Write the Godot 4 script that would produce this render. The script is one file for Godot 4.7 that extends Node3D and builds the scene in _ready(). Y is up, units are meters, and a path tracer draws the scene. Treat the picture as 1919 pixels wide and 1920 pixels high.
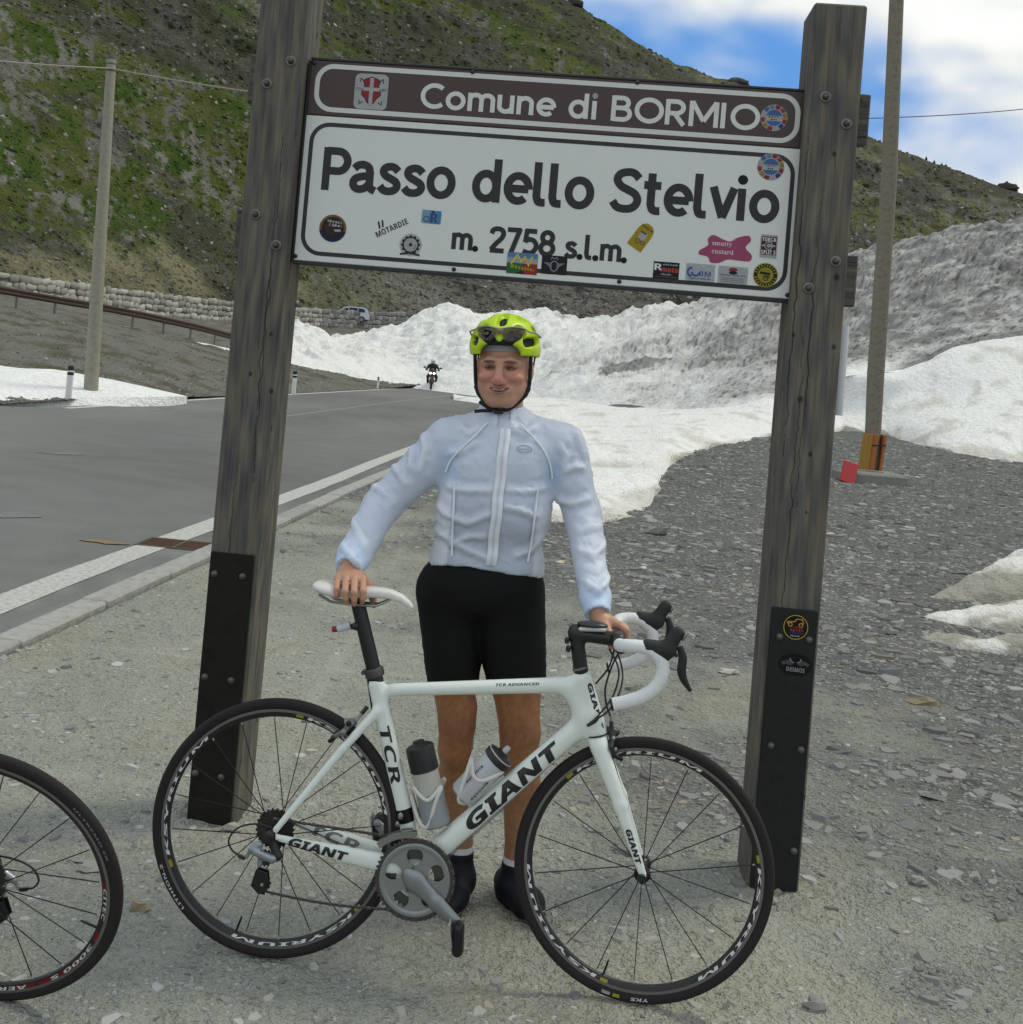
extends Node3D
# ---------------------------------------------------------------- mesh helpers
class MB:
	# collects triangles (counter-clockwise seen from outside), colours are linear base colours
	var v := PackedVector3Array()
	var c := PackedColorArray()
	var t := PackedVector2Array()
	var ix := PackedInt32Array()
	var col := Color(0.5, 0.5, 0.5)

	func vert(p: Vector3, uv := Vector2.ZERO) -> int:
		v.append(p); c.append(col); t.append(uv)
		return v.size() - 1

	func tri(a: int, b: int, d: int) -> void:
		ix.append(a); ix.append(b); ix.append(d)

	func quad(a: int, b: int, d: int, e: int) -> void:
		ix.append_array(PackedInt32Array([a, b, d, a, d, e]))

	func face(p: Array) -> void:  # flat convex polygon with its own corners
		var f := vert(p[0])
		for i in range(1, p.size()): vert(p[i])
		for i in range(1, p.size() - 1): tri(f, f + i, f + i + 1)

	func box(o: Vector3, s: Vector3, bev := 0.0, b := Basis.IDENTITY) -> void:
		var h := s * 0.5
		bev = minf(bev, minf(h.x, minf(h.y, h.z)) * 0.95)
		var pt := func(sx: int, sy: int, sz: int, ax: int) -> Vector3:
			var q := Vector3(sx * (h.x - (0.0 if ax == 0 else bev)), sy * (h.y - (0.0 if ax == 1 else bev)), sz * (h.z - (0.0 if ax == 2 else bev)))
			return o + b * q
		for ax in 3:
			for s1 in [-1, 1]:
				var q := []
				for k in [[-1, -1], [1, -1], [1, 1], [-1, 1]]:
					var w := [0, 0, 0]
					w[ax] = s1; w[(ax + 1) % 3] = k[0]; w[(ax + 2) % 3] = k[1]
					q.append(pt.call(w[0], w[1], w[2], ax))
				if s1 < 0: q.reverse()
				face(q)
		if bev <= 0.0: return
		for ax in 3:  # the twelve edges run along ax
			var a1 := (ax + 1) % 3
			var a2 := (ax + 2) % 3
			for s1 in [-1, 1]:
				for s2 in [-1, 1]:
					var lo := [0, 0, 0]
					lo[a1] = s1; lo[a2] = s2; lo[ax] = -1
					var hi := lo.duplicate()
					hi[ax] = 1
					var q := [pt.call(lo[0], lo[1], lo[2], a1), pt.call(lo[0], lo[1], lo[2], a2), pt.call(hi[0], hi[1], hi[2], a2), pt.call(hi[0], hi[1], hi[2], a1)]
					if s1 * s2 > 0: q.reverse()
					face(q)
					q.clear()
		for sx in [-1, 1]:
			for sy in [-1, 1]:
				for sz in [-1, 1]:
					var q := [pt.call(sx, sy, sz, 0), pt.call(sx, sy, sz, 1), pt.call(sx, sy, sz, 2)]
					if sx * sy * sz < 0: q.reverse()
					face(q)

	func tube(pts: Array, rad, n := 8, closed := false, cap := true, flat := Vector2.ONE, hint := Vector3.ZERO) -> void:
		# flat.x scales across the hint direction, flat.y along it
		var m := pts.size()
		var first := v.size()
		var up := hint
		for i in m:
			var p: Vector3 = pts[i]
			var a: Vector3 = pts[(i - 1 + m) % m] if (closed or i > 0) else p
			var b: Vector3 = pts[(i + 1) % m] if (closed or i < m - 1) else p
			var d := (b - a).normalized()
			if i == 0 and up == Vector3.ZERO: up = Vector3.UP if absf(d.y) < 0.9 else Vector3.RIGHT
			var side := d.cross(up).normalized()
			var u2 := side.cross(d).normalized()
			if hint == Vector3.ZERO: up = u2
			var r: float = rad[i] if rad is Array else rad
			for k in n:
				var an := TAU * k / n
				vert(p + side * (cos(an) * r * flat.x) + u2 * (sin(an) * r * flat.y), Vector2(float(k) / n, float(i)))
		for i in (m if closed else m - 1):
			for k in n:
				var k2 := (k + 1) % n
				var i2 := (i + 1) % m
				quad(first + i * n + k, first + i * n + k2, first + i2 * n + k2, first + i2 * n + k)
		if cap and not closed:
			for e in 2:
				var q := []
				for k in n: q.append(v[first + (m - 1) * n * e + k])
				if e == 0: q.reverse()
				face(q)

	func lathe(prof: Array, T := Transform3D.IDENTITY, n := 24, closed := false) -> void:
		# prof: Vector2(radius, height along local y), bottom to top for outward faces
		var m := prof.size()
		var first := v.size()
		for i in m:
			for k in n:
				var an := TAU * k / n
				vert(T * Vector3(cos(an) * prof[i].x, prof[i].y, -sin(an) * prof[i].x), Vector2(float(k) / n, float(i) / m))
		for i in (m if closed else m - 1):
			var i2 := (i + 1) % m
			for k in n:
				var k2 := (k + 1) % n
				quad(first + i * n + k, first + i * n + k2, first + i2 * n + k2, first + i2 * n + k)

	func ball(o: Vector3, r: Vector3, n := 12, b := Basis.IDENTITY) -> void:
		var prof := []
		var m := n / 2
		for i in m + 1:
			var an := -PI / 2 + PI * i / m
			prof.append(Vector2(cos(an), sin(an)))
		lathe(prof, Transform3D(b * Basis.from_scale(r), o), n)

	func prism(poly: PackedVector2Array, z0: float, z1: float, T := Transform3D.IDENTITY, both := true) -> void:
		if Geometry2D.is_polygon_clockwise(poly): poly.reverse()
		var tr := Geometry2D.triangulate_polygon(poly)
		var n := poly.size()
		for e in (2 if both else 1):
			var z := z1 if e == 0 else z0
			var f := v.size()
			for q in poly: vert(T * Vector3(q.x, q.y, z), q)
			for i in range(0, tr.size(), 3):
				if (poly[tr[i + 1]] - poly[tr[i]]).cross(poly[tr[i + 2]] - poly[tr[i]]) > 0.0 == (e == 0): tri(f + tr[i], f + tr[i + 1], f + tr[i + 2])
				else: tri(f + tr[i], f + tr[i + 2], f + tr[i + 1])
		if z0 == z1: return
		for i in n:
			var a := poly[i]
			var b := poly[(i + 1) % n]
			face([T * Vector3(a.x, a.y, z0), T * Vector3(b.x, b.y, z0), T * Vector3(b.x, b.y, z1), T * Vector3(a.x, a.y, z1)])

	func holed(outer: PackedVector2Array, holes: Array, z0: float, z1: float, T := Transform3D.IDENTITY) -> void:
		# a plate with holes cut through
		var pts := outer.duplicate()
		for h in holes: pts.append_array(h)
		var tr := Geometry2D.triangulate_delaunay(pts)
		for e in 2:
			var z := z1 if e == 0 else z0
			var f := v.size()
			for q in pts: vert(T * Vector3(q.x, q.y, z))
			for i in range(0, tr.size(), 3):
				var a := pts[tr[i]]
				var b := pts[tr[i + 1]]
				var d := pts[tr[i + 2]]
				var m := (a + b + d) / 3.0
				if not Geometry2D.is_point_in_polygon(m, outer): continue
				var skip := false
				for h in holes:
					if Geometry2D.is_point_in_polygon(m, h): skip = true
				if skip: continue
				if ((b - a).cross(d - a) > 0.0) == (e == 0): tri(f + tr[i], f + tr[i + 1], f + tr[i + 2])
				else: tri(f + tr[i], f + tr[i + 2], f + tr[i + 1])
		for ring in [outer] + holes:
			var n: int = ring.size()
			var ccw := not Geometry2D.is_polygon_clockwise(ring)
			for i in n:
				var a: Vector2 = ring[i]
				var b: Vector2 = ring[(i + 1) % n]
				if (ring == outer) != ccw:
					var w := a
					a = b
					b = w
				face([T * Vector3(a.x, a.y, z0), T * Vector3(b.x, b.y, z0), T * Vector3(b.x, b.y, z1), T * Vector3(a.x, a.y, z1)])

	func stroke(pts: PackedVector2Array, w: float, z: float, T := Transform3D.IDENTITY, closed := false) -> void:
		# a flat ribbon along a path in the xy plane
		var m := pts.size()
		var f := v.size()
		for i in m:
			var a := pts[(i - 1 + m) % m] if (closed or i > 0) else pts[i]
			var b := pts[(i + 1) % m] if (closed or i < m - 1) else pts[i]
			var d1 := (pts[i] - a).normalized() if a != pts[i] else (b - pts[i]).normalized()
			var d2 := (b - pts[i]).normalized() if b != pts[i] else d1
			var d := (d1 + d2).normalized()
			var nn := Vector2(-d.y, d.x) * (w * 0.5 / maxf(0.5, d.dot(d1)))
			vert(T * Vector3(pts[i].x - nn.x, pts[i].y - nn.y, z))
			vert(T * Vector3(pts[i].x + nn.x, pts[i].y + nn.y, z))
		for i in (m if closed else m - 1):
			var j := (i + 1) % m
			quad(f + i * 2, f + j * 2, f + j * 2 + 1, f + i * 2 + 1)

	func append(o: MB, T := Transform3D.IDENTITY) -> void:
		var f := v.size()
		for p in o.v: v.append(T * p)
		c.append_array(o.c); t.append_array(o.t)
		for i in o.ix: ix.append(f + i)

	func split_long(l: float) -> void:
		# halve long edges until the mesh can follow a curved surface
		for pass_ in 7:
			var out := PackedInt32Array()
			var mids := {}
			var any := false
			for i in range(0, ix.size(), 3):
				var q := [ix[i], ix[i + 1], ix[i + 2]]
				var best := -1
				var bl := l
				for k in 3:
					var e := v[q[k]].distance_to(v[q[(k + 1) % 3]])
					if e > bl: bl = e; best = k
				if best < 0:
					out.append_array(PackedInt32Array(q))
					continue
				any = true
				var a: int = q[best]
				var b: int = q[(best + 1) % 3]
				var d: int = q[(best + 2) % 3]
				var key := Vector2i(mini(a, b), maxi(a, b))
				if not mids.has(key):
					v.append((v[a] + v[b]) * 0.5); c.append(c[a].lerp(c[b], 0.5)); t.append((t[a] + t[b]) * 0.5)
					mids[key] = v.size() - 1
				var m: int = mids[key]
				out.append_array(PackedInt32Array([a, m, d, m, b, d]))
			ix = out
			if not any: return

	func mesh(normals := PackedVector3Array()) -> ArrayMesh:
		var n := normals
		if n.is_empty():
			n.resize(v.size())
			for i in range(0, ix.size(), 3):
				var a := v[ix[i]]
				var nn := (v[ix[i + 1]] - a).cross(v[ix[i + 2]] - a)
				n[ix[i]] += nn; n[ix[i + 1]] += nn; n[ix[i + 2]] += nn
			for i in n.size(): n[i] = n[i].normalized() if n[i].length_squared() > 0.0 else Vector3.UP
		var flip := ix.duplicate()
		for i in range(0, flip.size(), 3):
			var w := flip[i + 1]
			flip[i + 1] = flip[i + 2]
			flip[i + 2] = w
		var ar := []
		ar.resize(Mesh.ARRAY_MAX)
		ar[Mesh.ARRAY_VERTEX] = v; ar[Mesh.ARRAY_NORMAL] = n; ar[Mesh.ARRAY_COLOR] = c; ar[Mesh.ARRAY_TEX_UV] = t; ar[Mesh.ARRAY_INDEX] = flip
		var am := ArrayMesh.new()
		am.add_surface_from_arrays(Mesh.PRIMITIVE_TRIANGLES, ar)
		return am


var mats := {}

func vm(rough := 0.7, metal := 0.0, spec := 0.5) -> StandardMaterial3D:  # colour comes from the mesh
	var key := "v%f %f %f" % [rough, metal, spec]
	if not mats.has(key):
		var m := StandardMaterial3D.new()
		m.vertex_color_use_as_albedo = true
		m.roughness = rough; m.metallic = metal; m.metallic_specular = spec
		mats[key] = m
	return mats[key]


func put(mb: MB, called: String, m: Material, parent: Node = self, shift := Vector3.ZERO) -> MeshInstance3D:
	var o := MeshInstance3D.new()
	o.name = called
	if shift != Vector3.ZERO:
		for i in mb.v.size(): mb.v[i] -= shift
	o.mesh = mb.mesh()
	o.material_override = m
	parent.add_child(o, true)
	return o


func thing(called: String, label: String, category: String, where := Transform3D.IDENTITY, group := "") -> Node3D:
	var o := Node3D.new()
	o.name = called
	o.transform = where
	add_child(o, true)
	tag(o, label, category, group)
	return o


func tag(o: Node, label: String, category := "", group := "") -> Node:
	o.set_meta("label", label)
	if category: o.set_meta("category", category)
	if group: o.set_meta("group", group)
	return o


func kind(o: Node, k: String) -> Node:
	o.set_meta("kind", k)
	return o


func noise(s: int, freq: float, oct := 3, typ := FastNoiseLite.TYPE_SIMPLEX_SMOOTH) -> FastNoiseLite:
	var n := FastNoiseLite.new()
	n.seed = s; n.frequency = freq; n.noise_type = typ
	n.fractal_type = FastNoiseLite.FRACTAL_FBM; n.fractal_octaves = oct
	return n


func spline(p: Array, per := 8, closed := false) -> Array:  # Catmull-Rom through the points (Vector2 or Vector3)
	var out := []
	var n := p.size()
	for i in (n if closed else n - 1):
		var a = p[(i - 1 + n) % n] if (closed or i > 0) else p[0] * 2.0 - p[1]
		var b = p[i]
		var d = p[(i + 1) % n]
		var e = p[(i + 2) % n] if (closed or i < n - 2) else p[n - 1] * 2.0 - p[n - 2]
		for k in per: out.append(b.cubic_interpolate(d, a, e, float(k) / per))
	if not closed: out.append(p[n - 1])
	return out


func ring2(c: Vector2, rx: float, ry: float, n := 24, from := 0.0, to := 360.0) -> PackedVector2Array:
	var out := PackedVector2Array()
	var whole := absf(to - from) >= 359.9
	for i in (n if whole else n + 1):
		var a := deg_to_rad(lerpf(from, to, float(i) / n))
		out.append(c + Vector2(cos(a) * rx, sin(a) * ry))
	return out


func round_rect(c: Vector2, s: Vector2, r: float, n := 6) -> PackedVector2Array:
	var out := PackedVector2Array()
	for k in 4:
		var q := c + Vector2((s.x * 0.5 - r) * (1 if k in [0, 3] else -1), (s.y * 0.5 - r) * (1 if k < 2 else -1))
		for i in n + 1:
			var a := PI / 2 * (k + float(i) / n)
			out.append(q + Vector2(cos(a), sin(a)) * r)
	return out


var fonts := {}

func text_mb(txt: String, size: float, col: Color, family := "Droid Sans", weight := 700, align := 0) -> MB:
	# flat lettering; size is the height of a capital; align -1 left, 0 centre
	var key := family + str(weight)
	if not fonts.has(key):
		var f := SystemFont.new()
		f.font_names = PackedStringArray([family])
		f.font_weight = weight
		fonts[key] = f
		if weight > 700:
			var v := FontVariation.new()
			v.base_font = f
			v.variation_embolden = (weight - 700) / 100.0
			fonts[key] = v
	var tm := TextMesh.new()
	tm.font = fonts[key]
	tm.text = txt
	tm.font_size = 64
	tm.pixel_size = size / 46.0
	tm.depth = 0.0
	tm.curve_step = 1.2
	tm.horizontal_alignment = HORIZONTAL_ALIGNMENT_CENTER if align == 0 else HORIZONTAL_ALIGNMENT_LEFT
	var ar := tm.surface_get_arrays(0)
	var mb := MB.new()
	mb.col = col
	var vs: PackedVector3Array = ar[Mesh.ARRAY_VERTEX]
	var id: PackedInt32Array = ar[Mesh.ARRAY_INDEX] if ar[Mesh.ARRAY_INDEX] != null else PackedInt32Array(range(vs.size()))
	var lo := 1e9
	var hi := -1e9
	for p in vs:
		lo = minf(lo, p.y); hi = maxf(hi, p.y)
	for p in vs: mb.vert(Vector3(p.x, p.y - (lo + hi) * 0.5, 0.0))
	for i in range(0, id.size() - 2, 3):
		var nz := (vs[id[i + 1]] - vs[id[i]]).cross(vs[id[i + 2]] - vs[id[i]]).z
		if nz > 0.0: mb.tri(id[i], id[i + 1], id[i + 2])
		else: mb.tri(id[i], id[i + 2], id[i + 1])
	return mb


func warp(mb: MB, f: Callable) -> MB:
	for i in mb.v.size(): mb.v[i] = f.call(mb.v[i])
	return mb


func mb_size(mb: MB) -> Rect2:
	var r := Rect2(mb.v[0].x, mb.v[0].y, 0, 0)
	for p in mb.v: r = r.expand(Vector2(p.x, p.y))
	return r


# ---------------------------------------------------------------- rounded bodies: smooth union of tapered capsules, meshed as surface nets
# one piece: [from, to, radius from, radius to, blend, scale, mode]; scale squeezes the axes, mode 1 cuts away
func body(mb: MB, prims: Array, cell: float, clips := [], tint = null, disp = null) -> void:
	var lo := Vector3.INF
	var hi := -Vector3.INF
	for q in prims:
		if q.size() > 6 and q[6] == 1: continue
		var sc: Vector3 = q[5] if q.size() > 5 else Vector3.ONE
		for e in 2:
			var r := Vector3.ONE * float(q[2 + e]) / sc
			lo = lo.min(q[e] - r); hi = hi.max(q[e] + r)
	lo -= Vector3.ONE * cell * 3.0
	hi += Vector3.ONE * cell * 3.0
	var nx := int((hi.x - lo.x) / cell) + 1
	var ny := int((hi.y - lo.y) / cell) + 1
	var nz := int((hi.z - lo.z) / cell) + 1
	var n3 := [nx, ny, nz]
	var st := [1, nx, nx * ny]
	var fld := PackedFloat32Array()
	fld.resize(nx * ny * nz)
	fld.fill(1e3)
	for q in prims:
		var a: Vector3 = q[0]
		var b: Vector3 = q[1]
		var ra: float = q[2]
		var rb: float = q[3]
		var k: float = q[4] if q.size() > 4 else 0.01
		var sc: Vector3 = q[5] if q.size() > 5 else Vector3.ONE
		var cut: bool = q.size() > 6 and q[6] == 1
		var big := Vector3.ONE * maxf(ra, rb) / sc + Vector3.ONE * (k + cell * 2.5)
		var d := b - a
		var ax := 0
		if absf(d.y) >= absf(d.x) and absf(d.y) >= absf(d.z): ax = 1
		elif absf(d.z) >= absf(d.x): ax = 2
		var a1 := (ax + 1) % 3
		var a2 := (ax + 2) % 3
		var l0 := clampi(int((minf(a[ax], b[ax]) - big[ax] - lo[ax]) / cell), 0, n3[ax] - 1)
		var l1 := clampi(int((maxf(a[ax], b[ax]) + big[ax] - lo[ax]) / cell) + 1, 0, n3[ax] - 1)
		var sa := a * sc
		var sd := b * sc - sa
		var dd := maxf(sd.length_squared(), 1e-12)
		var inv := 3.0 / (sc.x + sc.y + sc.z)
		var s1 := absf(d[a1] / d[ax]) if absf(d[ax]) > 1e-6 else 0.0
		var s2 := absf(d[a2] / d[ax]) if absf(d[ax]) > 1e-6 else 0.0
		for i in range(l0, l1 + 1):
			var x := lo[ax] + i * cell
			var tt := clampf((x - a[ax]) / d[ax], 0.0, 1.0) if absf(d[ax]) > 1e-6 else 0.5
			var m := a + d * tt
			var w1 := big[a1] * sqrt(1.0 + s1 * s1)
			var w2 := big[a2] * sqrt(1.0 + s2 * s2)
			var j0 := clampi(int((m[a1] - w1 - lo[a1]) / cell), 0, n3[a1] - 1)
			var j1 := clampi(int((m[a1] + w1 - lo[a1]) / cell) + 1, 0, n3[a1] - 1)
			var k0 := clampi(int((m[a2] - w2 - lo[a2]) / cell), 0, n3[a2] - 1)
			var k1 := clampi(int((m[a2] + w2 - lo[a2]) / cell) + 1, 0, n3[a2] - 1)
			var p := Vector3.ZERO
			p[ax] = x
			for kk in range(k0, k1 + 1):
				p[a2] = lo[a2] + kk * cell
				var at: int = i * st[ax] + kk * st[a2]
				for jj in range(j0, j1 + 1):
					p[a1] = lo[a1] + jj * cell
					var pa := p * sc - sa
					var h := clampf(pa.dot(sd) / dd, 0.0, 1.0)
					var dist := ((pa - sd * h).length() - lerpf(ra, rb, h)) * inv
					var id: int = at + jj * st[a1]
					var f := fld[id]
					if cut: dist = -dist
					var e := maxf(k - absf(f - dist), 0.0) / k
					fld[id] = (maxf(f, dist) + e * e * k * 0.25) if cut else (minf(f, dist) - e * e * k * 0.25)
	for cl in clips:
		for z in nz:
			for y in ny:
				for x in nx:
					var id := x + y * nx + z * nx * ny
					if fld[id] < 900.0: fld[id] = maxf(fld[id], (lo + Vector3(x, y, z) * cell - cl[0]).dot(cl[1]))
	var own := PackedInt32Array()
	own.resize(fld.size())
	own.fill(-1)
	var off := PackedInt32Array([0, 1, nx, nx + 1, nx * ny, nx * ny + 1, nx * ny + nx, nx * ny + nx + 1])
	var f0 := mb.v.size()
	var edges := [[0, 1], [2, 3], [4, 5], [6, 7], [0, 2], [1, 3], [4, 6], [5, 7], [0, 4], [1, 5], [2, 6], [3, 7]]
	var cells := []
	for z in nz - 1:
		for y in ny - 1:
			var row := y * nx + z * nx * ny
			for x in nx - 1:
				var id := row + x
				var neg := 0
				for o in 8:
					if fld[id + off[o]] < 0.0: neg += 1
				if neg == 0 or neg == 8: continue
				var sum := Vector3.ZERO
				var cnt := 0
				for e in edges:
					var va := fld[id + off[e[0]]]
					var vb := fld[id + off[e[1]]]
					if (va < 0.0) == (vb < 0.0): continue
					var r := va / (va - vb)
					var pa := Vector3(e[0] & 1, (e[0] >> 1) & 1, e[0] >> 2)
					var pb := Vector3(e[1] & 1, (e[1] >> 1) & 1, e[1] >> 2)
					sum += pa.lerp(pb, r)
					cnt += 1
				own[id] = mb.vert(lo + (Vector3(x, y, z) + sum / cnt) * cell)
				cells.append(Vector3i(x, y, z))
	for q in cells:
		var id: int = q.x + q.y * nx + q.z * nx * ny
		var inn := fld[id] < 0.0
		for ax in 3:
			var a1 := (ax + 1) % 3
			var a2 := (ax + 2) % 3
			if q[a1] == 0 or q[a2] == 0: continue
			if (fld[id + st[ax]] < 0.0) == inn: continue
			var A := own[id]
			var B := own[id - st[a1]]
			var C := own[id - st[a1] - st[a2]]
			var D := own[id - st[a2]]
			if A < 0 or B < 0 or C < 0 or D < 0: continue
			if inn: mb.quad(A, B, C, D)
			else: mb.quad(A, D, C, B)
	if disp != null or tint != null:
		var nn := PackedVector3Array()
		nn.resize(mb.v.size())
		for i in range(0, mb.ix.size(), 3):
			if mb.ix[i] < f0: continue
			var g := (mb.v[mb.ix[i + 1]] - mb.v[mb.ix[i]]).cross(mb.v[mb.ix[i + 2]] - mb.v[mb.ix[i]])
			for k in 3: nn[mb.ix[i + k]] += g
		for i in range(f0, mb.v.size()):
			var g := nn[i].normalized()
			if tint != null: mb.c[i] = tint.call(mb.v[i], g)
			if disp != null: mb.v[i] += g * disp.call(mb.v[i], g)

var rng := RandomNumberGenerator.new()


func _ready() -> void:
	rng.seed = 7
	var cam := Camera3D.new()
	cam.name = "camera"
	cam.projection = Camera3D.PROJECTION_FRUSTUM
	cam.near = 0.05
	cam.far = 4000.0
	cam.size = 0.05 * 1920.0 / 2150.0
	cam.frustum_offset = Vector2(0.0, -0.05 * 320.0 / 2150.0)
	cam.position = Vector3(0, 1.6, 0)
	cam.rotation_degrees = Vector3(1.33, 0, 4.86)
	add_child(cam)
	cam.current = true
	var env := Environment.new()
	env.background_mode = Environment.BG_SKY
	env.tonemap_mode = Environment.TONE_MAPPER_LINEAR
	env.tonemap_exposure = 1.04
	env.sdfgi_enabled = true
	env.ssao_enabled = true
	env.ssil_enabled = true
	env.sky = Sky.new()
	env.sky.sky_material = sky_clouds()
	var we := WorldEnvironment.new()
	we.name = "world_environment"
	we.environment = env
	add_child(we)
	var sun := DirectionalLight3D.new()
	sun.name = "sun"
	sun.light_energy = 0.45
	sun.light_color = Color(1.0, 0.97, 0.87)
	sun.light_angular_distance = 14.0
	sun.shadow_enabled = true
	sun.basis = Basis.looking_at(-Vector3(0.5, 0.85, -0.22), Vector3.UP)
	add_child(sun)

	build_ground()
	build_road()
	build_mountains()
	build_snow()
	build_sign()
	build_bicycles()
	build_person()
	build_far_things()


func sky_clouds() -> PanoramaSkyMaterial:
	var w := 1024
	var h := 512
	var im := Image.create_empty(w, h, false, Image.FORMAT_RGBF)
	var n1 := noise(11, 1.5, 6)
	var n2 := noise(5, 5.0, 4)
	# [direction, size, amount]: where the cloud is thicker or torn open
	var puffs := [
		[Vector3(0.076, 0.2888, -0.9544), 0.05, 0.5], [Vector3(0.1263, 0.2747, -0.9532), 0.035, 0.5], [Vector3(0.0178, 0.3339, -0.9424), 0.08, 0.4], [Vector3(0.1692, 0.309, -0.9359), 0.06, 0.35], [Vector3(0.2018, 0.3157, -0.9272), 0.03, 0.35],
		[Vector3(0.1924, 0.2647, -0.9449), 0.04, -1.0], [Vector3(0.1577, 0.2677, -0.9505), 0.022, -0.5], [Vector3(0.101, 0.2651, -0.9589), 0.03, 0.3], [Vector3(0.2816, 0.2703, -0.9207), 0.03, -0.9], [Vector3(0.2069, 0.2816, -0.937), 0.02, -0.4],
		[Vector3(0.3438, 0.2836, -0.8952), 0.05, -1.1], [Vector3(0.3119, 0.2743, -0.9097), 0.035, -0.8], [Vector3(0.371, 0.2714, -0.8881), 0.04, -0.9], [Vector3(0.2969, 0.2212, -0.9289), 0.02, -0.6], [Vector3(0.2901, 0.2903, -0.9119), 0.02, -0.6], [Vector3(0.2187, 0.2571, -0.9413), 0.03, -0.5], [Vector3(0.3636, 0.2299, -0.9027), 0.06, 0.7], [Vector3(0.3313, 0.1968, -0.9228), 0.06, 0.7],
		[Vector3(0.2978, 0.2419, -0.9235), 0.02, -0.3], [Vector3(0.2989, 0.3058, -0.9039), 0.03, 0.3], [Vector3(0.2787, 0.2376, -0.9305), 0.025, -0.3]]
	for y in h:
		var el := PI * (0.5 - (y + 0.5) / h)
		for x in w:
			var az := TAU * ((x + 0.5) / w - 0.5)
			var d := Vector3(sin(az) * cos(el), sin(el), -cos(az) * cos(el))
			var p := d * Vector3(1.0, 2.2, 1.0)
			var cv := 0.60 + 0.85 * n1.get_noise_3dv(p * 1.4) + 0.3 * n2.get_noise_3dv(p * 1.6 + Vector3(3, 1, 2))
			if d.z < -0.75 and d.x > -0.1 and d.y > 0.0:
				for q in puffs:
					var g: float = q[0].distance_squared_to(d) / (q[1] * q[1])
					if g < 6.0: cv += q[2] * exp(-g)
			var k := smoothstep(0.12, 0.75, cv)
			var up := clampf(d.y, 0.0, 1.0)
			var blue := Color(0.14, 0.36, 0.78).lerp(Color(0.10, 0.26, 0.58), up)
			var cl := Color(0.86, 0.875, 0.845) * (0.97 + 0.26 * smoothstep(0.5, 1.1, cv))
			var c := blue.lerp(cl, k)
			if d.y < 0.0: c = Color(0.32, 0.33, 0.33)
			im.set_pixel(x, y, c)
	im.resize(2048, 1024, Image.INTERPOLATE_CUBIC)
	var m := PanoramaSkyMaterial.new()
	m.panorama = ImageTexture.create_from_image(im)
	return m


# ---------------------------------------------------------------- textures
var texs := {}

func grain(key: String, size: int, layers: Array, lo: float, hi: float, gamma := true, power := 1.0) -> ImageTexture:
	# layers: [seed, frequency in waves per tile, octaves, weight, type]
	if texs.has(key): return texs[key]
	var sum := PackedFloat32Array()
	sum.resize(size * size)
	var tot := 0.0
	for l in layers:
		var n := noise(l[0], float(l[1]) / size, l[2], l[4] if l.size() > 4 else FastNoiseLite.TYPE_SIMPLEX_SMOOTH)
		var d := n.get_seamless_image(size, size, false, false, 0.1, true).get_data()
		var wt: float = l[3]
		tot += wt
		for i in sum.size(): sum[i] += d[i] * wt / 255.0
	var out := PackedByteArray()
	out.resize(size * size)
	for i in sum.size():
		var f := lerpf(lo, hi, pow(clampf(sum[i] / tot, 0.0, 1.0), power))
		out[i] = int(255.0 * clampf(pow(f, 0.4545) if gamma else f, 0.0, 1.0))
	var im := Image.create_from_data(size, size, false, Image.FORMAT_L8, out)
	texs[key] = ImageTexture.create_from_image(im)
	return texs[key]


func earth(key: String, tile: float, bump: float, tex: Texture2D, bmp: Texture2D, rough := 0.95, detail: Texture2D = null) -> StandardMaterial3D:
	# world-mapped surface: vertex colour times grain, with relief
	var m := StandardMaterial3D.new()
	m.resource_name = key
	m.vertex_color_use_as_albedo = true
	m.albedo_texture = tex
	m.roughness = rough
	m.metallic_specular = 0.25
	m.uv1_triplanar = true
	m.uv1_world_triplanar = true
	m.uv1_scale = Vector3.ONE / tile
	m.heightmap_enabled = true
	m.heightmap_texture = bmp
	m.heightmap_scale = bump
	return m


# ---------------------------------------------------------------- ground
var n_low := noise(21, 0.35, 3)
var n_mid := noise(22, 1.6, 3)
var n_fine := noise(23, 8.0, 3)
const KERB := [[-0.5, -2.68], [-5.59, -2.34], [-8.5, -2.10], [-10.28, -1.95], [-14.26, -1.63], [-18.85, -1.2], [-30.0, -0.2], [-45.0, 0.7], [-61.0, 1.4], [-90.0, 2.0]]

func kerb_x(z: float) -> float:
	if z > KERB[0][0]: return KERB[0][1]
	for i in KERB.size() - 1:
		if z >= KERB[i + 1][0]:
			return lerpf(KERB[i][1], KERB[i + 1][1], (KERB[i][0] - z) / (KERB[i][0] - KERB[i + 1][0]))
	return 2.0


func ground_y(x: float, z: float) -> float:
	var far := maxf(0.0, -z - 13.0)
	var y := 0.022 * far * smoothstep(0.5, 5.0, x)
	var near := smoothstep(3.0, 9.0, Vector2(x, z).length())
	y += n_low.get_noise_2d(x, z) * (0.008 + 0.05 * near) + n_mid.get_noise_2d(x, z) * (0.008 + 0.012 * near) + n_fine.get_noise_2d(x, z) * (0.009 - 0.005 * near)
	var k := x - kerb_x(z)
	if k < 0.02: y = -0.09
	elif k < 0.3: y = lerpf(0.0, y, (k - 0.02) / 0.28)
	return y


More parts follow.
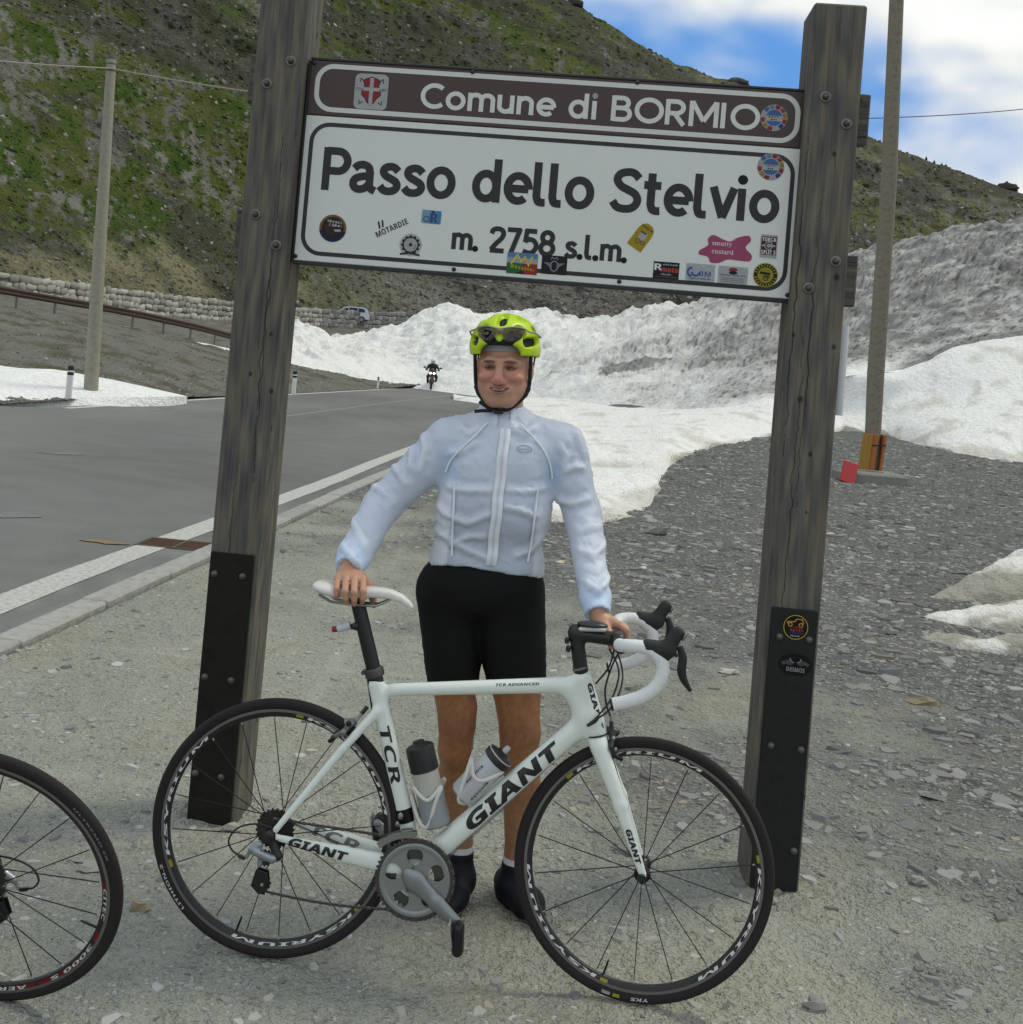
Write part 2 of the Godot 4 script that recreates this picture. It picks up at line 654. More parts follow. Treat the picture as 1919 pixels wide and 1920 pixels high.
func ground_tone(x: float, z: float) -> Color:
	# pale trodden dust by the sign, darker broken slate to the right and behind
	var a := n_low.get_noise_2d(x * 1.3 + 40.0, z * 1.3) + 0.6 * n_mid.get_noise_2d(x * 0.8, z * 0.8 + 9.0)
	var slate := clampf(smoothstep(-0.4, 1.5, x * 0.55 - z * 0.22 - 1.35 + a * 0.9), 0.0, 1.0)
	var pale := Color(0.345, 0.352, 0.30).lerp(Color(0.295, 0.312, 0.268), clampf(0.5 + a, 0, 1)).lerp(Color(0.335, 0.32, 0.225), 0.45 * smoothstep(0.1, 0.6, n_mid.get_noise_2d(x * 0.55 + 7.0, z * 0.55)))
	return pale.lerp(Color(0.135, 0.136, 0.125), slate * 0.9)


func build_ground() -> void:
	var mb := MB.new()
	var cols := 600
	var rows := 560
	for j in rows + 1:
		var r := 1.3 * pow(75.0 / 1.3, float(j) / rows)
		for i in cols + 1:
			var a := deg_to_rad(lerpf(-46.0, 46.0, float(i) / cols))
			var x := sin(a) * r
			var z := -cos(a) * r
			mb.col = ground_tone(x, z)
			mb.vert(Vector3(x, ground_y(x, z), z))
	for j in rows:
		for i in cols:
			var q := j * (cols + 1) + i
			mb.quad(q, q + 1, q + cols + 2, q + cols + 1)
	# coarse remainder behind and beside the camera
	mb.col = Color(0.28, 0.28, 0.25)
	for k in 60:
		var a0 := deg_to_rad(46.0 + 268.0 * k / 60)
		var a1 := deg_to_rad(46.0 + 268.0 * (k + 1) / 60)
		mb.face([Vector3(sin(a0), 0, -cos(a0)) * 1.3, Vector3(sin(a0), 0, -cos(a0)) * 75, Vector3(sin(a1), 0, -cos(a1)) * 75, Vector3(sin(a1), 0, -cos(a1)) * 1.3])
	var disc := []
	for k in 60: disc.append(Vector3(sin(TAU * k / 60), 0, cos(TAU * k / 60)) * 1.3)
	mb.face(disc)
	mb.col = Color(0.2, 0.2, 0.18)
	var wide := []
	for k in 48: wide.append(Vector3(sin(TAU * k / 48) * 2500.0, -0.6, cos(TAU * k / 48) * 2500.0))
	mb.face(wide)
	var tx := grain("dirt", 768, [[1, 14, 4, 0.5], [2, 60, 3, 0.7], [3, 190, 2, 0.7]], 0.2, 1.85)
	var bp := grain("dirt_relief", 768, [[4, 24, 3, 0.5], [5, 80, 3, 0.6, FastNoiseLite.TYPE_CELLULAR], [6, 220, 2, 0.35]], 0.0, 1.0, false)
	kind(put(mb, "ground", earth("ground", 1.7, 4.5, tx, bp)), "structure")

	# flat slate chips lying on it
	var shapes := []
	for s in 5:
		var m2 := MB.new()
		m2.col = Color.WHITE
		var poly := PackedVector2Array()
		var n := rng.randi_range(5, 7)
		for k in n:
			var an := TAU * (k + rng.randf_range(-0.3, 0.3)) / n
			poly.append(Vector2(cos(an) * rng.randf_range(0.32, 0.55), sin(an) * rng.randf_range(0.25, 0.42)))
		var top := PackedVector2Array()
		var tilt := rng.randf_range(-0.06, 0.06)
		for p in poly: top.append(p * rng.randf_range(0.72, 0.9))
		var f := []
		for p in top: f.append(Vector3(p.x, 0.13 + tilt * p.x, p.y))
		f.reverse()
		m2.face(f)
		for k in n:
			var k2 := (k + 1) % n
			m2.face([Vector3(poly[k2].x, -0.06, poly[k2].y), Vector3(poly[k].x, -0.06, poly[k].y), Vector3(top[k].x, 0.13 + tilt * top[k].x, top[k].y), Vector3(top[k2].x, 0.13 + tilt * top[k2].x, top[k2].y)])
		shapes.append(m2.mesh())
	var spots := []
	for s in 5: spots.append([])
	var tries := 0
	var total := 0
	while total < 125000 and tries < 900000:
		tries += 1
		var r := 1.8 * pow(34.0 / 1.8, pow(rng.randf(), 0.85))
		var a := deg_to_rad(rng.randf_range(-33.0, 33.0))
		var x := sin(a) * r
		var z := -cos(a) * r
		if x < kerb_x(z) + 0.03: continue
		var tone := ground_tone(x, z)
		var slate := clampf((0.30 - tone.r) / 0.15, 0.0, 1.0)
		var edge := 1.0 - smoothstep(0.1, 0.9, x - kerb_x(z))
		var patch := smoothstep(-0.25, 0.35, n_mid.get_noise_2d(x * 0.9 + 3.0, z * 0.9))
		if rng.randf() > 0.16 + 0.55 * slate + 0.3 * edge + 0.2 * patch: continue
		var s := 0.0072 * pow(1.0 / maxf(0.004, rng.randf()), 0.40) * (0.7 + 0.095 * r) * (1.0 + 1.1 * slate)
		s = minf(s, 0.19)
		var b := Basis(Vector3.UP, rng.randf() * TAU) * Basis(Vector3.RIGHT, rng.randf_range(-0.4, 0.4)) * Basis.from_scale(Vector3(s, s * rng.randf_range(0.5, 1.1), s * rng.randf_range(0.6, 1.0)))
		var g := lerpf(tone.g * lerpf(0.45, 1.3, rng.randf()), rng.randf_range(0.10, 0.31), slate)
		if rng.randf() < 0.03: g = rng.randf_range(0.30, 0.42)
		var c := Color(g, g * 1.0, g * rng.randf_range(0.9, 1.0))
		if rng.randf() < 0.025: c = Color(g * 1.15, g * 1.02, g * 0.8)
		spots[total % 5].append([Transform3D(b, Vector3(x, ground_y(x, z) - 0.02 * s, z)), c])
		total += 1
	var sm := vm(0.85, 0.0, 0.35)
	for s in 5:
		var mm := MultiMesh.new()
		mm.transform_format = MultiMesh.TRANSFORM_3D
		mm.use_colors = true
		mm.mesh = shapes[s]
		mm.instance_count = spots[s].size()
		for i in spots[s].size():
			mm.set_instance_transform(i, spots[s][i][0])
			mm.set_instance_color(i, spots[s][i][1])
		var o := MultiMeshInstance3D.new()
		o.name = "slate_gravel"
		o.multimesh = mm
		o.material_override = sm
		add_child(o, true)
		kind(o, "stuff")
		o.set_meta("label", "flat grey slate chips strewn over the dusty ground")


# ---------------------------------------------------------------- road
func build_road() -> void:
	var n := noise(31, 0.25, 4)
	var nf := noise(32, 2.2, 3)
	var mb := MB.new()
	var left := [[4.0, -30.0], [-21.0, -30.0], [-21.05, -11.5], [-23.24, -9.3], [-34.3, -8.45], [-48.0, -7.2], [-61.06, -6.05], [-67.0, -6.05], [-72.0, -8.5]]
	var lx := func(z: float) -> float:
		for i in left.size() - 1:
			if z >= left[i + 1][0] and z <= left[i][0]: return lerpf(left[i][1], left[i + 1][1], (left[i][0] - z) / (left[i][0] - left[i + 1][0]))
		return -8.5
	var rows := 220
	for j in rows + 1:
		var z := 2.0 - 74.0 * pow(float(j) / rows, 1.8)
		var a: float = lx.call(z)
		var b := kerb_x(z) - 0.02
		for i in 41:
			var s := float(i) / 40.0
			var x := lerpf(b, a, s * s if a < -15.0 else s)
			var k := 0.172 * (1.0 + 0.26 * n.get_noise_2d(x * 0.7, z * 0.25) + 0.14 * nf.get_noise_2d(x, z))
			if x > kerb_x(z) - 0.55: k *= 0.94 + 0.25 * smoothstep(0.0, 0.4, nf.get_noise_2d(x * 2.0, z * 0.6))
			mb.col = Color(k * 0.985, k, k * 0.965)
			mb.vert(Vector3(x, 0.0, z))
	for j in rows:
		for i in 40:
			var q := j * 41 + i
			mb.quad(q, q + 41, q + 42, q + 1)
	var tx := grain("asphalt", 512, [[41, 30, 3, 0.4], [42, 160, 2, 0.9], [43, 320, 1, 0.7]], 0.55, 1.45)
	var bp := grain("asphalt_relief", 512, [[44, 90, 2, 1.0]], 0.0, 1.0, false)
	kind(put(mb, "road", earth("asphalt", 1.6, 0.25, tx, bp, 0.9)), "structure")

	# worn white lines
	var pt := grain("paint", 512, [[51, 18, 4, 0.7], [52, 70, 3, 0.7]], 0.25, 1.35, true, 0.8)
	var pm := earth("paint", 0.9, 0.12, pt, bp, 0.8)
	var lines := [
		[[[-0.5, -3.06], [-6.54, -2.80], [-10.12, -2.50], [-14.0, -2.14], [-18.85, -1.78], [-30.0, -0.85], [-45.0, 0.1]], 0.24, 0.5],
		[[[-23.6, -9.0], [-34.3, -8.25], [-48.0, -7.0], [-61.06, -5.9], [-66.0, -5.9], [-69.0, -6.9]], 0.2, 0.56],
		[[[-21.6, -10.9], [-21.4, -9.9], [-21.2, -9.3]], 0.12, 0.4]]
	for l in lines:
		var m2 := MB.new()
		m2.col = Color(l[2], l[2], l[2] * 0.94)
		var p := []
		for q in l[0]: p.append(Vector2(q[1], q[0]))
		p = spline(p, 10)
		var f := m2.v.size()
		for i in p.size():
			var d: Vector2 = (p[mini(i + 1, p.size() - 1)] - p[maxi(i - 1, 0)]).normalized()
			var w: float = l[1] * (0.5 + 0.04 * nf.get_noise_1d(i * 3.0))
			for e in [-1, 1]: m2.vert(Vector3(p[i].x - d.y * w * e, 0.004, p[i].y + d.x * w * e))
			if i: m2.quad(f + i * 2 - 2, f + i * 2 - 1, f + i * 2 + 1, f + i * 2)
		kind(put(m2, "road_marking", pm), "structure")
	# faint worn middle line and old scuffs
	var mf := MB.new()
	mf.col = Color(0.27, 0.275, 0.265)
	var p3 := spline([Vector2(-5.3, -26.0), Vector2(-4.7, -34.0), Vector2(-3.6, -48.0), Vector2(-2.6, -58.0)], 8)
	for i in p3.size():
		mf.vert(Vector3(p3[i].x - 0.06, 0.0045, p3[i].y))
		mf.vert(Vector3(p3[i].x + 0.06, 0.0045, p3[i].y))
		if i: mf.quad(i * 2 - 2, i * 2 - 1, i * 2 + 1, i * 2)
	mf.col = Color(0.205, 0.207, 0.2)
	for s in [Vector3(-5.6977, 0, -14.9587), Vector3(-4.1328, 0, -9.7605), Vector3(-7.7281, 0, -26.5431)]:
		mf.face([s + Vector3(-0.3, 0.005, 0.16), s + Vector3(0.06, 0.005, 0.2), s + Vector3(0.3, 0.005, 0.0), s + Vector3(0.05, 0.005, -0.2)])
	kind(put(mf, "road_marking", pm), "structure")

	# concrete kerb of cast lengths, almost flush with the gravel
	var kerb := Node3D.new()
	kerb.name = "kerb"
	add_child(kerb, true)
	kind(kerb, "structure")
	var kt := grain("concrete", 512, [[61, 10, 4, 0.8], [62, 120, 2, 0.5]], 0.6, 1.35)
	var kb := grain("concrete_relief", 512, [[63, 50, 3, 1.0]], 0.0, 1.0, false)
	var km := earth("concrete", 1.1, 0.4, kt, kb, 0.9)
	var z := -0.8
	while z > -26.0:
		var l := 1.0
		var m2 := MB.new()
		var g := rng.randf_range(0.29, 0.36)
		m2.col = Color(g, g, g * 0.94)
		var c := Vector3(kerb_x(z - 0.5) - 0.085, -0.05, z - 0.5)
		var d := Vector3(kerb_x(z - 1.0) - kerb_x(z), 0, -1.0).normalized()
		var bs := Basis(Vector3.UP.cross(d) * -1.0, Vector3.UP, -d)
		m2.box(c + Vector3(0, rng.randf_range(-0.004, 0.004), 0), Vector3(0.17, 0.16, l - 0.004), 0.012, bs)
		put(m2, "kerb_stone", km, kerb)
		z -= l

	# rusty gully grating let into the lane edge
	var gx := Vector3(-2.4519, 0, -9.0142)
	var dg := thing("drain_grate", "rusty brown drain cover of two plates in the road edge by the left post", "drain cover", Transform3D(Basis(Vector3.UP, -0.05) * Basis.from_scale(Vector3.ONE * 0.66), Vector3(gx.x, 0.002, gx.z)))
	var rust := grain("rust", 256, [[71, 12, 4, 1.0], [72, 60, 2, 0.5]], 0.5, 1.4)
	var rm := earth("rust", 0.5, 0.3, rust, bp, 0.8)
	for s in [-1, 1]:
		var m2 := MB.new()
		m2.col = Color(0.085, 0.05, 0.033)
		for k in 7: m2.box(Vector3(s * 0.215, 0.006, -0.21 + 0.07 * k), Vector3(0.38, 0.018, 0.052), 0.004)
		m2.box(Vector3(s * 0.215, 0.002, 0), Vector3(0.4, 0.012, 0.5), 0.0)
		put(m2, "cover_plate", rm, dg)
	var fr := MB.new()
	fr.col = Color(0.13, 0.115, 0.095)
	for s in [-1, 1]:
		fr.box(Vector3(s * 0.435, 0.003, 0), Vector3(0.03, 0.02, 0.58), 0.003)
		fr.box(Vector3(0, 0.0035, s * 0.272), Vector3(0.84, 0.02, 0.03), 0.003)
	fr.box(Vector3(0, 0.004, 0), Vector3(0.03, 0.021, 0.514), 0.003)
	put(fr, "frame", rm, dg)
	var st := MB.new()
	st.col = Color(0.27, 0.19, 0.12)
	var so := []
	for k in 14: so.append(Vector3(-0.78 + cos(TAU * k / 14) * rng.randf_range(0.18, 0.34), 0.008, 0.30 - sin(TAU * k / 14) * rng.randf_range(0.06, 0.15)))
	st.face(so)
	put(st, "rust_stain", rm, dg)


# ---------------------------------------------------------------- sheets of terrain
func sheet(rows: Array, nu: int, nv: int, disp: Callable, tone: Callable, smooth := true, bend := 1.0) -> MB:
	var mb := MB.new()
	var nr := rows.size()
	var nc: int = rows[0].size()
	for j in nv + 1:
		var tv := float(j) / nv
		var bent_v := tv / (bend - (bend - 1.0) * tv)  # closer rows at the near side
		var fv := bent_v * (nr - 1)
		var r := mini(int(fv), nr - 2)
		fv -= r
		for i in nu + 1:
			var fu := float(i) / nu * (nc - 1)
			var c := mini(int(fu), nc - 2)
			fu -= c
			var q := []
			for k in range(-1, 3):
				var rr := clampi(r + k, 0, nr - 1)
				q.append(rows[rr][c].lerp(rows[rr][c + 1], fu))
			var p: Vector3 = q[1].cubic_interpolate(q[2], q[0], q[3], fv) if smooth else q[1].lerp(q[2], fv)
			var u := float(i) / nu
			var v := bent_v
			p += disp.call(p, u, v)
			mb.col = tone.call(p, u, v)
			mb.vert(p)
	for j in nv:
		for i in nu:
			var q := j * (nu + 1) + i
			mb.quad(q, q + 1, q + nu + 2, q + nu + 1)
	return mb


func build_mountains() -> void:
	var base_ridge := [
		[Vector3(-48.67, 3.21, -56), Vector3(-47.25, 3.32, -56.8), Vector3(-45.77, 3.44, -57.6), Vector3(-44.24, 3.56, -58.4), Vector3(-42.64, 3.68, -59.2), Vector3(-40.98, 3.81, -60), Vector3(-39.27, 3.93, -60.8), Vector3(-37.49, 4.06, -61.6), Vector3(-35.81, 4.16, -62.67), Vector3(-34.18, 4.22, -64), Vector3(-32.45, 4.27, -65.33), Vector3(-30.62, 4.33, -66.67), Vector3(-29.53, 4.46, -70), Vector3(-28.45, 4.61, -74), Vector3(-27.21, 4.75, -78.4), Vector3(-26.01, 4.87, -84), Vector3(-24.42, 5.04, -89.71), Vector3(-22.5, 5.24, -95.83), Vector3(-20.37, 5.52, -103.17), Vector3(-17.55, 5.69, -109.71), Vector3(-14.21, 5.79, -116), Vector3(-10.23, 6.05, -120), Vector3(-5.95, 6.31, -124), Vector3(-1.36, 6.65, -126.69), Vector3(3.38, 7.07, -128.06), Vector3(8.22, 7.5, -129.43), Vector3(13.16, 7.93, -130.8), Vector3(18.2, 8.36, -132.06), Vector3(23.18, 8.74, -132.51), Vector3(28.21, 9.11, -132.97), Vector3(33.26, 9.49, -133.43), Vector3(38.35, 9.87, -133.89), Vector3(43.38, 10.16, -134), Vector3(48.36, 10.43, -134), Vector3(53.35, 10.7, -134), Vector3(58.35, 10.96, -134), Vector3(63.33, 11.25, -134), Vector3(68.32, 11.55, -134), Vector3(73.31, 11.85, -134), Vector3(78.3, 12.14, -134), Vector3(83.3, 12.44, -134), Vector3(88.29, 12.73, -134), Vector3(93.28, 13.03, -134), Vector3(98.27, 13.33, -134), Vector3(103.26, 13.62, -134), Vector3(108.26, 13.92, -134)],
		[Vector3(-230.46, 134.29, -250), Vector3(-221.75, 134.3, -250.89), Vector3(-212.97, 134.31, -251.78), Vector3(-204.13, 134.32, -252.67), Vector3(-195.22, 134.32, -253.56), Vector3(-186.24, 134.32, -254.44), Vector3(-177.2, 134.31, -255.33), Vector3(-168.09, 134.31, -256.22), Vector3(-158.91, 134.3, -257.11), Vector3(-149.66, 134.28, -258), Vector3(-140.35, 134.26, -258.89), Vector3(-130.98, 134.24, -259.78), Vector3(-122, 133.28, -262), Vector3(-113, 131.96, -264.67), Vector3(-103.79, 130.59, -267.33), Vector3(-94.38, 129.17, -270), Vector3(-84.77, 127.69, -272.67), Vector3(-74.96, 126.17, -275.33), Vector3(-64.95, 124.59, -278), Vector3(-54.7, 122.29, -280.8), Vector3(-44.11, 117.93, -284), Vector3(-33.28, 113.44, -287.2), Vector3(-22.23, 108.96, -290.5), Vector3(-11, 105.28, -294.5), Vector3(0.52, 101.4, -298.18), Vector3(12.35, 97.14, -302), Vector3(24.44, 92.47, -305.33), Vector3(36.74, 88.11, -308.57), Vector3(49.3, 85.16, -312.67), Vector3(62.09, 84.42, -317.18), Vector3(75.13, 81.16, -320.62), Vector3(88.17, 77.74, -323.12), Vector3(101.3, 74.2, -325.33), Vector3(114.05, 70.25, -326), Vector3(126.53, 66.94, -326), Vector3(138.97, 64.17, -326), Vector3(151.41, 61.18, -326), Vector3(163.87, 58.05, -326), Vector3(176.26, 55.63, -326), Vector3(188.6, 53.92, -326), Vector3(200.93, 52.22, -326), Vector3(213.27, 50.52, -326), Vector3(225.6, 48.82, -326), Vector3(237.93, 47.11, -326), Vector3(250.25, 45.41, -326), Vector3(262.57, 43.71, -326)]]
	for i in base_ridge[0].size():
		var a: Vector3 = base_ridge[0][i]
		a.y -= 1.5
		base_ridge[0][i] = a
	var back := []
	for p in base_ridge[1]: back.append(p + Vector3(p.x * 0.25, -30.0, -110.0))
	var mid := []
	var top := []
	for i in base_ridge[0].size():
		mid.append(base_ridge[0][i].lerp(base_ridge[1][i], 0.45))
	var big := noise(81, 0.02, 5)
	var fine := noise(82, 0.16, 4)
	var rid := noise(83, 0.05, 4)
	rid.fractal_type = FastNoiseLite.FRACTAL_RIDGED
	var disp := func(p: Vector3, u: float, v: float) -> Vector3:
		var e := smoothstep(0.0, 0.12, v)
		var crest := 1.0 - 0.75 * smoothstep(0.8, 1.0, v)
		var d := big.get_noise_3dv(p) * 5.0 * e * crest + fine.get_noise_3dv(p) * (0.7 + 0.3 * crest)
		var ledge := rid.get_noise_3d(p.x, p.y * 2.6, p.z)
		var rocky := smoothstep(0.0, 0.35, big.get_noise_3d(p.x + 90.0, p.y, p.z) + 0.35 * smoothstep(0.5, 0.75, u) + 0.25 * v - 0.12)
		d += ledge * 1.6 * rocky * e
		return Vector3(0, d * 0.55, d * 0.8)
	var st := noise(84, 1.0, 4)
	var mot := noise(85, 0.11, 5)
	var tuft := noise(86, 0.6, 4)
	var tone := func(p: Vector3, u: float, v: float) -> Color:
		var px := p.x / -p.z * 2150.0 + 960.0
		var w := v * 3.6 / (1.0 + 2.6 * v)
		var m := mot.get_noise_3dv(p)
		var f := tuft.get_noise_3dv(p)
		var streak := st.get_noise_2d(u * 62.0 + 2.0 * m, w * 4.5) + 0.55 * st.get_noise_2d(u * 170.0 + 9.0, w * 11.0)
		var right := smoothstep(900.0, 1350.0, px)
		var scree := smoothstep(0.10, 0.24, streak + 0.3 * m + 0.25 * f - 0.05 + 0.16 * right - 0.2 * smoothstep(560.0, 700.0, px) * smoothstep(1150.0, 900.0, px))
		scree = maxf(scree, smoothstep(500.0, 760.0, px + 120.0 * m) * smoothstep(0.34, 0.26, w + 0.08 * m + 0.05 * f))
		var green := Color(0.038, 0.070, 0.010).lerp(Color(0.078, 0.086, 0.022), clampf(0.5 + 1.4 * m + 0.9 * f, 0, 1)).lerp(Color(0.115, 0.118, 0.045), clampf(right * 0.85 + 0.25 * smoothstep(0.0, 0.5, f), 0, 1))
		var grey := Color(0.20, 0.19, 0.175).lerp(Color(0.12, 0.115, 0.105), clampf(0.5 + 1.2 * m + 1.0 * f, 0, 1))
		var c := green.lerp(grey, scree * 0.85)
		var low := smoothstep(0.16, 0.09, w + 0.10 * m + 0.05 * f) * smoothstep(840.0, 420.0, px)
		c = c.lerp(Color(0.20, 0.185, 0.11).lerp(Color(0.095, 0.092, 0.06), clampf(0.45 + 1.7 * m + 0.8 * f, 0, 1)), low * 0.9)
		var edge := exp(-pow((w + 0.10 * m - 0.16) / 0.035, 2.0)) * smoothstep(-0.15, 0.25, f + m) * smoothstep(700.0, 300.0, px)
		var rock := smoothstep(0.16, 0.4, rid.get_noise_3d(p.x, p.y * 2.6, p.z) * 0.5 + big.get_noise_3d(p.x + 90.0, p.y, p.z) + 0.3 * w - 0.22 + 0.2 * right)
		return c.lerp(Color(0.052, 0.05, 0.042), maxf(rock * 0.7, edge * 0.8))
	var rows := [base_ridge[0], mid, base_ridge[1]]
	var mb := sheet(rows, 640, 340, disp, tone, false, 3.2)
	var tx := grain("scree", 768, [[91, 30, 4, 0.4], [92, 120, 3, 0.9], [93, 260, 2, 0.9]], -0.25, 2.3)
	var bp := grain("scree_relief", 768, [[94, 60, 3, 0.4], [95, 150, 2, 0.9, FastNoiseLite.TYPE_CELLULAR]], 0.0, 1.0, false)
	var mm := earth("scree", 34.0, 45.0, tx, bp)
	kind(put(mb, "mountain", mm), "structure")
	strew("scree_rock", "loose pale and dark rocks scattered over the mountain side", mb, 26000, 0.14, 0.7, 0.35)
	strew("hillside_tussocks", "tussocks and clods that roughen the grassy mountain side", mb, 60000, 0.22, 0.8, 0.5, true)
	var flat := func(p: Vector3, u: float, v: float) -> Vector3: return Vector3(0, big.get_noise_3dv(p) * 4.0 * v, 0)
	var dull := func(p: Vector3, u: float, v: float) -> Color: return Color(0.13, 0.125, 0.1)
	var dp := func(p: Vector3, u: float, v: float) -> Vector3: return Vector3.ZERO
	# the far side of the ridge
	var far_rows := [[], back]
	for p in base_ridge[1]: far_rows[0].append(p + Vector3(0, -1.2, -0.5))
	kind(put(sheet(far_rows, 90, 8, flat, dull, false), "mountain_back", mm), "structure")

	# loose rocks on the skyline
	for q in [[Vector3(56.0964, 84.9934, -315), 3.6, 1.5, "largest dark rock on the skyline, just left of the right sign post"], [Vector3(53.4523, 84.7673, -315), 1.8, 0.9, "smaller dark rock touching the largest one on the skyline"], [Vector3(136.5439, 64.4892, -324), 3.0, 1.2, "dark rock where the ridge meets the right edge"], [Vector3(9.2793, 98.5224, -300), 2.2, 1.1, "dark rock high on the ridge above the brown panel"]]:
		var mr := MB.new()
		mr.col = Color(0.05, 0.047, 0.042)
		var nn := noise(int(q[1] * 10), 0.9, 3)
		mr.ball(Vector3.ZERO, Vector3(q[1], q[2], q[1] * 0.7), 16)
		for i in mr.v.size(): mr.v[i] += mr.v[i].normalized() * nn.get_noise_3dv(mr.v[i]) * q[2] * 1.1
		var o := put(mr, "skyline_rock", vm(0.95))
		o.position = q[0]
		tag(o, q[3], "rock", "rock outcrops along the ridge")

	# bank between the lower road and the guard rail, then the upper road behind it
	var bank := [
		[Vector3(-13.71, -0.28, -18), Vector3(-13.48, -0.26, -18.36), Vector3(-13.23, -0.24, -18.72), Vector3(-12.96, -0.22, -19.07), Vector3(-12.67, -0.19, -19.43), Vector3(-12.36, -0.16, -19.79), Vector3(-12.03, -0.14, -20.15), Vector3(-11.68, -0.1, -20.5), Vector3(-11.31, -0.07, -20.86), Vector3(-11.05, -0.05, -21.46), Vector3(-10.82, -0.04, -22.2), Vector3(-10.55, -0.03, -22.94), Vector3(-10.23, 0, -23.64), Vector3(-9.8, 0.06, -24.2), Vector3(-9.35, 0.12, -24.76), Vector3(-9.17, 0.12, -26.18), Vector3(-9.11, 0.08, -28.24), Vector3(-8.95, 0.06, -30.3), Vector3(-8.66, 0.05, -32.37), Vector3(-8.38, 0.03, -34.89), Vector3(-8.33, -0.02, -39.14), Vector3(-8.04, -0.05, -43.4), Vector3(-7.66, -0.06, -48.55), Vector3(-7.02, -0.03, -53.85), Vector3(-6.08, 0.04, -59.15), Vector3(-4.99, 0.21, -66)],
		[Vector3(-18.37, -0.08, -24), Vector3(-17.98, -0.03, -24.36), Vector3(-17.56, 0.02, -24.72), Vector3(-17.13, 0.07, -25.07), Vector3(-16.67, 0.12, -25.43), Vector3(-16.2, 0.17, -25.79), Vector3(-15.7, 0.23, -26.15), Vector3(-15.19, 0.29, -26.5), Vector3(-14.66, 0.35, -26.86), Vector3(-14.18, 0.39, -27.36), Vector3(-13.72, 0.43, -27.96), Vector3(-13.22, 0.47, -28.56), Vector3(-12.71, 0.52, -29.19), Vector3(-12.21, 0.56, -29.94), Vector3(-11.67, 0.6, -30.68), Vector3(-11.36, 0.63, -32.21), Vector3(-11.17, 0.65, -34.34), Vector3(-10.95, 0.66, -36.81), Vector3(-10.92, 0.61, -40.48), Vector3(-10.69, 0.58, -44.15), Vector3(-10.25, 0.47, -47.82), Vector3(-9.6, 0.37, -51.48), Vector3(-8.86, 0.3, -55.84), Vector3(-7.8, 0.23, -59.54), Vector3(-6.45, 0.14, -62.52), Vector3(-5.14, 0.23, -68)],
		[Vector3(-25.58, 2.35, -33), Vector3(-25.1, 2.37, -33.6), Vector3(-24.6, 2.39, -34.19), Vector3(-24.06, 2.4, -34.79), Vector3(-23.49, 2.42, -35.38), Vector3(-22.88, 2.44, -35.98), Vector3(-22.24, 2.46, -36.58), Vector3(-21.57, 2.48, -37.17), Vector3(-20.87, 2.5, -37.77), Vector3(-20.51, 2.48, -39.09), Vector3(-20.3, 2.44, -40.88), Vector3(-19.99, 2.39, -42.67), Vector3(-19.55, 2.32, -44.37), Vector3(-18.9, 2.23, -45.83), Vector3(-18.2, 2.13, -47.34), Vector3(-17.42, 2.04, -48.89), Vector3(-16.6, 1.92, -50.58), Vector3(-15.81, 1.75, -52.68), Vector3(-14.9, 1.56, -54.8), Vector3(-13.92, 1.33, -57.1), Vector3(-12.85, 1.06, -59.58), Vector3(-11.63, 0.77, -62.05), Vector3(-10.21, 0.58, -64.04), Vector3(-8.64, 0.39, -65.77), Vector3(-6.95, 0.21, -67.26), Vector3(-5.3, 0.29, -70)]]
	var bd := func(p: Vector3, u: float, v: float) -> Vector3: return Vector3(0, (fine.get_noise_3dv(p * 4.0) * 0.10 + fine.get_noise_3dv(p * 14.0) * 0.05) * smoothstep(0.0, 0.1, v), 0)
	var bt := func(p: Vector3, u: float, v: float) -> Color:
		var m := mot.get_noise_3dv(p * 5.0)
		return Color(0.19, 0.185, 0.165).lerp(Color(0.1, 0.098, 0.06), smoothstep(-0.1, 0.5, m + 0.5 * smoothstep(0.6, 0.1, u) * v))
	var b2 := earth("bank", 7.0, 10.0, tx, bp)
	var bank_mb := sheet(bank, 300, 90, bd, bt)
	kind(put(bank_mb, "gravel_bank", b2), "structure")
	strew("bank_gravel", "loose grey gravel on the roadside bank", bank_mb, 12000, 0.05, 0.22, 0.4)
